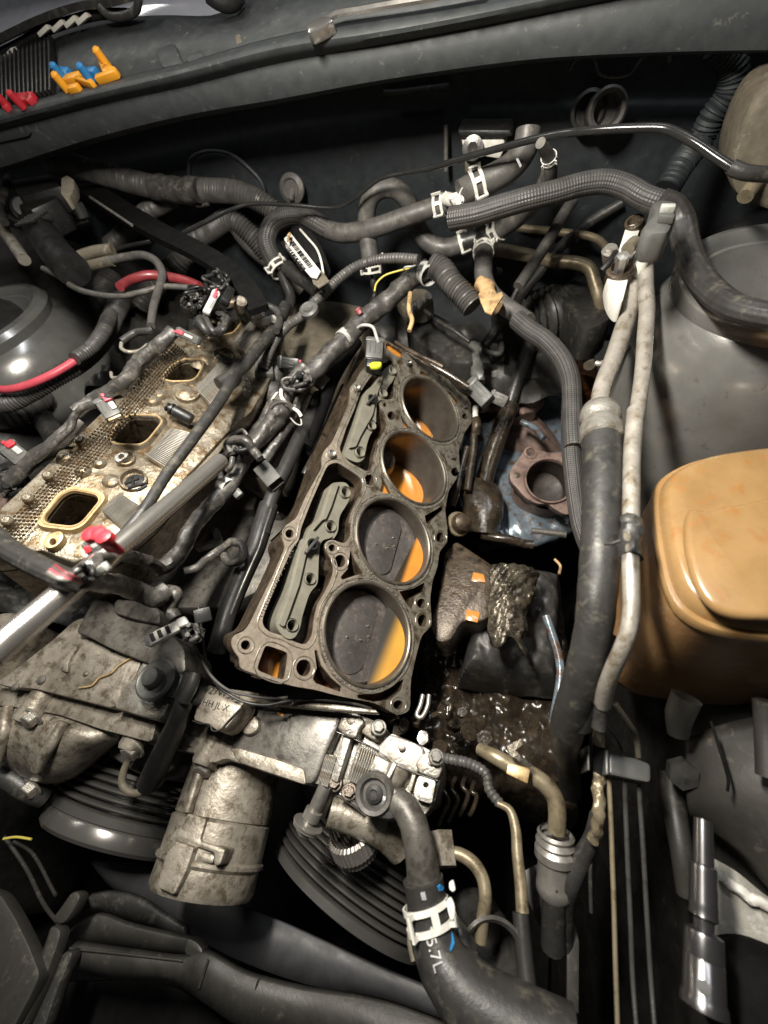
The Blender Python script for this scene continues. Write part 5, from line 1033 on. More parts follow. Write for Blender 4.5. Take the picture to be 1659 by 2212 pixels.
# valley cover plates
o = slab('valley_cover', 'R6', [(1210, 270), (1350, 120), (1500, -40), (1659, -150), (1659, 330), (1500, 560), (1300, 440)], .25, .6, 'dirtytan', bevel=.04, rnd=.1); tag(o, 'broad dusty grey cover plate in the valley behind the harness', 'cover')
vp = thing('valley_casting', 'dark grimy casting filling the valley between the banks', 'casting', Pz('R6', 1100, 900, -.6))
slab('plate', 'R6', [(760, 900), (1300, 430), (1659, 400), (1659, 1100), (1300, 1290), (900, 1290), (500, 1150)], -.75, .6, 'aludark', vp, bevel=.05)
slab('plate', 'R7', [(-30, 600), (190, 260), (560, 250), (650, 640), (350, 1150), (0, 1100)], -.55, .6, 'aludark', vp, bevel=.05)
slab('plate', 'R4', [(300, 990), (320, 740), (560, 720), (760, 760), (700, 1000), (480, 1150)], .1, .6, 'dirtytan', vp, bevel=.08, rnd=.2)
for k, (x, y, x2, y2, r) in enumerate(((1480, 120, 1330, 330, 12), (1600, 60, 1420, 330, 14), (1560, 300, 1400, 560, 20), (1640, 420, 1500, 640, 16))): T('runner', 'R6', [(x, y, -.2), ((x+x2)/2, (y+y2)/2, -.18), (x2, y2, -.2)], r, 'dirtytan' if k < 2 else 'aludark', parent=vp)
slab('flat_rib', 'R7', [(150, 270), (320, 265), (90, 620), (-10, 640)], .42, .5, 'dirtytan', vp, bevel=.03)
slab('flat_rib', 'R7', [(330, 300), (420, 310), (200, 660), (110, 650)], .36, .5, 'aludark', vp, bevel=.03)
slab('flat_rib', 'R7', [(240, 700), (400, 590), (420, 640), (260, 830)], .15, .5, 'aludark', vp, bevel=.03)
slab('flat_rib', 'R7', [(430, 680), (500, 660), (340, 900), (290, 900)], .15, .5, 'aludark', vp, bevel=.03)
o = slab('small_window', 'R6', [(1100, 880), (1250, 822), (1275, 900), (1120, 950)], -.5, .12, 'lightconn', bevel=.02, holes=[[(1125, 895), (1215, 855), (1230, 890), (1140, 925)]]); tag(o, 'small pale square frame holding a copper bolt in the valley', 'bracket')
bolt('R6', 1165, 900, -.6, 30, o, 'exh', flange=False)
# long dark rail beside the right bank
gr = T('guide_rail', 'R7', [(620, 390, .35), (560, 530, .35), (480, 680, .35), (400, 850, .35), (320, 1020, .33), (275, 1150, .3), (250, 1290, .28)], 16, 'satin', 'long black curved rail running along the valley side of the right bank', 'rail')
T('rail_lower', 'S1', [(395, -40, .28), (350, 100, .28), (310, 230, .26), (250, 360, .24), (180, 520, .2), (120, 680, .16), (80, 830, .1), (60, 900, .05)], 21, 'satin', parent=gr)
T('rail_ridge', 'S1', [(415, -30, .50), (372, 100, .50), (332, 230, .48), (270, 370, .46), (205, 520, .42), (150, 660, .36)], 3.5, 'steeldark', parent=gr)
T('guide_rail', 'R7', [(850, 30, .5), (780, 130, .45), (700, 270, .4), (650, 400, .35), (590, 560, .3), (520, 720, .25)], 17, 'void', 'second black rail higher up beside the taped harness', 'rail')
T('guide_rail', 'R7', [(780, 330, .1), (740, 420, .1), (700, 520, .1), (660, 640, .1), (600, 760, .05), (520, 900, .0)], 9, 'steeldark', 'thin dark steel strip at the edge of the rear gasket rail', 'rail')
# harness main trunk
hn = thing('wiring_harness', 'main black taped wiring harness winding down the engine valley', 'wiring harness', Pz('R4', 800, 800, .9))
def H(pts, fr, r, m='tape', style='tape', **k): return T('harness_branch', fr, pts, r, m, parent=hn, style=style, **k)
H([(1060, 560, 1.3), (1000, 590, 1.25), (930, 650, 1.2), (850, 730, 1.1), (770, 790, 1.05), (700, 850, 1.0), (630, 930, .95), (560, 990, .9), (500, 1060, .85), (420, 1130, .8)], 'R4', 20)
H([(340, 215, .8), (300, 330, .7), (340, 430, .6), (290, 520, .5), (210, 640, .5), (150, 740, .5), (100, 830, .5)], 'R7', 20)
H([(420, 200, .85), (520, 280, .8), (480, 330, .75), (400, 330, .7), (370, 380, .65)], 'R7', 9)
H([(1659, 120, .7), (1560, 250, .65), (1450, 360, .6), (1400, 440, .6), (1340, 560, .6), (1250, 660, .6), (1160, 760, .6), (1090, 860, .6), (1040, 960, .6), (960, 1040, .65), (900, 1070, .7)], 'R6', 18)
H([(430, 1130, 2.05), (480, 1120, 2.1), (560, 1140, 1.9), (680, 1155, 1.4), (790, 1190, 1.1), (890, 1230, .95), (960, 1190, .9)], 'R6', 21)
H([(960, 1190, .8), (1010, 1210, .8), (980, 1290, .75), (1010, 1350, .7)], 'R6', 14)
H([(930, 1070, .7), (870, 1030, .95), (780, 1000, 1.2), (700, 990, 1.6), (620, 1000, 2.0), (560, 1010, 2.1)], 'R6', 13)
H([(1330, 400, .9), (1310, 350, .95), (1350, 320, 1.0), (1420, 330, 1.0), (1460, 380, .9), (1500, 430, .85)], 'R6', 9)
H([(1340, 420, .9), (1330, 470, .85), (1310, 500, .8)], 'R6', 6)
H([(1060, 1080, .6), (1130, 1060, .55), (1200, 1000, .5), (1280, 950, .5), (1340, 910, .55), (1400, 940, .55), (1390, 1010, .5), (1320, 1030, .45), (1290, 980, .45)], 'R6', 9)
H([(1080, 540, 1.35), (1130, 570, 1.3), (1180, 640, 1.2), (1240, 700, 1.1), (1290, 760, 1.0)], 'R4', 24, 'corr', 'corr')
H([(-60, 860, 2.0), (60, 960, 2.05), (180, 1030, 2.1), (290, 1085, 2.15), (400, 1130, 2.15), (470, 1150, 2.1)], 'R6', 23, 'rubdark', 'flute')
H([(1060, 700, 1.1), (1000, 760, .9), (960, 800, .9)], 'R4', 9)
for k, (a, m_) in enumerate((((0, 0), 'pink'), ((14, -14), 'rubber'), ((-12, 12), 'pipe'), ((26, -26), 'redtube'), ((-24, 22), 'greyconn'))):
    T('wire', 'R6', [(290+a[0], 1068+a[1], 2.3), (350+a[0], 1105+a[1]*.8, 2.34), (410+a[0]*.7, 1125+a[1]*.6, 2.3), (470+a[0]*.3, 1150+a[1]*.3, 2.15)], 2.6, m_, parent=hn)
T('flex_sleeve', 'R4', [(1010, 515, 1.55), (900, 508, 1.55), (780, 520, 1.5), (680, 555, 1.45), (590, 620, 1.4), (520, 690, 1.35), (460, 745, 1.3), (400, 810, 1.25), (330, 860, 1.2), (270, 930, 1.15), (230, 1010, 1.1), (205, 1080, 1.0)], 10, 'corr', 'slim grey corrugated wire sleeve arching over the rear of the engine', 'wire sleeve', style='corr')
t = thing('push_fastener', 'round push fastener head on the slim corrugated sleeve', 'fastener', Pz('R4', 440, 775, 1.35)); turned('disc', Pz('R4', 440, 775, 1.38), W(0, -.3, 1), [(.13, -.03), (.13, .02), (.10, .04), (.07, .03), (.06, .05), (.03, .05), (0, .04)], 'greyconn', t, 28)
def band(fr, x, y, z, dx, dy, r, w_, label, m='lightconn'):
    a = Pz(fr, x-dx, y-dy, z); b = Pz(fr, x+dx, y+dy, z); R = r*depth(a)/FPX
    o = turned('tape_band', a, b-a, [(R*.9, 0), (R, .01), (R, (b-a).length-.01), (R*.9, (b-a).length)], m, None, 28); tag(o, label, 'tape band'); return o
band('R4', 1050, 590, 1.27, 16, 12, 22, 0, 'white band round the harness at its upper bend')
band('R4', 628, 922, .96, 14, -12, 21, 0, 'white band round the taped harness below the push fastener')
band('R7', 372, 430, .62, 12, -20, 22, 0, 'pale band on the harness beside the grey clip', 'clamp')
band('R6', 1300, 590, .62, 22, 10, 20, 0, 'dirty white band on the harness beside the chrome bar', 'clamp')
T('yellow_wire', 'R4', [(780, 680, 1.3), (790, 640, 1.35), (830, 600, 1.4), (900, 575, 1.42), (960, 560, 1.42), (1000, 540, 1.4)], 2, 'wireY', 'loose yellow wire hanging below the flex sleeve', 'wire')
T('loose_wire', 'R4', [(1010, 530, 1.45), (980, 550, 1.5), (940, 555, 1.5), (930, 570, 1.45)], 2, 'lightconn', 'short loose pale wire at the upper harness bend', 'wire')
# connectors
connector('grey connector with red tab by the rail at the end of the flex sleeve', 'R7', (250, 130, .98), (262, 270, .9), 38, lock=None, th=.6)
cc = connector('wet pink ended connector on the harness right of the flex sleeve', 'R7', (350, 165, .95), (490, 185, .9), 24, body='black', face='pink')
connector('black and grey connector with a lime green seal at the rear of the right bank', 'R7', (980, 35, .95), (968, 170, .85), 36, body='greyconn', th=.9)
o = slab('lime_seal', 'R7', [(938, 178), (965, 165), (1018, 165), (1020, 185), (990, 198), (945, 198)], 1.02, .05, 'lime', rnd=.03, bevel=.01); tag(o, 'bright lime green seal at the lower end of a black connector', 'seal')
connector('black plug body beneath the lime green seal', 'R7', (975, 165, .85), (968, 225, .8), 33, body='black', th=.9)
T('connector_wires', 'R7', [(1000, 40, 1.0), (990, 10, 1.05), (960, -60, 1.1), (900, -70, 1.1), (850, -40, 1.0)], 3.5, 'lightconn', 'pale twisted wires entering the lime sealed connector', 'wire')
connector('clear grey square connector shell hanging off the harness centre', 'R7', (245, 850, .55), (340, 960, .5), 33, open_end=True)
connector('small dark connector left of the clear grey shell', 'R6', (1340, 600, .55), (1385, 650, .5), 20, body='greyconn')
connector('grey connector with a pale red tab on the left head strip', 'R6', (590, 90, 1.85), (665, 200, 1.75), 34, face='tan', lock='pink', tabside=-.3)
connector('grey connector with tan terminal face at the left edge', 'R6', (40, 360, 1.6), (150, 450, 1.5), 36, face='tan', lock='red', tabside=-.2)
connector('grey connector with red tab at the rear of the left head', 'R3', (1020, 800, 1.75), (1150, 860, 1.7), 18, lock='pink', body='greyconn')
connector('upright red and grey connector at the rearmost end of the left head', 'R3', (1250, 570, 2.1), (1185, 700, 2.05), 15, lock='pink', body='lightconn')
connector('dark connector with bright red crown at the chrome bar', 'R6', (490, 960, 2.05), (600, 900, 2.05), 30, lock='red', body='greyconn')
t = thing('red_lock', 'ragged bright red connector lock beside the chrome bar', 'connector', Pz('R6', 580, 890, 1.7))
slab('shell', 'R6', [(520, 870), (570, 855), (625, 870), (660, 910), (620, 935), (580, 915), (545, 920)], 2.28, .12, 'red', t, rnd=.03, bevel=.02)
for x, y in ((545, 885), (590, 880), (625, 900)): turned('tooth', Pz('R6', x, y, 2.3), W(0, 0, 1), [(.05, 0), (.05, .05), (.03, .06), (0, .06)], 'red', t, 10)
connector('black oval connector at the lower end of the harness', 'S4', (1120, 240, .75), (1215, 215, .7), 28, body='black', open_end=True)
connector('small pale connector end under the red crowned connector', 'R6', (520, 1040, 2.2), (480, 1075, 2.15), 18, body='lightconn'); connector('second small pale connector end beside the first', 'R6', (620, 1045, 2.2), (570, 1075, 2.15), 18, body='lightconn')
connector('small dark red plug on the harness below the flex sleeve', 'R4', (690, 770, 1.2), (710, 800, 1.15), 12, body='redtube')
connector('small black clip with bright edge right of the taped harness', 'R7', (650, 255, .6), (600, 330, .55), 26, body='greyconn')
T('tan_clip', 'R4', [(965, 690, 1.2), (960, 780, 1.15), (975, 830, 1.1), (960, 885, 1.05)], 5, 'tapetan', 'narrow tan clip hanging beside the harness at the rear', 'clip')
o = T('broken_wire', 'R7', [(370, 350, .9), (375, 400, .9), (430, 460, .85), (480, 490, .8), (500, 520, .75)], 4, 'clamp', 'scuffed pale cable tie curled on the harness', 'cable tie')
T('tie_tail', 'R7', [(430, 530, .7), (470, 570, .68), (500, 575, .68), (495, 520, .72)], 1.6, 'lightconn', 'thin clear tie tail beneath the curled cable tie', 'cable tie')
# torn-open tape wire bundles (blobs of wires)
rr = random.Random(11)
def tangle(label, fr, x, y, z, spread, n, r, mats=('black', 'rubdark', 'rubber'), n2=4):
    t = thing('wire_tangle', label, 'wires', Pz(fr, x, y, z))
    for i in range(n):
        pts = []; a = rr.uniform(0, 6.28)
        for j in range(n2+2): a += rr.uniform(.5, 1.6); q = spread*rr.uniform(.35, 1); pts.append((x+q*math.cos(a), y+q*.8*math.sin(a), z+rr.uniform(-.12, .16)))
        T('wire', fr, pts, r*rr.uniform(.7, 1.3), rr.choice(mats), parent=t)
tangle('black wire loops around the rear left head connectors', 'R3', 1120, 640, 1.9, 80, 11, 4)
tangle('black wire loops behind the rear plug of the left head', 'R3', 1250, 510, 1.8, 80, 8, 3.5)
tangle('tangle of taped wires at the centre harness joint', 'R7', 500, 290, .85, 80, 10, 4.5)
tangle('tangle of wires above the clear grey connector shell', 'R7', 110, 700, .8, 70, 9, 4)
tangle('knot of wires at the lower harness end by the gasket', 'S4', 1110, 330, .75, 70, 10, 4)
tangle('knot of wires round the chrome bar crossing', 'R6', 500, 1090, 2.1, 66, 10, 4, ('rubdark', 'black', 'clamp'))
tangle('dark wires under the front left head', 'R6', 640, 960, 1.2, 90, 8, 4)
# left head harness
T('injector_harness', 'R6', [(640, 60, 1.9), (560, 110, 1.85), (470, 140, 1.85), (420, 200, 1.8), (410, 250, 1.75), (330, 330, 1.7), (260, 390, 1.65), (200, 440, 1.6)], 8, 'tape', 'taped wire loop feeding the middle left head connector', 'wires', style='tape')
T('injector_harness', 'R3', [(1000, 800, 1.7), (930, 870, 1.65), (860, 920, 1.6), (790, 990, 1.6), (720, 1080, 1.6), (640, 1140, 1.55), (540, 1200, 1.5), (430, 1270, 1.5)], 15, 'tape', 'taped harness running along the outer edge of the left head', 'wires', style='tape')
T('injector_harness', 'R6', [(450, 220, 1.6), (380, 290, 1.6), (280, 370, 1.55), (200, 430, 1.5), (120, 500, 1.45), (60, 560, 1.4)], 17, 'tape', 'lower taped harness stretch left of the knurled strip', 'wires', style='tape')
T('head_pipe', 'R3', [(700, 870, 1.7), (700, 900, 1.7), (740, 920, 1.7), (800, 915, 1.65), (850, 880, 1.6)], 4, 'pipe', 'thin bright hook shaped wire beside the left head', 'wire')
T('head_pipe', 'R3', [(700, 860, 1.7), (780, 810, 1.7), (850, 800, 1.7), (880, 790, 1.7)], 8, 'rubdark', 'black wire boot above the thin hook', 'wire')
T('head_pipe', 'R3', [(640, 1040, 1.5), (650, 1070, 1.5), (700, 1060, 1.5), (720, 1020, 1.5)], 3.5, 'pipe', 'small bright wire bracket at the outer edge of the left head', 'bracket')
tangle('black cables at the left edge beneath the tan faced connector', 'R6', 60, 560, 1.2, 110, 9, 6, ('black', 'rubdark'))
o = turned('rusty_cap', Pz('R6', 75, 690, .9), W(.2, -.3, 1), [(.22, -.2), (.22, .02), (.16, .10), (.08, .13), (0, .14)], 'exh', None, 28); tag(o, 'rusty brown round cap at the left edge below the knurled strip', 'cap')
# clutter beneath left head
ct = thing('left_undergear', 'dark greasy parts below and outside the left head', 'engine parts', W(-4.5, 1, -.5))
for pts, r in (([(-60, 1000, -.5), (100, 1020, -.4), (260, 1050, -.4), (420, 1000, -.4)], 30), ([(-40, 560, -.2), (120, 500, -.1), (260, 560, 0)], 26), ([(240, 200, .2), (290, 260, .2), (330, 330, .2)], 22)): T('pipe', 'R6', pts, r, 'rubdark', parent=ct)

# black plugs crowding the rear of the left head
for lb, a, b, w_ in (('black plug lying over the rear port of the left head', (1240, 740, 1.75), (1350, 700, 1.7), 26), ('black plug beside the red and grey connector, rear of the left head', (1130, 740, 1.8), (1220, 790, 1.75), 24), ('smaller black plug pointing up behind the rear port', (1290, 640, 1.9), (1330, 560, 1.9), 18)):
    connector(lb, 'R3', a, b, w_, body='black', th=.9)
tangle('thick black leads crossing the rear port of the left head', 'R3', 1230, 740, 1.85, 90, 9, 6, ('black', 'rubdark'))
tangle('fine bright edged wires at the rear left head', 'R3', 1130, 600, 2.0, 90, 6, 2.5, ('gloss', 'black'))
H([(520, 200, .9), (430, 330, .8), (380, 420, .75), (300, 560, .7), (200, 690, .65), (120, 800, .6)], 'R7', 17)
H([(600, 240, .7), (520, 330, .65), (470, 430, .6), (420, 560, .5), (330, 700, .45), (260, 800, .4)], 'R7', 13)
H([(110, 690, .85), (80, 740, .9), (20, 760, .9), (-30, 830, .85), (-20, 930, .8)], 'R7', 7)
for pts in ([(300, 470, .95), (330, 440, .98), (400, 430, .98), (440, 470, .9)], [(150, 640, .8), (120, 610, .85), (60, 640, .9), (30, 700, .9), (60, 760, .85)], [(480, 300, .95), (440, 270, 1.0), (380, 290, 1.0), (400, 340, .95), (470, 350, .9)]): H(pts, 'R7', 4.5)
# ================================================================ front of the engine
fc = thing('front_cover', 'cast aluminium front cover across the front of the engine', 'engine cover', Pz('S4', 600, 700, -.8))
slab('upper_plate', 'S4', [(430, 330), (540, 130), (600, 125), (655, 170), (665, 225), (760, 260), (930, 290), (1060, 400), (1070, 570), (900, 520), (640, 420), (490, 340)], .18, .6, 'aludark', fc, rnd=.08, bevel=.05)
slab('top_pad', 'S4', [(660, 130), (860, 150), (920, 200), (925, 280), (780, 250), (650, 210)], .22, .5, 'aludark', fc, rnd=.08, bevel=.06)
slab('cover_face', 'S4', [(-40, 620), (60, 560), (120, 510), (300, 370), (440, 245), (520, 240), (545, 300), (500, 335), (830, 450), (770, 600), (700, 700), (655, 765), (400, 700), (200, 650), (60, 640)], .05, .8, 'alu', fc, rnd=.08, bevel=.05)
slab('cover_face', 'S4', [(-300, 420), (-100, 230), (60, 200), (120, 230), (-60, 400), (-240, 560)], .15, .8, 'alu', fc, rnd=.08, bevel=.05)
slab('ledge', 'S4', [(-60, 640), (200, 650), (430, 705), (660, 765), (900, 840), (890, 900), (870, 960), (600, 890), (340, 800), (120, 760), (-60, 740)], -.12, .5, 'alu', fc, rnd=.05, bevel=.04)
slab('ledge', 'S4', [(880, 870), (1060, 900), (1330, 980), (1659, 1080), (1659, 1180), (1300, 1050), (1230, 1080), (1130, 1060), (1100, 980), (870, 950)], -.30, .5, 'alu', fc, rnd=.05, bevel=.04)
slab('bright_plate', 'S4', [(830, 478), (880, 490), (1075, 555), (1040, 640), (980, 720), (960, 770), (920, 836), (800, 805), (652, 762), (700, 660), (760, 590)], .10, .3, 'alubright', fc, rnd=.04, bevel=.03)
slab('raised_spine', 'S4', [(400, 380), (450, 400), (390, 500), (390, 560), (340, 540), (350, 460)], .09, .2, 'alu', fc, rnd=.04, bevel=.04)
for x, y, r in ((495, 565, 14), (90, 640, 20), (240, 600, 24)): turned('casting_dimple', Pz('S4', x, y, .055), W(0, 0, 1), [(r*.002, -.02), (r*.002, .012), (r*.001, .02), (0, .02)], 'aludark', fc, 12)
T('drip_stain', 'S4', [(455, 645, .07), (530, 630, .07), (570, 590, .07), (640, 560, .07), (680, 520, .07), (760, 470, .07), (820, 440, .07)], 2.2, 'tan', parent=fc, style='lump')
slab('cover_base', 'S4', [(-120, 640), (300, 420), (1100, 560), (1200, 640), (1420, 690), (1659, 720), (1659, 1150), (1300, 1060), (900, 980), (600, 900), (-120, 760)], -.34, .5, 'alu', fc, rnd=.06, bevel=.04)
slab('cover_wall', 'S4', [(640, 850), (900, 900), (1150, 1000), (1100, 1120), (960, 1180), (760, 1130), (600, 1020)], -.75, .5, 'aludark', fc, rnd=.1, bevel=.06)
# rounded drum housing
sh_ = [[(-200, 720, -.25), (100, 745, -.22), (340, 800, -.22), (520, 850, -.25), (690, 895, -.3)], [(-200, 820, -.20), (100, 850, -.15), (340, 900, -.15), (520, 940, -.22), (690, 930, -.45)],
       [(-200, 960, -.35), (80, 1000, -.3), (280, 1040, -.3), (460, 1030, -.4), (660, 960, -.7)], [(-200, 1080, -.8), (60, 1110, -.7), (240, 1165, -.65), (420, 1130, -.7), (620, 1000, -1.0)], [(-200, 1120, -1.5), (60, 1150, -1.4), (240, 1195, -1.4), (430, 1160, -1.4), (630, 1020, -1.5)]]
sheet('pump_shell', [[Pz('S4', *p) for p in r] for r in sh_], 'alu', fc, n=50, thick=.06, sub=6)
T('shell_rib', 'S4', [(370, 840, -.10), (300, 960, -.12), (215, 1110, -.30)], 12, 'alu', parent=fc)
T('shell_rib', 'S4', [(40, 760, -.10), (20, 900, -.12), (-20, 1060, -.30)], 12, 'alu', parent=fc)
for x, y, z, r in ((195, 810, -.05, 17), (775, 990, -.3, 19), (1190, 1088, -.45, 19), (190, 1210, -.8, 18)):
    bolt('S4', x, y, z, r, fc, 'alubright', ax=W(0, -.55, .35), name='bolt')
for x, y, z in ((190, 770, -.1), (790, 930, -.3), (1210, 1010, -.4)):
    a = Pz('S4', x, y, z); turned('bolt_boss', a, W(0, -.8, .1), [(.13, -.2), (.13, .1), (.11, .14), (0, .14)], 'alu', fc, 24)
# bracket with big bolt and bent tube
bt = thing('bracket_tube', 'black bracket with round bolt head and bent tube on the front cover', 'bracket', Pz('S4', 915, 600, .3))
slab('bracket_plate', 'S4', [(870, 530), (940, 530), (1075, 570), (1090, 545), (1170, 570), (1165, 620), (1120, 735), (1060, 730), (980, 700), (900, 680), (840, 640), (830, 580)], .24, .14, 'satin', bt, rnd=.07, bevel=.03)
c = Pz('S4', 905, 600, .26); turned('washer', c, W(0, 0, 1), [(.20, -.02), (.20, .03), (.18, .045), (.16, .035), (0, .035)], 'greyconn', bt, 40)
turned('bolt_head', c, W(0, 0, 1), [(.095, .03), (.095, .10), (.08, .13), (.04, .14), (0, .135)], 'greyconn', bt, 32)
T('upright', 'S4', [(1130, 560, .35), (1100, 640, .33), (1060, 720, .28)], 14, 'satin', parent=bt)
T('tube', 'S4', [(1105, 560, .3, 16), (1060, 730, .2, 20), (1010, 870, .0, 22), (950, 1000, -.2, 24), (900, 1110, -.4, 25), (850, 1200, -.6, 22)], 20, 'satin', parent=bt)
T('hook_ring', 'S4', [(760, 1040, -.55), (715, 1120, -.6), (705, 1200, -.65), (760, 1250, -.7), (840, 1240, -.75), (920, 1190, -.8), (970, 1120, -.8)], 8, 'dirtytan', parent=bt)
# sticker plate with stamped digits
sp_ = thing('data_plate', 'grimy cast pad with stamped black digits right of the bracket', 'plate', Pz('S4', 1260, 760, .15))
slab('pad', 'S4', [(1195, 625), (1300, 660), (1410, 715), (1390, 770), (1300, 880), (1250, 893), (1200, 860), (1110, 830), (1130, 760)], .12, .3, 'alu', sp_, rnd=.03, bevel=.02)
xd = Pz('S4', 1340, 690, .12)-Pz('S4', 1200, 655, .12); yd = Pz('S4', 1210, 620, .12)-Pz('S4', 1200, 655, .12)
text('stamped_digits', '5927W534', Pz('S4', 1270, 675, .12), xd, yd, .10, 'ink', sp_, .005)
text('stamped_digits', '6 HH JL X', Pz('S4', 1225, 742, .12), xd, yd, .085, 'ink', sp_, .005)
T('wire_outline', 'S4', [(1110, 835, .14), (1150, 850, .14), (1210, 858, .14), (1222, 890, .14), (1260, 890, .14), (1320, 830, .14), (1400, 745, .14)], 1.5, 'ink', parent=sp_)
# right part of front: dark oily cover
slab('side_cover', 'S6', [(-20, 190), (120, 130), (300, 150), (600, 215), (560, 330), (500, 460), (440, 620), (400, 655), (300, 620), (120, 540), (-60, 480)], -.25, .5, 'aludark', fc, rnd=.08, bevel=.06)
slab('side_pad', 'S6', [(10, 280), (60, 235), (110, 260), (110, 330), (50, 370), (0, 350)], -.18, .2, 'alu', fc, rnd=.05, bevel=.05)
slab('side_ridge', 'S6', [(-60, 440), (0, 440), (200, 500), (370, 560), (380, 650), (200, 590), (0, 520)], -.22, .25, 'alu', fc, rnd=.03, bevel=.04)
slab('gasket_lip', 'S6', [(-300, 60), (-100, 90), (60, 110), (300, 160), (600, 190), (780, 215), (800, 235), (600, 225), (300, 200), (60, 170), (-120, 150)], -.02, .1, 'gasket', fc, bevel=.02)
T('thin_cable', 'S1', [(-60, 620, .5), (0, 1010, .35), (40, 1100, .3), (150, 1190, .25), (250, 1235, .2), (380, 1250, .15), (520, 1225, .1), (650, 1215, .05), (800, 1222, 0), (940, 1240, -.1), (1060, 1275, -.2)], 3, 'rubdark', 'thin dark wire trailing along the lower edge of the gasket', 'wire')
T('thin_cable', 'S4', [(1120, 400, .6), (1160, 480, .5), (1220, 580, .4), (1320, 660, .3), (1440, 690, .2), (1560, 705, .15), (1659, 700, .1)], 3, 'rubber', 'second thin grey wire curling below the wire knot', 'wire')
# plastic comb strip
cs = thing('comb_strip', 'dirty white slotted plastic strip hanging off the harness', 'strip', Pz('S4', 950, 310, .8))
lp = [Pz('S4', x, y, .85) for x, y in ((818, 350), (1060, 235), (1080, 280), (860, 405), (835, 400))]
prism('strip', lp, W(0, 0, -.05), 'clamp', cs, bevel=.01)
for x, y in ((868, 355), (912, 335), (958, 312)):
    lp = [Pz('S4', x+dx, y+dy, .862) for dx, dy in ((-12, -18), (10, -28), (26, 12), (4, 22))]; prism('slot', lp, W(0, 0, -.02), 'ink', cs, bevel=0)
lp = [Pz('S4', x, y, .90) for x, y in ((1005, 250), (1060, 225), (1085, 270), (1025, 300))]; prism('buckle', lp, W(0, 0, -.05), 'lightconn', cs, bevel=.02)
T('stray_thread', 'S4', [(790, 388, .9), (830, 375, .9), (900, 400, .6), (850, 440, .4)], .8, 'clamp', 'hair thin thread beneath the slotted strip', 'thread')
# tensioner snout cylinder
sn = thing('alternator_snout', 'stubby cast cylinder housing with stepped L shaped ribs pointing at the viewer', 'housing', Pz('S5', 1300, 200, -.8))
a = Pz('S5', 1360, 20, -.95); b = Pz('S5', 1165, 690, -.95); ax = b-a; L = ax.length; R = .50
turned('barrel', a, ax, [(R*.95, -.3), (R*.95, 0), (R*.97, L*.42), (R*.93, L*.43), (R*1.0, L*.45), (R*1.0, L*.74), (R*1.05, L*.76), (R*1.05, L*.79), (R*.99, L*.82), (R*1.0, L*.99), (R*.94, L*1.04), (0, L*1.05)], 'alu', sn, 56)
slab('step_rib', 'S5', [(1075, 255), (1190, 290), (1150, 420), (1300, 465), (1265, 565), (1225, 560), (1235, 490), (1130, 455), (1100, 560), (1060, 600), (930, 470), (1010, 350), (1050, 330)], -.42, .3, 'alu', sn, rnd=.03, bevel=.03)
slab('step_rib', 'S5', [(1010, 415), (1120, 455), (1070, 600), (1000, 738), (900, 690), (920, 600), (950, 500)], -.38, .3, 'alu', sn, rnd=.03, bevel=.03)
slab('step_rib', 'S5', [(1145, 480), (1235, 500), (1225, 555), (1120, 530)], -.45, .2, 'alu', sn, rnd=.03, bevel=.03)
T('side_rib', 'S5', [(1150, 30, -.45), (1110, 160, -.45), (1080, 260, -.43)], 10, 'alu', parent=sn)
# ---------------- pulleys (axis along the crank)
def pulley(label, ctr, R, y0, wd, n, m, rim, mrim, hub=True, tilt=W(0, -1, 0)):
    t = thing('pulley', label, 'pulley', ctr); prof = [(R*.6, 0), (R*.93, 0), (R, .01), (R, .05)]; pitch = wd/n
    for i in range(n):
        h = .06+i*pitch; prof += [(R*.98, h), (R*.88, h+pitch*.08), (R*.88, h+pitch*.30), (R*.98, h+pitch*.40), (R, h+pitch*.58), (R, h+pitch*.80)]
    prof += [(R, .07+wd), (R, .11+wd), (R*.94, .13+wd), (R*.9, .10+wd), (R*.5, .06+wd), (R*.3, .1+wd), (0, .1+wd)]
    turned('grooved_rim', ctr, tilt, prof, m, t, 120)
    turned('inner_web', ctr, tilt, [(R*.62, .01), (R*.6, .15), (R*.3, .1), (.2, -.1), (0, -.1)], 'void', t, 48)
    if rim: turned('front_band', ctr+tilt.normalized()*(wd+.10), tilt, [(R*.93, 0), (R*1.0, .02), (R*1.02, .05), (R*1.02, .05+rim), (R*.98, .09+rim), (R*.9, .08+rim), (R*.4, .0+rim), (0, rim)], mrim, t, 120)
    return t
c = Pz('S5', 560, 200, -.95); pulley('left grooved pulley with a polished front band', W(c.x-.20, c.y+.33, -.97-.90), .90, 0, .40, 5, 'pulleydark', .13, 'pulleydark')
c = Pz('S7', 760, 360, -1.35)
pl2 = pulley('right grooved pulley below the power steering pump, larger and dull', W(c.x-.26, c.y+.36, -1.28-1.0), 1.0, 0, .50, 7, 'pulleydark', 0, None, tilt=W(-.28, -1, 0))
o = T('blue_rag', 'S7', [(680, 260, -1.75), (720, 290, -1.75), (760, 280, -1.75), (770, 320, -1.8)], 13, 'bluepaint', 'smeared blue paint mark inside the right pulley', 'paint mark', style='lump')
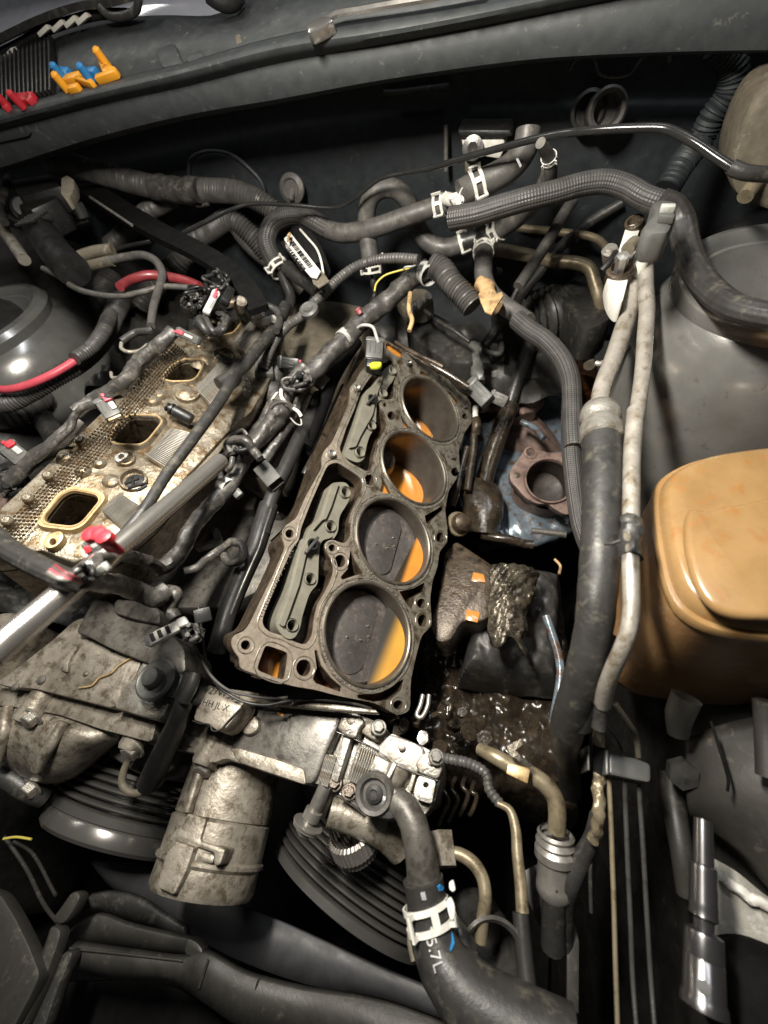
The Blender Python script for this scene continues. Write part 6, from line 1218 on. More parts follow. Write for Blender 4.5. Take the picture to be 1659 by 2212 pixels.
# belts
bl_ = thing('serpentine_belt', 'wide flat black belt sweeping across below the pulleys', 'belt', Pz('S5', 900, 600, -1.9))
def strip(nm, fr, top, bot, m, parent, th=.05, **k):
    return sheet(nm, [[Pz(fr, *p) for p in top], [Pz(fr, *p) for p in bot]], m, parent, n=50, thick=th, **k)
strip('belt_run', 'Q1', [(400, 1095, -2.0), (620, 1108, -2.0), (720, 1175, -2.0), (1050, 1290, -2.0), (1250, 1370, -2.0), (1659, 1560, -2.0), (2100, 1740, -2.0)], [(470, 1190, -2.1), (640, 1310, -2.1), (800, 1390, -2.1), (1000, 1500, -2.1), (1300, 1612, -2.1), (1659, 1690, -2.1), (2100, 1860, -2.1)], 'belt', bl_)
# radiator support / fan shroud at the bottom
fs = thing('fan_shroud', 'black plastic fan shroud and radiator support at the bottom left', 'shroud', Pz('S5', 600, 1000, -1.5))
strip('cross_rail', 'Q1', [(320, 1450, -1.5), (560, 1485, -1.5), (790, 1512, -1.5), (880, 1482, -1.5), (1050, 1570, -1.5), (1300, 1640, -1.5), (1659, 1700, -1.45), (2200, 1900, -1.4)], [(290, 1545, -1.62), (500, 1590, -1.62), (760, 1612, -1.62), (900, 1700, -1.6), (1050, 1797, -1.6), (1400, 1900, -1.6), (1659, 2000, -1.5), (2200, 2200, -1.45)], 'inner', fs, th=.08)
strip('upper_rail', 'Q1', [(300, 1400, -1.8), (360, 1350, -1.8), (430, 1325, -1.8), (560, 1368, -1.8), (780, 1420, -1.8), (830, 1430, -1.8)], [(300, 1450, -1.95), (420, 1455, -1.95), (560, 1470, -1.95), (700, 1490, -1.95), (860, 1500, -1.95)], 'inner', fs, th=.06)
strip('rear_rail', 'Q1', [(390, 1240, -2.0), (480, 1225, -2.0), (600, 1250, -2.0), (720, 1330, -2.0), (800, 1380, -2.0)], [(400, 1300, -2.1), (520, 1330, -2.1), (640, 1365, -2.1), (760, 1410, -2.1), (820, 1440, -2.1)], 'rubdark', fs, th=.06)
for nm, pts, z, m_ in (('bracket_leg', [(310, 1218), (355, 1238), (300, 1335), (262, 1375), (215, 1350), (262, 1290)], -1.25, 'inner'), ('bracket_leg', [(215, 1365), (268, 1388), (240, 1480), (180, 1640), (80, 1850), (10, 1850), (120, 1620), (190, 1450)], -1.2, 'inner'),
                   ('bracket_leg', [(268, 1482), (322, 1480), (250, 1640), (180, 1850), (110, 1850), (205, 1620)], -1.32, 'rubdark'), ('side_panel', [(-160, 1180), (0, 1235), (60, 1330), (120, 1450), (172, 1580), (150, 1640), (40, 1850), (-200, 1850)], -1.1, 'inner'),
                   ('bracket_leg', [(800, 1420), (850, 1440), (880, 1482), (860, 1512), (790, 1505)], -1.48, 'inner')):
    slab(nm, 'Q1', pts, z, .16, m_, fs, rnd=.08, bevel=.035)
for pts, r in (([(20, 990, -1.7), (110, 1120, -1.7), (190, 1280, -1.5), (260, 1370, -1.3)], 4), ([(60, 1010, -1.75), (130, 1050, -1.75), (240, 1240, -1.5)], 3.5), ([(300, 1470, -1.46), (560, 1498, -1.46), (790, 1524, -1.46)], 2.5), ([(900, 1520, -1.46), (860, 1640, -1.52)], 3), ([(1120, 1600, -1.46), (1080, 1720, -1.55)], 3)): T('moulded_rib', 'Q1', pts, r, 'inner', parent=fs)
o = strip('condenser', 'S5', [(380, 1230, -2.6), (1000, 1260, -2.6), (1500, 1650, -2.6)], [(380, 1800, -2.7), (1000, 1800, -2.7), (1500, 1900, -2.7)], 'void', fs)
T('yellow_strip', 'S5', [(20, 408, -1.5), (90, 398, -1.5), (180, 410, -1.5)], 2.5, 'wireY', 'short yellow strip at the lower left edge', 'strip')
T('support_conduit', 'S5', [(-60, 30, -.6), (60, 60, -.7), (150, 120, -.8), (260, 160, -1.0)], 22, 'rubdark', 'dark conduit behind the left pulley', 'conduit')
# ---------------- power steering pump
ps = thing('steering_pump', 'bright cast aluminium pump block bolted below the foremost bore', 'pump', Pz('S6', 800, 500, -.6))
ZP = -.32
slab('block', 'S6', [(480, 640), (540, 380), (610, 215), (700, 250), (830, 300), (840, 380), (870, 350), (1060, 430), (1165, 490), (1165, 600), (1120, 760), (1040, 800), (860, 800), (700, 780), (520, 700)], ZP-.12, .9, 'alubright', ps, rnd=.03, bevel=.018)
slab('cap', 'S6', [(560, 325), (600, 212), (690, 240), (720, 290), (690, 320), (665, 385), (600, 360)], ZP+.10, .5, 'alubright', ps, rnd=.035, bevel=.02)
slab('cap', 'S6', [(690, 255), (760, 275), (830, 310), (825, 360), (790, 400), (700, 350), (680, 310)], ZP+.02, .5, 'alu', ps, rnd=.035, bevel=.02)
slab('cap', 'S6', [(865, 355), (960, 385), (1060, 430), (1060, 520), (1010, 600), (920, 545), (790, 480), (800, 420)], ZP+.06, .5, 'alubright', ps, rnd=.035, bevel=.022)
slab('cap', 'S6', [(1060, 465), (1090, 455), (1165, 490), (1168, 560), (1140, 620), (1030, 580), (1010, 520)], ZP+.08, .5, 'alubright', ps, rnd=.03, bevel=.018)
for i in range(9): T('rib', 'S6', [(690+i*13, 410+i*5, ZP+.02), (655+i*13, 520+i*5, ZP+.0), (625+i*11, 620+i*5, ZP-.04)], 2.2, 'alubright', parent=ps)
for i in range(8): T('rib', 'S6', [(490+i*9, 470+i*3, ZP+.04), (465+i*9, 550+i*3, ZP+.02), (440+i*9, 640+i*3, ZP)], 2.0, 'alubright', parent=ps)
slab('boss_left', 'S6', [(480, 460), (550, 480), (570, 520), (520, 650), (490, 665), (430, 640), (440, 600)], ZP+.0, .4, 'alu', ps, rnd=.035, bevel=.02)
slab('web', 'S6', [(780, 470), (870, 515), (850, 600), (820, 620), (760, 580), (740, 560)], ZP+.03, .3, 'alubright', ps, rnd=.04, bevel=.03)
T('cast_barrel', 'S6', [(925, 530, ZP-.02), (900, 590, ZP-.05), (880, 640, ZP-.1)], 26, 'alu', parent=ps)
slab('arm', 'S6', [(1030, 595), (1130, 625), (1105, 760), (1010, 730), (1000, 690)], ZP+.06, .35, 'alubright', ps, rnd=.03, bevel=.03, holes=[(1072, 650, 16)])
T('lower_barrel', 'S6', [(520, 790, -.55), (620, 820, -.6), (740, 870, -.65), (850, 930, -.7), (930, 1010, -.8)], 34, 'alu', parent=ps)
T('barrel_lip', 'S6', [(575, 700, -.30), (640, 745, -.32), (700, 790, -.35)], 5, 'chrome', parent=ps)
turned('gear_nut', Pz('S6', 660, 960, -.85), Pz('S6', 700, 1050, -1.0)-Pz('S6', 640, 900, -.8), [(.20, -.1), (.235, -.08), (.235, .06), (.21, .08), (.20, .14), (.14, .17), (0, .17)], 'steel', ps, 180, ripple=lambda th: 1+.022*math.cos(36*th))
for x, y, z in ((800, 320, ZP+.2), (1130, 490, ZP+.2), (630, 690, ZP+.12), (545, 640, ZP+.02)): bolt('S6', x, y, z-.08, 12, ps, 'aludark' if x > 700 else 'brown', ax=W(.15, .1, 1))
slab('cap_rib', 'S6', [(600, 340), (650, 355), (560, 640), (520, 620)], ZP+.02, .3, 'alubright', ps, rnd=.02, bevel=.012)
slab('cap_rib', 'S6', [(880, 520), (905, 530), (850, 640), (830, 630)], ZP+.10, .3, 'alubright', ps, rnd=.01, bevel=.012)
slab('cap_rib', 'S6', [(1000, 560), (1022, 568), (985, 690), (965, 680)], ZP+.04, .3, 'alu', ps, rnd=.01, bevel=.012)
slab('recess', 'S6', [(700, 430), (790, 470), (770, 560), (720, 620), (640, 600)], ZP-.06, .05, 'brown', ps, rnd=.02, bevel=.005)  # dark plate stands in for the shade of a recess
T('seam_line', 'S6', [(560, 345, ZP+.06), (690, 400, ZP+.04), (800, 455, ZP+.05), (900, 530, ZP+.06), (1010, 580, ZP+.06), (1140, 625, ZP+.06)], 2.2, 'wet', parent=ps)  # dark line put in for the shaded gaps between the caps
slab('skirt', 'S6', [(1000, 735), (1110, 765), (1060, 830), (1010, 860), (985, 800)], ZP-.1, .5, 'alubright', ps, rnd=.02, bevel=.015)
for x, y, r in ((640, 275, 20), (930, 430, 16), (760, 330, 12), (1100, 520, 12)): turned('cast_dimple', Pz('S6', x, y, ZP+.1), W(0, 0, 1), [(r*.0022, -.03), (r*.0022, .006), (r*.0012, .012), (0, .012)], 'alu', ps, 14)
# long bolt pulled out at lower left
lb_ = thing('long_bolt', 'long bright bolt standing half out at the left of the pump', 'bolt', Pz('S6', 430, 760, -.3))
a = Pz('S6', 495, 650, -.30); b = Pz('S6', 368, 930, -.42); L = (b-a).length
turned('shank', a, b-a, [(.06, 0), (.06, L*.48), (.055, L*.5), (.08, L*.52), (.08, L*.70), (.055, L*.72), (.055, L*.78), (.14, L*.79), (.14, L*.82), (.09, L*.83), (.09, L*.84), (.13, L*.85), (.13, L*.88), (.08, L*.89)], 'steel', lb_, 32)
turned('head', a+(b-a)*.88, b-a, [(.075, 0), (.075, L*.12), (.06, L*.14), (0, L*.14)], 'steel', lb_, 6)
T('second_bolt', 'S6', [(545, 650, -.45), (510, 740, -.5), (470, 830, -.6)], 9, 'steel', 'shorter bright bolt right of the long one', 'bolt')
# outlet flange and lower radiator hose
of = thing('outlet_elbow', 'dull cast water outlet elbow with a recessed bolt over the pump', 'outlet elbow', Pz('S6', 800, 700, -.1))
slab('flange', 'S6', [(700, 700), (720, 640), (770, 605), (840, 615), (880, 660), (950, 680), (1000, 730), (990, 800), (900, 850), (830, 860), (760, 810), (710, 770)], -.08, .3, 'steeldark', of, rnd=.08, bevel=.05)
c = Pz('S6', 775, 700, -.07); turned('bolt_recess', c, W(0, -.2, 1), [(.165, -.05), (.165, .02), (.15, .045), (.12, .035), (.10, -.01), (0, -.01)], 'rubber', of, 36); turned('bolt', c, W(0, -.2, 1), [(.075, -.02), (.07, .03), (.04, .05), (.025, .03), (0, .03)], 'steeldark', of, 20)
el = T('elbow_tube', 'S6', [(900, 740, -.15, 28), (960, 790, -.12, 30), (1000, 870, -.12, 31), (1025, 970, -.14, 32), (1045, 1080, -.18, 34), (1060, 1180, -.24, 37)], 30, 'aludark', parent=of)
ho = T('radiator_hose', 'S7', [(1055, 270, -.22, 44), (1070, 360, -.25, 43), (1085, 480, -.28, 44), (1110, 620, -.3, 48), (1170, 760, -.3, 56), (1260, 880, -.3, 64), (1400, 1010, -.3, 70), (1600, 1130, -.3, 76), (1900, 1290, -.3, 84)], 46, 'rubdark', 'thick black radiator hose with white lettering at the bottom', 'hose')
clampring(ho, 'S7', 1072, 440, 44)
slab('clamp_tab', 'S7', [(1190, 395), (1215, 370), (1240, 420), (1240, 500), (1215, 520), (1195, 450)], .12, .05, 'clamp', ho, bevel=.01, rnd=.03)
slab('clamp_tab', 'S7', [(1205, 290), (1230, 275), (1245, 335), (1225, 350), (1205, 330)], .12, .05, 'clamp', ho, bevel=.01)
def onhose(o, fr, x, y):
    """first hit of the view ray on the hose surface"""
    me = o.data; l = wloc(o); bv = BVHTree.FromPolygons([(v.co+l) for v in me.vertices], [list(p.vertices) for p in me.polygons])
    r = ray(fr, x, y).normalized(); h = bv.ray_cast(CAM*S, r, 10); return (h[0]/S, h[1]) if h[0] else (None, None)
def stamp(nm, s, fr, x, y, dx, dy, size, m, o):
    p, n_ = onhose(o, fr, x, y)
    if p is None: print('MISS', nm); return
    q, _ = onhose(o, fr, x+dx, y+dy); xd = (q-p); xd = xd-n_*xd.dot(n_); return text(nm, s, p, xd, n_.cross(xd), size, m, o, .012)
stamp('lettering', '5.7L', 'S7', 1122, 705, 8, 30, .105, 'whiteink', ho)
def daub(fr, pts, m, o, nm='paint_mark'):
    vs = []
    for x, y in pts:
        p, n_ = onhose(o, fr, x, y)
        if p is None: return
        vs.append(p+n_*.012)
    mb = MB(); mb.add(vs+[v-n_*.02 for v in vs], [list(range(len(vs))), list(range(len(vs), 2*len(vs)))[::-1]]+[[i, (i+1) % len(vs), len(vs)+(i+1) % len(vs), len(vs)+i] for i in range(len(vs))]); mb.build(nm, m, o)
daub('S7', [(1135, 315), (1150, 300), (1168, 315), (1162, 335), (1145, 340)], 'blue', ho); daub('S7', [(1042, 348), (1065, 345), (1075, 388), (1052, 390)], 'whiteink', ho)
daub('S7', [(1098, 545), (1112, 545), (1112, 590), (1096, 585)], 'whiteink', ho)
daub('S7', [(1215, 575), (1228, 620), (1232, 650), (1215, 690), (1207, 680), (1218, 640)], 'blue', ho)
T('hose_shoulder', 'S7', [(1225, 520, -.5), (1280, 600, -.5), (1330, 720, -.5)], 20, 'rubdark', 'short black stub beside the lettered radiator hose', 'hose')
T('dirty_flag', 'S7', [(985, 580, -.4), (985, 640, -.4), (1005, 740, -.4)], 8, 'dirtytan', 'narrow dirty strip left of the lettered hose', 'strip')
# pipes to the right of the hose
pp = T('return_pipe', 'S7', [(1165, 60, -.5, 11), (1190, 110, -.5, 12), (1270, 130, -.5, 13), (1350, 185, -.5, 14), (1400, 270, -.5, 14), (1415, 380, -.5, 14), (1400, 500, -.55, 14), (1385, 630, -.6, 14)], 13, 'pipey', 'pitted bent metal pipe right of the radiator hose', 'pipe')
turned('union_nut', Pz('S7', 1165, 100, -.5), W(.2, -.6, .1), [(.12, -.12), (.12, .12), (0, .13)], 'alu', pp, 6)
t = thing('open_elbow', 'open cut end of a dull elbow pipe at the bottom centre', 'pipe end', Pz('S7', 1430, 690, -.7))
turned('tube', Pz('S7', 1400, 620, -.85), Pz('S7', 1450, 720, -.6)-Pz('S7', 1400, 620, -.85), [(.25, -.3), (.25, .28), (.27, .31), (.25, .33), (.22, .30), (.21, -.2), (0, -.2)], 'steeldark', t, 36)
T('tall_pipe', 'S8', [(100, 570, -.6, 7), (170, 610, -.6, 9), (205, 720, -.6, 11), (215, 860, -.6, 12), (235, 1050, -.6, 13), (245, 1200, -.6, 14)], 12, 'pipey', 'slim tarnished pipe running straight down right of the bent pipe', 'pipe')
T('pipe_sheath', 'S8', [(232, 1200, -.6, 17), (250, 1400, -.6, 18), (275, 1640, -.6, 20)], 18, 'satin', 'black sheath covering the lower end of the slim tarnished pipe', 'sheath')
ap = T('ac_pipe', 'S8', [(0, 260, -.5, 13), (80, 300, -.4, 16), (170, 350, -.4, 18), (280, 400, -.4, 19), (370, 460, -.4, 19), (430, 540, -.42, 19), (445, 640, -.45, 19), (438, 740, -.5, 19)], 18, 'pipey', 'thick tarnished pipe curving down from the oily front corner', 'pipe')
turned('union', Pz('S8', 436, 735, -.5), Pz('S8', 432, 890, -.6)-Pz('S8', 436, 735, -.5), [(.13, 0), (.15, .02), (.13, .05), (.16, .08), (.14, .11), (.165, .14), (.165, .2), (.14, .22), (.135, .38), (.145, .40), (.145, .46), (.12, .5), (0, .5)], 'steel', ap, 36)
slab('wrap', 'S8', [(160, 335), (290, 370), (275, 460), (150, 400)], -.2, .03, 'tan', ap, bevel=.01)
slab('torn_foil', 'S8', [(150, 240), (240, 195), (250, 230), (205, 270), (305, 350), (285, 365), (180, 300)], -.15, .02, 'foil', ap, bevel=.004)
T('hose_down', 'S8', [(432, 920, -.6, 24), (432, 1050, -.65, 25), (425, 1200, -.8, 25), (420, 1400, -1.0, 25)], 25, 'rubdark', parent=ap)
T('side_hose', 'S8', [(670, 640, -.2, 14), (640, 780, -.35, 17), (580, 900, -.5, 20), (520, 1020, -.6, 23), (480, 1150, -.8, 24), (470, 1400, -1.1, 24)], 20, 'rubdark', 'black hose joining the bare pipe and dropping left', 'hose')
rp = T('rough_pipe', 'S8', [(690, -10, .3, 12), (685, 120, .2, 12), (683, 240, .15, 12)], 12, 'pipey', 'peeling tarnished pipe below the bare pipe, upper piece', 'pipe', style='lump')
T('rough_pipe', 'S8', [(683, 390, .0, 12), (682, 500, 0, 12), (684, 620, 0, 12), (672, 720, -.1, 12), (655, 780, -.2, 12)], 12, 'pipey', 'peeling tarnished pipe below the clip, lower piece', 'pipe', style='lump')
T('rough_pipe', 'S8', [(683, 220, .12), (683, 400, .0)], 13, 'black', 'black sleeve section between two peeling pipe pieces', 'sleeve')
t = thing('line_clip', 'grey plastic line clip holding the three long thin lines', 'clip', Pz('S8', 860, 370, .1)); slab('body', 'S8', [(740, 280), (900, 310), (985, 345), (985, 455), (900, 440), (740, 405)], .12, .22, 'greyconn', t, rnd=.03, bevel=.02); slab('lip', 'S8', [(722, 260), (745, 265), (745, 410), (722, 405)], .16, .3, 'greyconn', t, bevel=.02); slab('lip', 'S8', [(618, 235), (634, 235), (634, 385), (618, 380)], .16, .3, 'greyconn', t, bevel=.02)
for pts, r, m_, lb in (([(740, 400, .0), (755, 700, -.1), (762, 900, -.15), (772, 1200, -.2), (780, 1500, -.25), (792, 1850, -.3)], 5, 'pipey', 'leftmost long thin line with a brassy shine at the bottom right'), ([(830, 300, .1), (838, 600, -.1), (850, 900, -.2), (866, 1250, -.3), (880, 1600, -.4), (900, 1850, -.4)], 5, 'steeldark', 'middle one of the three long thin lines at the bottom right'),
                       ([(905, 300, .0), (920, 550, -.1), (940, 850, -.2), (960, 1200, -.3), (985, 1600, -.4), (1005, 1850, -.4)], 5, 'steeldark', 'rightmost of the three long thin lines at the bottom right'), ([(780, 0, .5), (870, 130, .35), (900, 200, .2), (912, 300, .1)], 6, 'dirtytan', 'thin line curving into the grey line clip, right one'), ([(720, 110, .3), (790, 190, .2), (825, 270, .1)], 5, 'rubber', 'thin line curving into the grey line clip, left one'), ([(640, 800, -.4), (635, 1000, -.5), (640, 1200, -.6)], 4, 'rubdark', 'faint dark line left of the brassy one')):
    T('fluid_line', 'S8', pts, r, m_, lb, 'fluid line')
o = slab('grey_strip', 'S8', [(500, 1170), (530, 1190), (572, 1370), (570, 1790), (500, 1740)], -1.0, .05, 'inner', bevel=.01); tag(o, 'narrow upright grey metal strip at the bottom centre right', 'strip')
o = slab('grey_plate', 'S8', [(250, 960), (365, 905), (360, 1180), (345, 1290), (275, 1130)], -1.3, .05, 'inner', bevel=.01); tag(o, 'small dim grey plate behind the slim pipes', 'plate')
# socket extension at the bottom right
sx = thing('socket_extension', 'chrome socket and extension standing at the bottom right corner', 'socket wrench', Pz('S8', 1290, 1000, .2))
a = Pz('S8', 1285, 665, .2); b = Pz('S8', 1290, 1760, .1); ax = b-a; L = ax.length; s_ = L/1095
R_ = lambda px_: px_*.375*depth(a)/FPX
turned('extension', a, ax, [(R_(46), 0), (R_(50), 290*s_), (R_(62), 300*s_), (R_(64), 330*s_), (R_(66), 520*s_), (R_(68), 540*s_), (R_(66), 560*s_), (R_(70), 600*s_), (R_(48), 620*s_), (R_(46), 690*s_)], 'socket', sx, 48)
turned('socket', a+ax*(690/1095), ax, [(R_(44), -20*s_), (R_(85), 0), (R_(88), 20*s_), (R_(90), 130*s_), (R_(86), 135*s_), (R_(90), 142*s_), (R_(92), 330*s_), (R_(100), 350*s_), (R_(104), 400*s_), (0, 405*s_)], 'socket', sx, 56)
turned('square_drive', a+ax*(640/1095), ax, [(R_(40), 0), (R_(40), 55*s_)], 'chrome', sx, 4)
mb = MB(); p = a+ax*(985/1095); lathe(mb, p+ (CAM-p).normalized()*R_(90), CAM-p, [(.035, -.05), (.035, .01), (0, .01)], 16); mb.build('locking_hole', 'ink', sx)
t = T('dark_strut', 'S8', [(1100, 400, -.8, 24), (1120, 600, -.8, 24), (1160, 850, -.8, 22), (1190, 1100, -.9, 20)], 24, 'inner', 'dull brownish strut left of the socket extension', 'strut')
turned('bolt', Pz('S8', 1150, 380, -.4), W(0, -.5, .8), [(.12, 0), (.12, .1), (0, .12)], 'steeldark', t, 6)
o = sheet('floor_patch', [[Pz('S8', *p) for p in ((1330, 880, -.55), (1470, 960, -.5), (1659, 1110, -.45), (1900, 1240, -.45))], [Pz('S8', *p) for p in ((1330, 1700, -.7), (1430, 1720, -.65), (1659, 1800, -.6), (1900, 1950, -.6))]], 'concrete', n=40, thick=.05); tag(o, 'pale raised patch standing in for the concrete floor at the bottom right corner', 'panel')  # raised sheet added in place of the concrete floor below
T('panel_edge', 'S8', [(1350, 965, -.45), (1430, 1020, -.45), (1500, 1075, -.42), (1560, 1120, -.42), (1620, 1140, -.4), (1720, 1200, -.4)], 11, 'paper', 'crumbly white edge of the pale floor patch at the bottom right', 'edge', style='lump')
o = sheet('lower_cover', [[Pz('S8', *p) for p in ((1190, 200, -.4), (1420, 120, -.2), (1700, 60, 0))], [Pz('S8', *p) for p in ((1200, 560, -.5), (1450, 540, -.2), (1700, 500, 0))], [Pz('S8', *p) for p in ((1230, 640, -.8), (1500, 860, -.5), (1700, 1080, -.3))]], 'inner', n=30, thick=.06, sub=4); tag(o, 'large smooth dark cover below the amber tank', 'cover')
T('cover_seam', 'S8', [(1330, 100, .1), (1380, 260, .1), (1430, 440, .05), (1425, 500, 0)], 3, 'void', 'curved dark seam in the cover below the amber tank', 'seam')
o = turned('round_cap', Pz('Q2', 1700, 1745, -.3), W(0, 0, 1), [(.33, -.5), (.33, -.05), (.27, .05), (0, .08)], 'void', None, 48); tag(o, 'round black cap at the bottom right corner', 'cap')
# wheel-arch pale tubes below tank
T('tan_tube', 'S8', [(1190, -40, .1, 30), (1150, 60, 0, 28), (1140, 180, -.1, 20)], 28, 'inner', 'brownish tube dropping below the amber tank', 'tube')
T('tan_tube', 'S8', [(1640, -20, .4), (1650, 150, .3), (1660, 420, .2)], 22, 'inner', 'pale tube at the right edge below the amber tank', 'tube')
# ================================================================ amber reservoir
tk = thing('reservoir_tank', 'big amber translucent plastic fluid tank at the right edge', 'tank', Pz('D', 1700, 1250, -.5))
seam = [('D', 1409, 1100), ('D', 1412, 1050), ('D', 1440, 1020), ('D', 1500, 992), ('D', 1580, 978), ('D', 1720, 962), ('D', 1950, 970), ('D', 2080, 1060), ('D', 2090, 1250), ('D', 2000, 1390), ('D', 1850, 1400), ('D', 1690, 1385), ('D', 1560, 1368), ('D', 1500, 1345), ('D', 1455, 1308), ('D', 1432, 1250), ('D', 1420, 1180)]
base = roundloop([Pz(*q, 1.15) for q in seam], .25, 3); c = sum(base, V((0, 0, 0)))/len(base); n = len(base)
def lay(k, z, sh=W(0, 0, 0)): return [W(c.x+(p.x-c.x)*k, c.y+(p.y-c.y)*k, z)+sh for p in base]
def lofted(nm, loops, m, parent, cap=(0, 1), **kw):
    mb = MB(); vs = [p for l in loops for p in l]; K = len(loops); fs = [[k*n+j, k*n+(j+1) % n, (k+1)*n+(j+1) % n, (k+1)*n+j] for k in range(K-1) for j in range(n)]
    if cap[1]: fs.append([(K-1)*n+j for j in range(n)])
    if cap[0]: fs.append([j for j in range(n)][::-1])
    mb.add(vs, fs); return mb.build(nm, m, parent, **kw)
lofted('lower_shell', [lay(.80, -.85), lay(.90, -.78), lay(.955, -.6), lay(.975, .2), lay(.985, 1.06)], 'tankdust', tk)
lofted('seam_flange', [lay(.985, 1.06), lay(1.0, 1.075), lay(1.0, 1.13), lay(.985, 1.15), lay(.95, 1.155)], 'tank', tk)
lofted('upper_shell', [lay(.95, 1.14), lay(.935, 1.20), lay(.90, 1.255), lay(.86, 1.275), lay(.70, 1.28), lay(.3, 1.285)], 'tank', tk)
# step and inset panel on top
def tp(x, y, z): return Pz('S3', x, y, z)
st_ = [tp(x, y, 1.29) for x, y in ((960, 660), (1100, 700), (1300, 655), (1548, 590), (2300, 500), (2600, 1200), (2200, 1480), (1548, 1430), (1300, 1430), (1130, 1360), (1010, 1200), (940, 900))]
prism('raised_panel', roundloop(st_, .2, 5), W(0, 0, .09), 'tank', tk, bevel=.05, seg=4)
st2 = [tp(x, y, 1.375) for x, y in ((1060, 830), (1300, 740), (1548, 690), (2300, 640), (2400, 1150), (2100, 1330), (1548, 1290), (1250, 1250), (1120, 1130))]
for a, b in (((760, 1620), (1000, 1560)), ((900, 1760), (1400, 1600)), ((1050, 1870), (1548, 1660)), ((1100, 1780), (1480, 1640))): pass
# ================================================================ exhaust outlet, shield, oily clutter
o = sheet('heat_shield', [[Pz('S2', *p) for p in ((330, 100, -1.5), (500, 60, -1.5), (760, 80, -1.5), (1050, 120, -1.6))], [Pz('S2', *p) for p in ((330, 420, -1.6), (560, 400, -1.6), (800, 300, -1.6), (1080, 330, -1.7))],
    [Pz('S2', *p) for p in ((280, 760, -1.7), (560, 780, -1.65), (780, 760, -1.7), (1080, 720, -1.8))], [Pz('S2', *p) for p in ((300, 1100, -1.85), (560, 1180, -1.7), (800, 1200, -1.7), (1050, 1080, -1.8))], [Pz('S2', *p) for p in ((420, 1300, -2.3), (600, 1260, -2.1), (800, 1240, -2.1), (1000, 1180, -2.2))]],
    'tin', n=40, thick=.03, sub=8, bump=lambda p: p+W(0, 0, .06*math.sin(p.x*5.1)*math.cos(p.y*4.3)+.025*math.sin(p.x*17+p.y*13)))
tag(o, 'wet blue-grey metal heat shield with rust patches around the exhaust outlet', 'heat shield')
ex = thing('exhaust_outlet', 'rusty exhaust pipe mouth with oval bolt flange on the heat shield', 'exhaust outlet', Pz('S2', 860, 840, -1.2))
EN = W(.12, -.30, .95).normalized(); e0 = Pz('S2', 860, 840, -1.05)
def Pe(f, x, y, h=0): return Pn(f, x, y, e0+EN*h, EN)
hole = [Pe('S2', 862+148*math.cos(t*math.pi/18), 838+148*math.sin(t*math.pi/18)) for t in range(36)]
fl = roundloop([Pe('S2', x, y) for x, y in ((700, 640), (735, 612), (775, 625), (850, 655), (980, 650), (1060, 720), (1080, 850), (1060, 960), (1015, 1010), (1000, 1050), (960, 1055), (885, 1010), (860, 985), (780, 985), (700, 940), (655, 880), (610, 840), (605, 770), (660, 700))], .08, 4)
prism('flange', fl, EN*-.14, 'exh', ex, [hole], bevel=.03)
cc_ = sum(hole, V((0, 0, 0)))/36; RR = (hole[0]-cc_).length
turned('raised_lip', cc_, EN, [(RR*1.0, -.05), (RR*1.0, .03), (RR*1.04, .05), (RR*1.10, .05), (RR*1.14, .0), (RR*1.14, -.05)], 'exh', ex, 64)
turned('throat', cc_, EN, [(RR*1.0, -.02), (RR*.99, -.22), (RR*.93, -.26), (RR*.93, -.40), (RR*.8, -.43), (0, -.45)], 'pit', ex, 64)
turned('body', cc_, EN, [(RR*1.25, -.12), (RR*1.3, -.5), (RR*1.45, -.9), (RR*1.0, -1.0)], 'exh', ex, 48)
turned('stud_hole', Pe('S2', 740, 655, .0), EN, [(.10, 0), (.10, .02), (.07, .025), (.065, 0), (0, 0)], 'exh', ex, 24); turned('stud_hole', Pe('S2', 655, 800, .0), EN, [(.05, 0), (.04, .005), (0, .005)], 'brown', ex, 12)
T('exhaust_pipe', 'S2', [(800, 700, -2.1, 0), (720, 600, -1.8, 0), (650, 520, -1.75, 0), (590, 440, -1.9, 0)], 0, 'exh', parent=ex, real=.46)
T('exhaust_pipe', 'S2', [(700, 440, -1.2), (680, 380, -1.15), (730, 340, -1.1), (760, 310, -1.15)], 18, 'exh', parent=ex, real=.2)
T('blue_tinted_edge', 'S2', [(680, 455, -.95), (760, 490, -.95), (830, 560, -.95)], 7, 'tin', parent=ex)
# bundle below, screw
t = thing('steel_screw', 'shiny blue tinted threaded stud lying under the exhaust outlet', 'stud', Pz('S2', 850, 1168, -1.3))
a = Pz('S2', 745, 1158, -1.2); b = Pz('S2', 975, 1185, -1.2); L = (b-a).length; pr = [(0, 0)]
for i in range(22): pr += [(.038, L*(i+.1)/22), (.052, L*(i+.5)/22), (.038, L*(i+.9)/22)]
turned('thread', a, b-a, pr+[(0, L)], 'steel', t, 18)
T('wet_hose', 'S2', [(430, 1190, -1.3), (520, 1205, -1.25), (620, 1220, -1.25), (700, 1245, -1.3), (760, 1250, -1.3)], 10, 'wet', 'wet black hose end lying left of the threaded stud', 'hose')
T('wet_column', 'S2', [(420, 900, -1.3), (420, 1050, -1.3), (410, 1200, -1.4)], 0, 'wet', 'oily dark joint at the foot of the steering shaft', 'joint', real=.3, style='lump')
rr = random.Random(21)
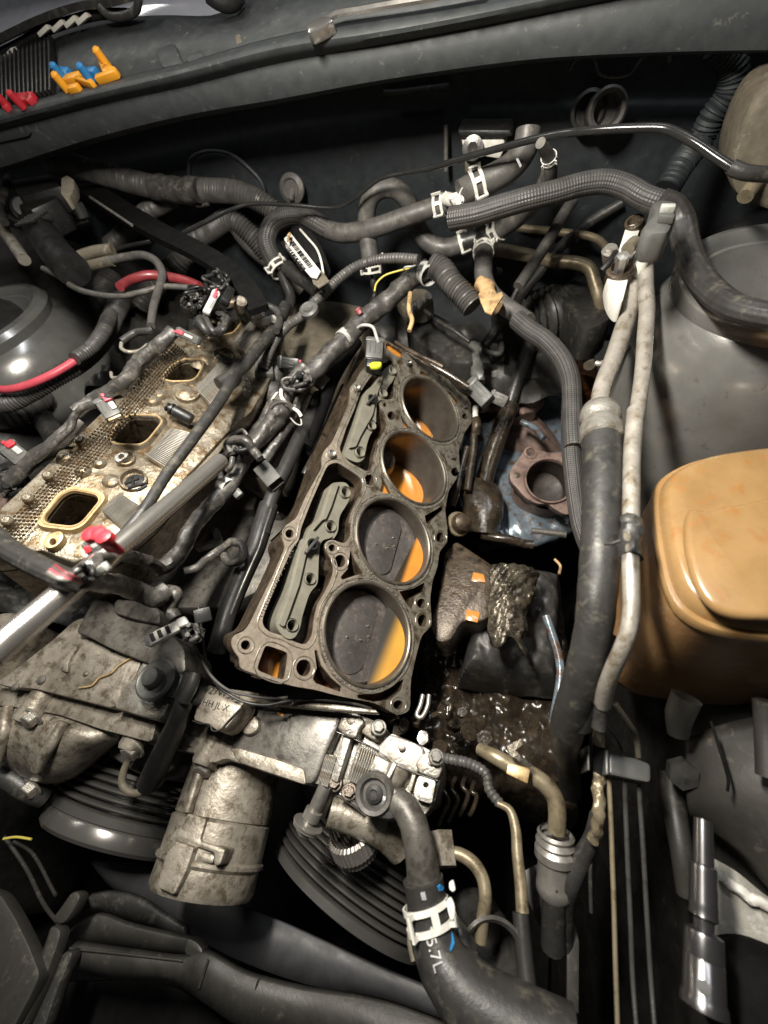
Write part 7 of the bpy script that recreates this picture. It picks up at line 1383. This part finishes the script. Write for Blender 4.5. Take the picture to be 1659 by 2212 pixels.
def lumps(label, fr, pts, m, r0, z0, n=3, real=True, name='grimy_part', cat='engine part'):
    t = thing(name, label, cat, Pz(fr, pts[0][0], pts[0][1], z0))
    for (x, y, r, dz) in pts:
        c = Pz(fr, x, y, z0+dz); R = r*FR[fr][2]*depth(c)/FPX; ax = W(rr.uniform(-.4, .4), rr.uniform(-.4, .4), 1)
        k = rr.choice((5, 6, 7)); ph = rr.uniform(0, 6)
        turned('lump', c-W(0, 0, .08), ax, [(R*1.05, -R*1.2), (R*1.0, 0), (R*.9, R*.10), (R*.55, R*.11), (R*.5, R*.02), (R*.22, R*.02), (R*.2, R*.16), (0, R*.17)], m, t, 40, ripple=lambda th: 1+.10*math.sin(2*th+ph)+.05*math.sin(k*th+ph*2))
    return t
em = thing('engine_mount', 'oily brown cast engine mount with foil right of the front bores', 'engine mount', Pz('D', 1010, 1290, -1.0))
slab('casting', 'D', [(960, 1190), (985, 1165), (1060, 1215), (1075, 1225), (1062, 1330), (1040, 1345), (1000, 1340), (975, 1385), (945, 1390), (925, 1350), (945, 1290)], -.85, .6, 'brown', em, rnd=.08, bevel=.06)
slab('tab', 'D', [(1022, 1235), (1045, 1240), (1050, 1258), (1018, 1255)], -.835, .02, 'orangedrop', em, bevel=.01); slab('tab', 'D', [(1008, 1315), (1038, 1322), (1032, 1345), (1004, 1338)], -.835, .02, 'orangedrop', em, bevel=.01)
rows = []
for j in range(40):
    rw = []
    for i in range(26):
        u, v_ = i/25, j/39; wv_ = 10*math.sin(v_*7)+6*math.sin(v_*19+1); p = Pz('D', 1056+wv_*.3+u*(104-24*v_+wv_*.5), 1222+v_*(165+14*math.sin(u*9))+u*(10-8*math.sin(v_*5)), -.66); q = fbm(p, 4.5); rg = abs(math.sin((u*7+v_*10)*2.4+q*1.2))*(.045 if v_ < .4 else .022)
        rw.append(p+W(0, 0, .02*q+.012*fbm(p+W(3, 1, 2), 14)+rg+.12*math.sin(u*3.14)-.5*max(0, abs(v_-.5)-.42)-.5*max(0, u-.88)))
    rows.append(rw)
sheet('crumpled_foil', rows, 'foil', em, n=40, thick=.012, sub=1)
MOUNT = True
T('copper_sliver', 'D', [(1198, 1208, -.95), (1210, 1222, -.95), (1208, 1240, -.95)], 3, 'tapetan', 'curved coppery sliver on the black mount block', 'sliver')
lumps('oil soaked lumps between the front corner of the gasket and the pump', 'S6', [(860, 240, 38, 0), (940, 290, 36, 0), (1050, 370, 38, -.1), (1150, 420, 44, -.2), (900, 330, 30, .0), (1010, 260, 30, 0)], 'wet', 0, -.75)
lumps('rusty brown wet lumps right of the gasket front corner', 'S6', [(1170, 210, 44, 0), (1240, 280, 40, -.1), (1320, 340, 46, -.1), (1410, 370, 46, -.15), (1280, 220, 30, -.1)], 'wet', 0, -.9)
bk_ = T('wet_bracket', 'S6', [(1055, 130, -.6), (1040, 190, -.6), (1020, 250, -.6), (1045, 260, -.6), (1080, 200, -.6), (1090, 130, -.6)], 5, 'steel', 'wet bright bent bracket standing beside the gasket corner', 'bracket')
T('wet_bracket', 'S6', [(1110, 250, -.7), (1160, 235, -.65), (1190, 260, -.7), (1200, 200, -.7)], 6, 'wet', 'second wet bent bracket farther right of the gasket corner', 'bracket')
T('wet_bracket', 'S6', [(1170, 170, -.8), (1215, 195, -.7), (1205, 225, -.7)], 5, 'foil', 'glossy brown hook with amber drop near the gasket corner', 'bracket')
T('oily_pipe', 'S6', [(1100, 480, -1.0), (1200, 500, -1.0), (1330, 530, -1.0), (1420, 590, -1.0), (1440, 680, -1.0), (1500, 760, -1.0)], 11, 'corr', 'slim dark corrugated sleeve curving right of the pump', 'conduit', style='corr')
for i, (x, y) in enumerate(((1180, 650), (1230, 660), (1290, 650), (1340, 680))):
    T('coil_loop', 'S6', [(x+12, y-50, -1.3), (x-14+i*4, y+10, -1.2), (x+24, y+90-i*20, -1.2), (x-8, y+170-i*12, -1.25), (x-34+i*6, y+230-i*30, -1.3)], 5, 'wet', ['leftmost dark hanging loop right of the pump', 'second dark hanging loop right of the pump', 'third dark hanging loop right of the pump', 'rightmost dark hanging loop right of the pump'][i], 'wire', group='dark loops hanging right of the pump')
# beside the bank, right side: spark plug-like stud, sensor, connector
ss = thing('oil_sensor', 'pale round sensor button at the right edge of the gasket', 'sensor', Pz('R7', 1520, 1220, -.8)); p = Pz('R7', 1515, 1220, -.75)
turned('body', p, W(.5, -.2, .7), [(.14, -.2), (.16, -.02), (.13, .04), (.14, .08), (.12, .16), (.06, .20), (0, .20)], 'brown', ss, 32); turned('ring', p, W(.5, -.2, .7), [(.165, 0), (.175, .02), (.165, .04), (.13, .04)], 'pipey', ss, 32)
pgs = thing('plug_sensor', 'grey connector and sensor hanging over the rear right of the bank', 'sensor', Pz('S2', 400, 250, .0))
T('lead', 'S2', [(380, -40, .2), (385, 60, .15), (400, 150, .1), (410, 200, .05)], 13, 'greyconn', parent=pgs, style='lump')
connector('', 'S2', (340, 200, .05), (470, 330, -.05), 34, parent=pgs, body='greyconn'); connector('', 'S2', (480, 280, -.05), (590, 330, -.1), 26, parent=pgs, body='rubber')
ck = T('pale_plug', 'S2', [(385, 355, -.4), (383, 400, -.45), (385, 440, -.5)], 6, 'clamp', 'slim pale ceramic plug beside the rear bore', 'plug'); T('plug_lead', 'S2', [(388, 440, -.5), (392, 480, -.5), (385, 530, -.6)], 10, 'brown', parent=ck); T('lead_wire', 'S2', [(375, 530, -.6), (370, 640, -.7), (350, 760, -.8), (330, 900, -.9)], 8, 'wet', parent=ck)
T('rear_cover_edge', 'R7', [(1200, 100, .45), (1330, 180, .4), (1470, 260, .3), (1580, 330, .2)], 8, 'wet', 'glossy black edge rail across the rear end of the right bank', 'rail')
T('rear_cover_edge', 'R7', [(1110, 40, .55), (1230, 110, .5), (1340, 160, .45), (1420, 200, .4)], 5, 'brown', 'brown edge rail behind the rearmost bore', 'rail')
o = slab('rear_plenum', 'R4', [(930, 860), (960, 780), (1040, 760), (1180, 830), (1260, 900), (1300, 1000), (1290, 1060), (1160, 1040), (1020, 960)], .25, .6, 'rubdark', rnd=.25, bevel=.08); tag(o, 'smooth black plastic bulge behind the rearmost bore', 'cover')
T('bulge_wire', 'R4', [(1040, 780, .6), (1120, 840, .6), (1200, 890, .6), (1270, 940, .5)], 4, 'rubdark', 'thin black wire over the smooth bulge', 'wire')
o = slab('tan_pad', 'R4', [(880, 690), (960, 660), (1050, 660), (1090, 720), (1040, 760), (930, 760)], .6, .3, 'dirtytan', rnd=.1, bevel=.05); tag(o, 'dull tan pad under the upper harness bend', 'pad')
T('small_bracket', 'R5', [(20, 880, -.2), (60, 920, -.2), (110, 930, -.2), (115, 860, -.2), (60, 850, -.2)], 6, 'rubber', 'small dull bracket left of the coolant hose', 'bracket')
T('link_rod', 'R5', [(120, 740, .2), (80, 820, .1), (30, 880, 0)], 5, 'rubdark', 'thin dark link rod behind the taped coolant hose', 'rod')
lumps('rough greasy castings behind the rear bore', 'R5', [(30, 1100, 50, 0), (80, 1180, 44, -.1), (10, 1190, 40, 0), (110, 1130, 36, -.2)], 'brown', 0, -.9)
T('rust_pan', 'S2', [(820, 90, -2.0), (930, 160, -2.0), (960, 300, -2.1)], 0, 'rust', 'rust coloured duct deep behind the coolant hose', 'duct', real=.7)
T('left_wet_rail', 'S2', [(330, 620, -.7), (290, 760, -.8), (260, 900, -.9), (230, 1000, -1.0)], 9, 'wet', 'wet black rail along the outer edge of the bank', 'rail')
for a, b, c2, r, lb in (((1180, 1330), (1210, 1440), (1195, 1560), 9, 'blue-grey wet edge beside the thick black hose'),): T('shield_edge', 'D', [(*a, -.5), (*b, -.6), (*c2, -.7)], r, 'tin', lb, 'edge')
# small scattered debris flakes: copper and brass chips
for i, (f, x, y, z, lb) in enumerate((('S4', 1490, 45, .0, 'tiny brass flake beside the gasket rail'), ('S4', 1600, 792, -.1, 'tiny brass flake on the dark front cover'))):
    p = Pz(f, x, y, z); o = bar('metal_flake', p, p+W(.06, -.005, 0), .02, .006, 'yellow', None, bevel=0); tag(o, lb, 'flake')

# ---------------- oil soaked clutter deep in the gaps: one uneven mass of grime per gap
def grime(label, fr, corners, z, m='wet', amp=.16, n=70, f=1.0, drop=0, cat='grime', name='oily_grime', kind='stuff'):
    A, B, C_, D_ = [Pz(fr, x, y, z) for x, y in corners]; rows = []
    for j in range(n+1):
        v = j/n; L_ = A.lerp(D_, v); R_ = B.lerp(C_, v); row_ = []
        for i in range(n+1):
            p = L_.lerp(R_, i/n); q = p*f; h = amp*(2.2*fbm(q, 1.1, 3)+.7*fbm(q+W(5, 2, 1), 2.8, 3)+.10*fbm(q+W(1, 7, 3), 9))
            e = max(abs(2*i/n-1), abs(2*j/n-1))**10*drop; row_.append(W(p.x, p.y, p.z+h-e))
        rows.append(row_)
    mb = MB(); vs = [p for r in rows for p in r]; k = n+1
    mb.add(vs, [[j*k+i, j*k+i+1, (j+1)*k+i+1, (j+1)*k+i] for j in range(n) for i in range(n)]); o = mb.build(name, m, None, label=label, cat=cat, kind=kind); return o
grime('uneven oil soaked castings and grime below the front corner of the bank', 'D', [(880, 1330), (1240, 1180), (1290, 1800), (860, 1700)], -1.9, n=110, drop=1.5)
grime('greasy dark castings deep beneath the left cylinder head', 'D', [(-60, 1120), (330, 1150), (420, 1420), (-80, 1300)], -.9, 'rubdark')
grime('dusty dark gearbox casting deep behind the engine', 'D', [(520, 560), (1240, 560), (1240, 860), (420, 860)], -.7, 'inner', .2)
grime('oily dark undergear behind the left head and hoses', 'D', [(120, 500), (560, 560), (460, 760), (60, 900)], .1, 'inner', .2)
grime('wet black rubber mount block beneath the crumpled foil', 'D', [(1040, 1195), (1225, 1215), (1222, 1478), (985, 1455)], -1.15, 'rubdark', .07, 60, 1.0, .7, 'mount', 'mount_block', None)
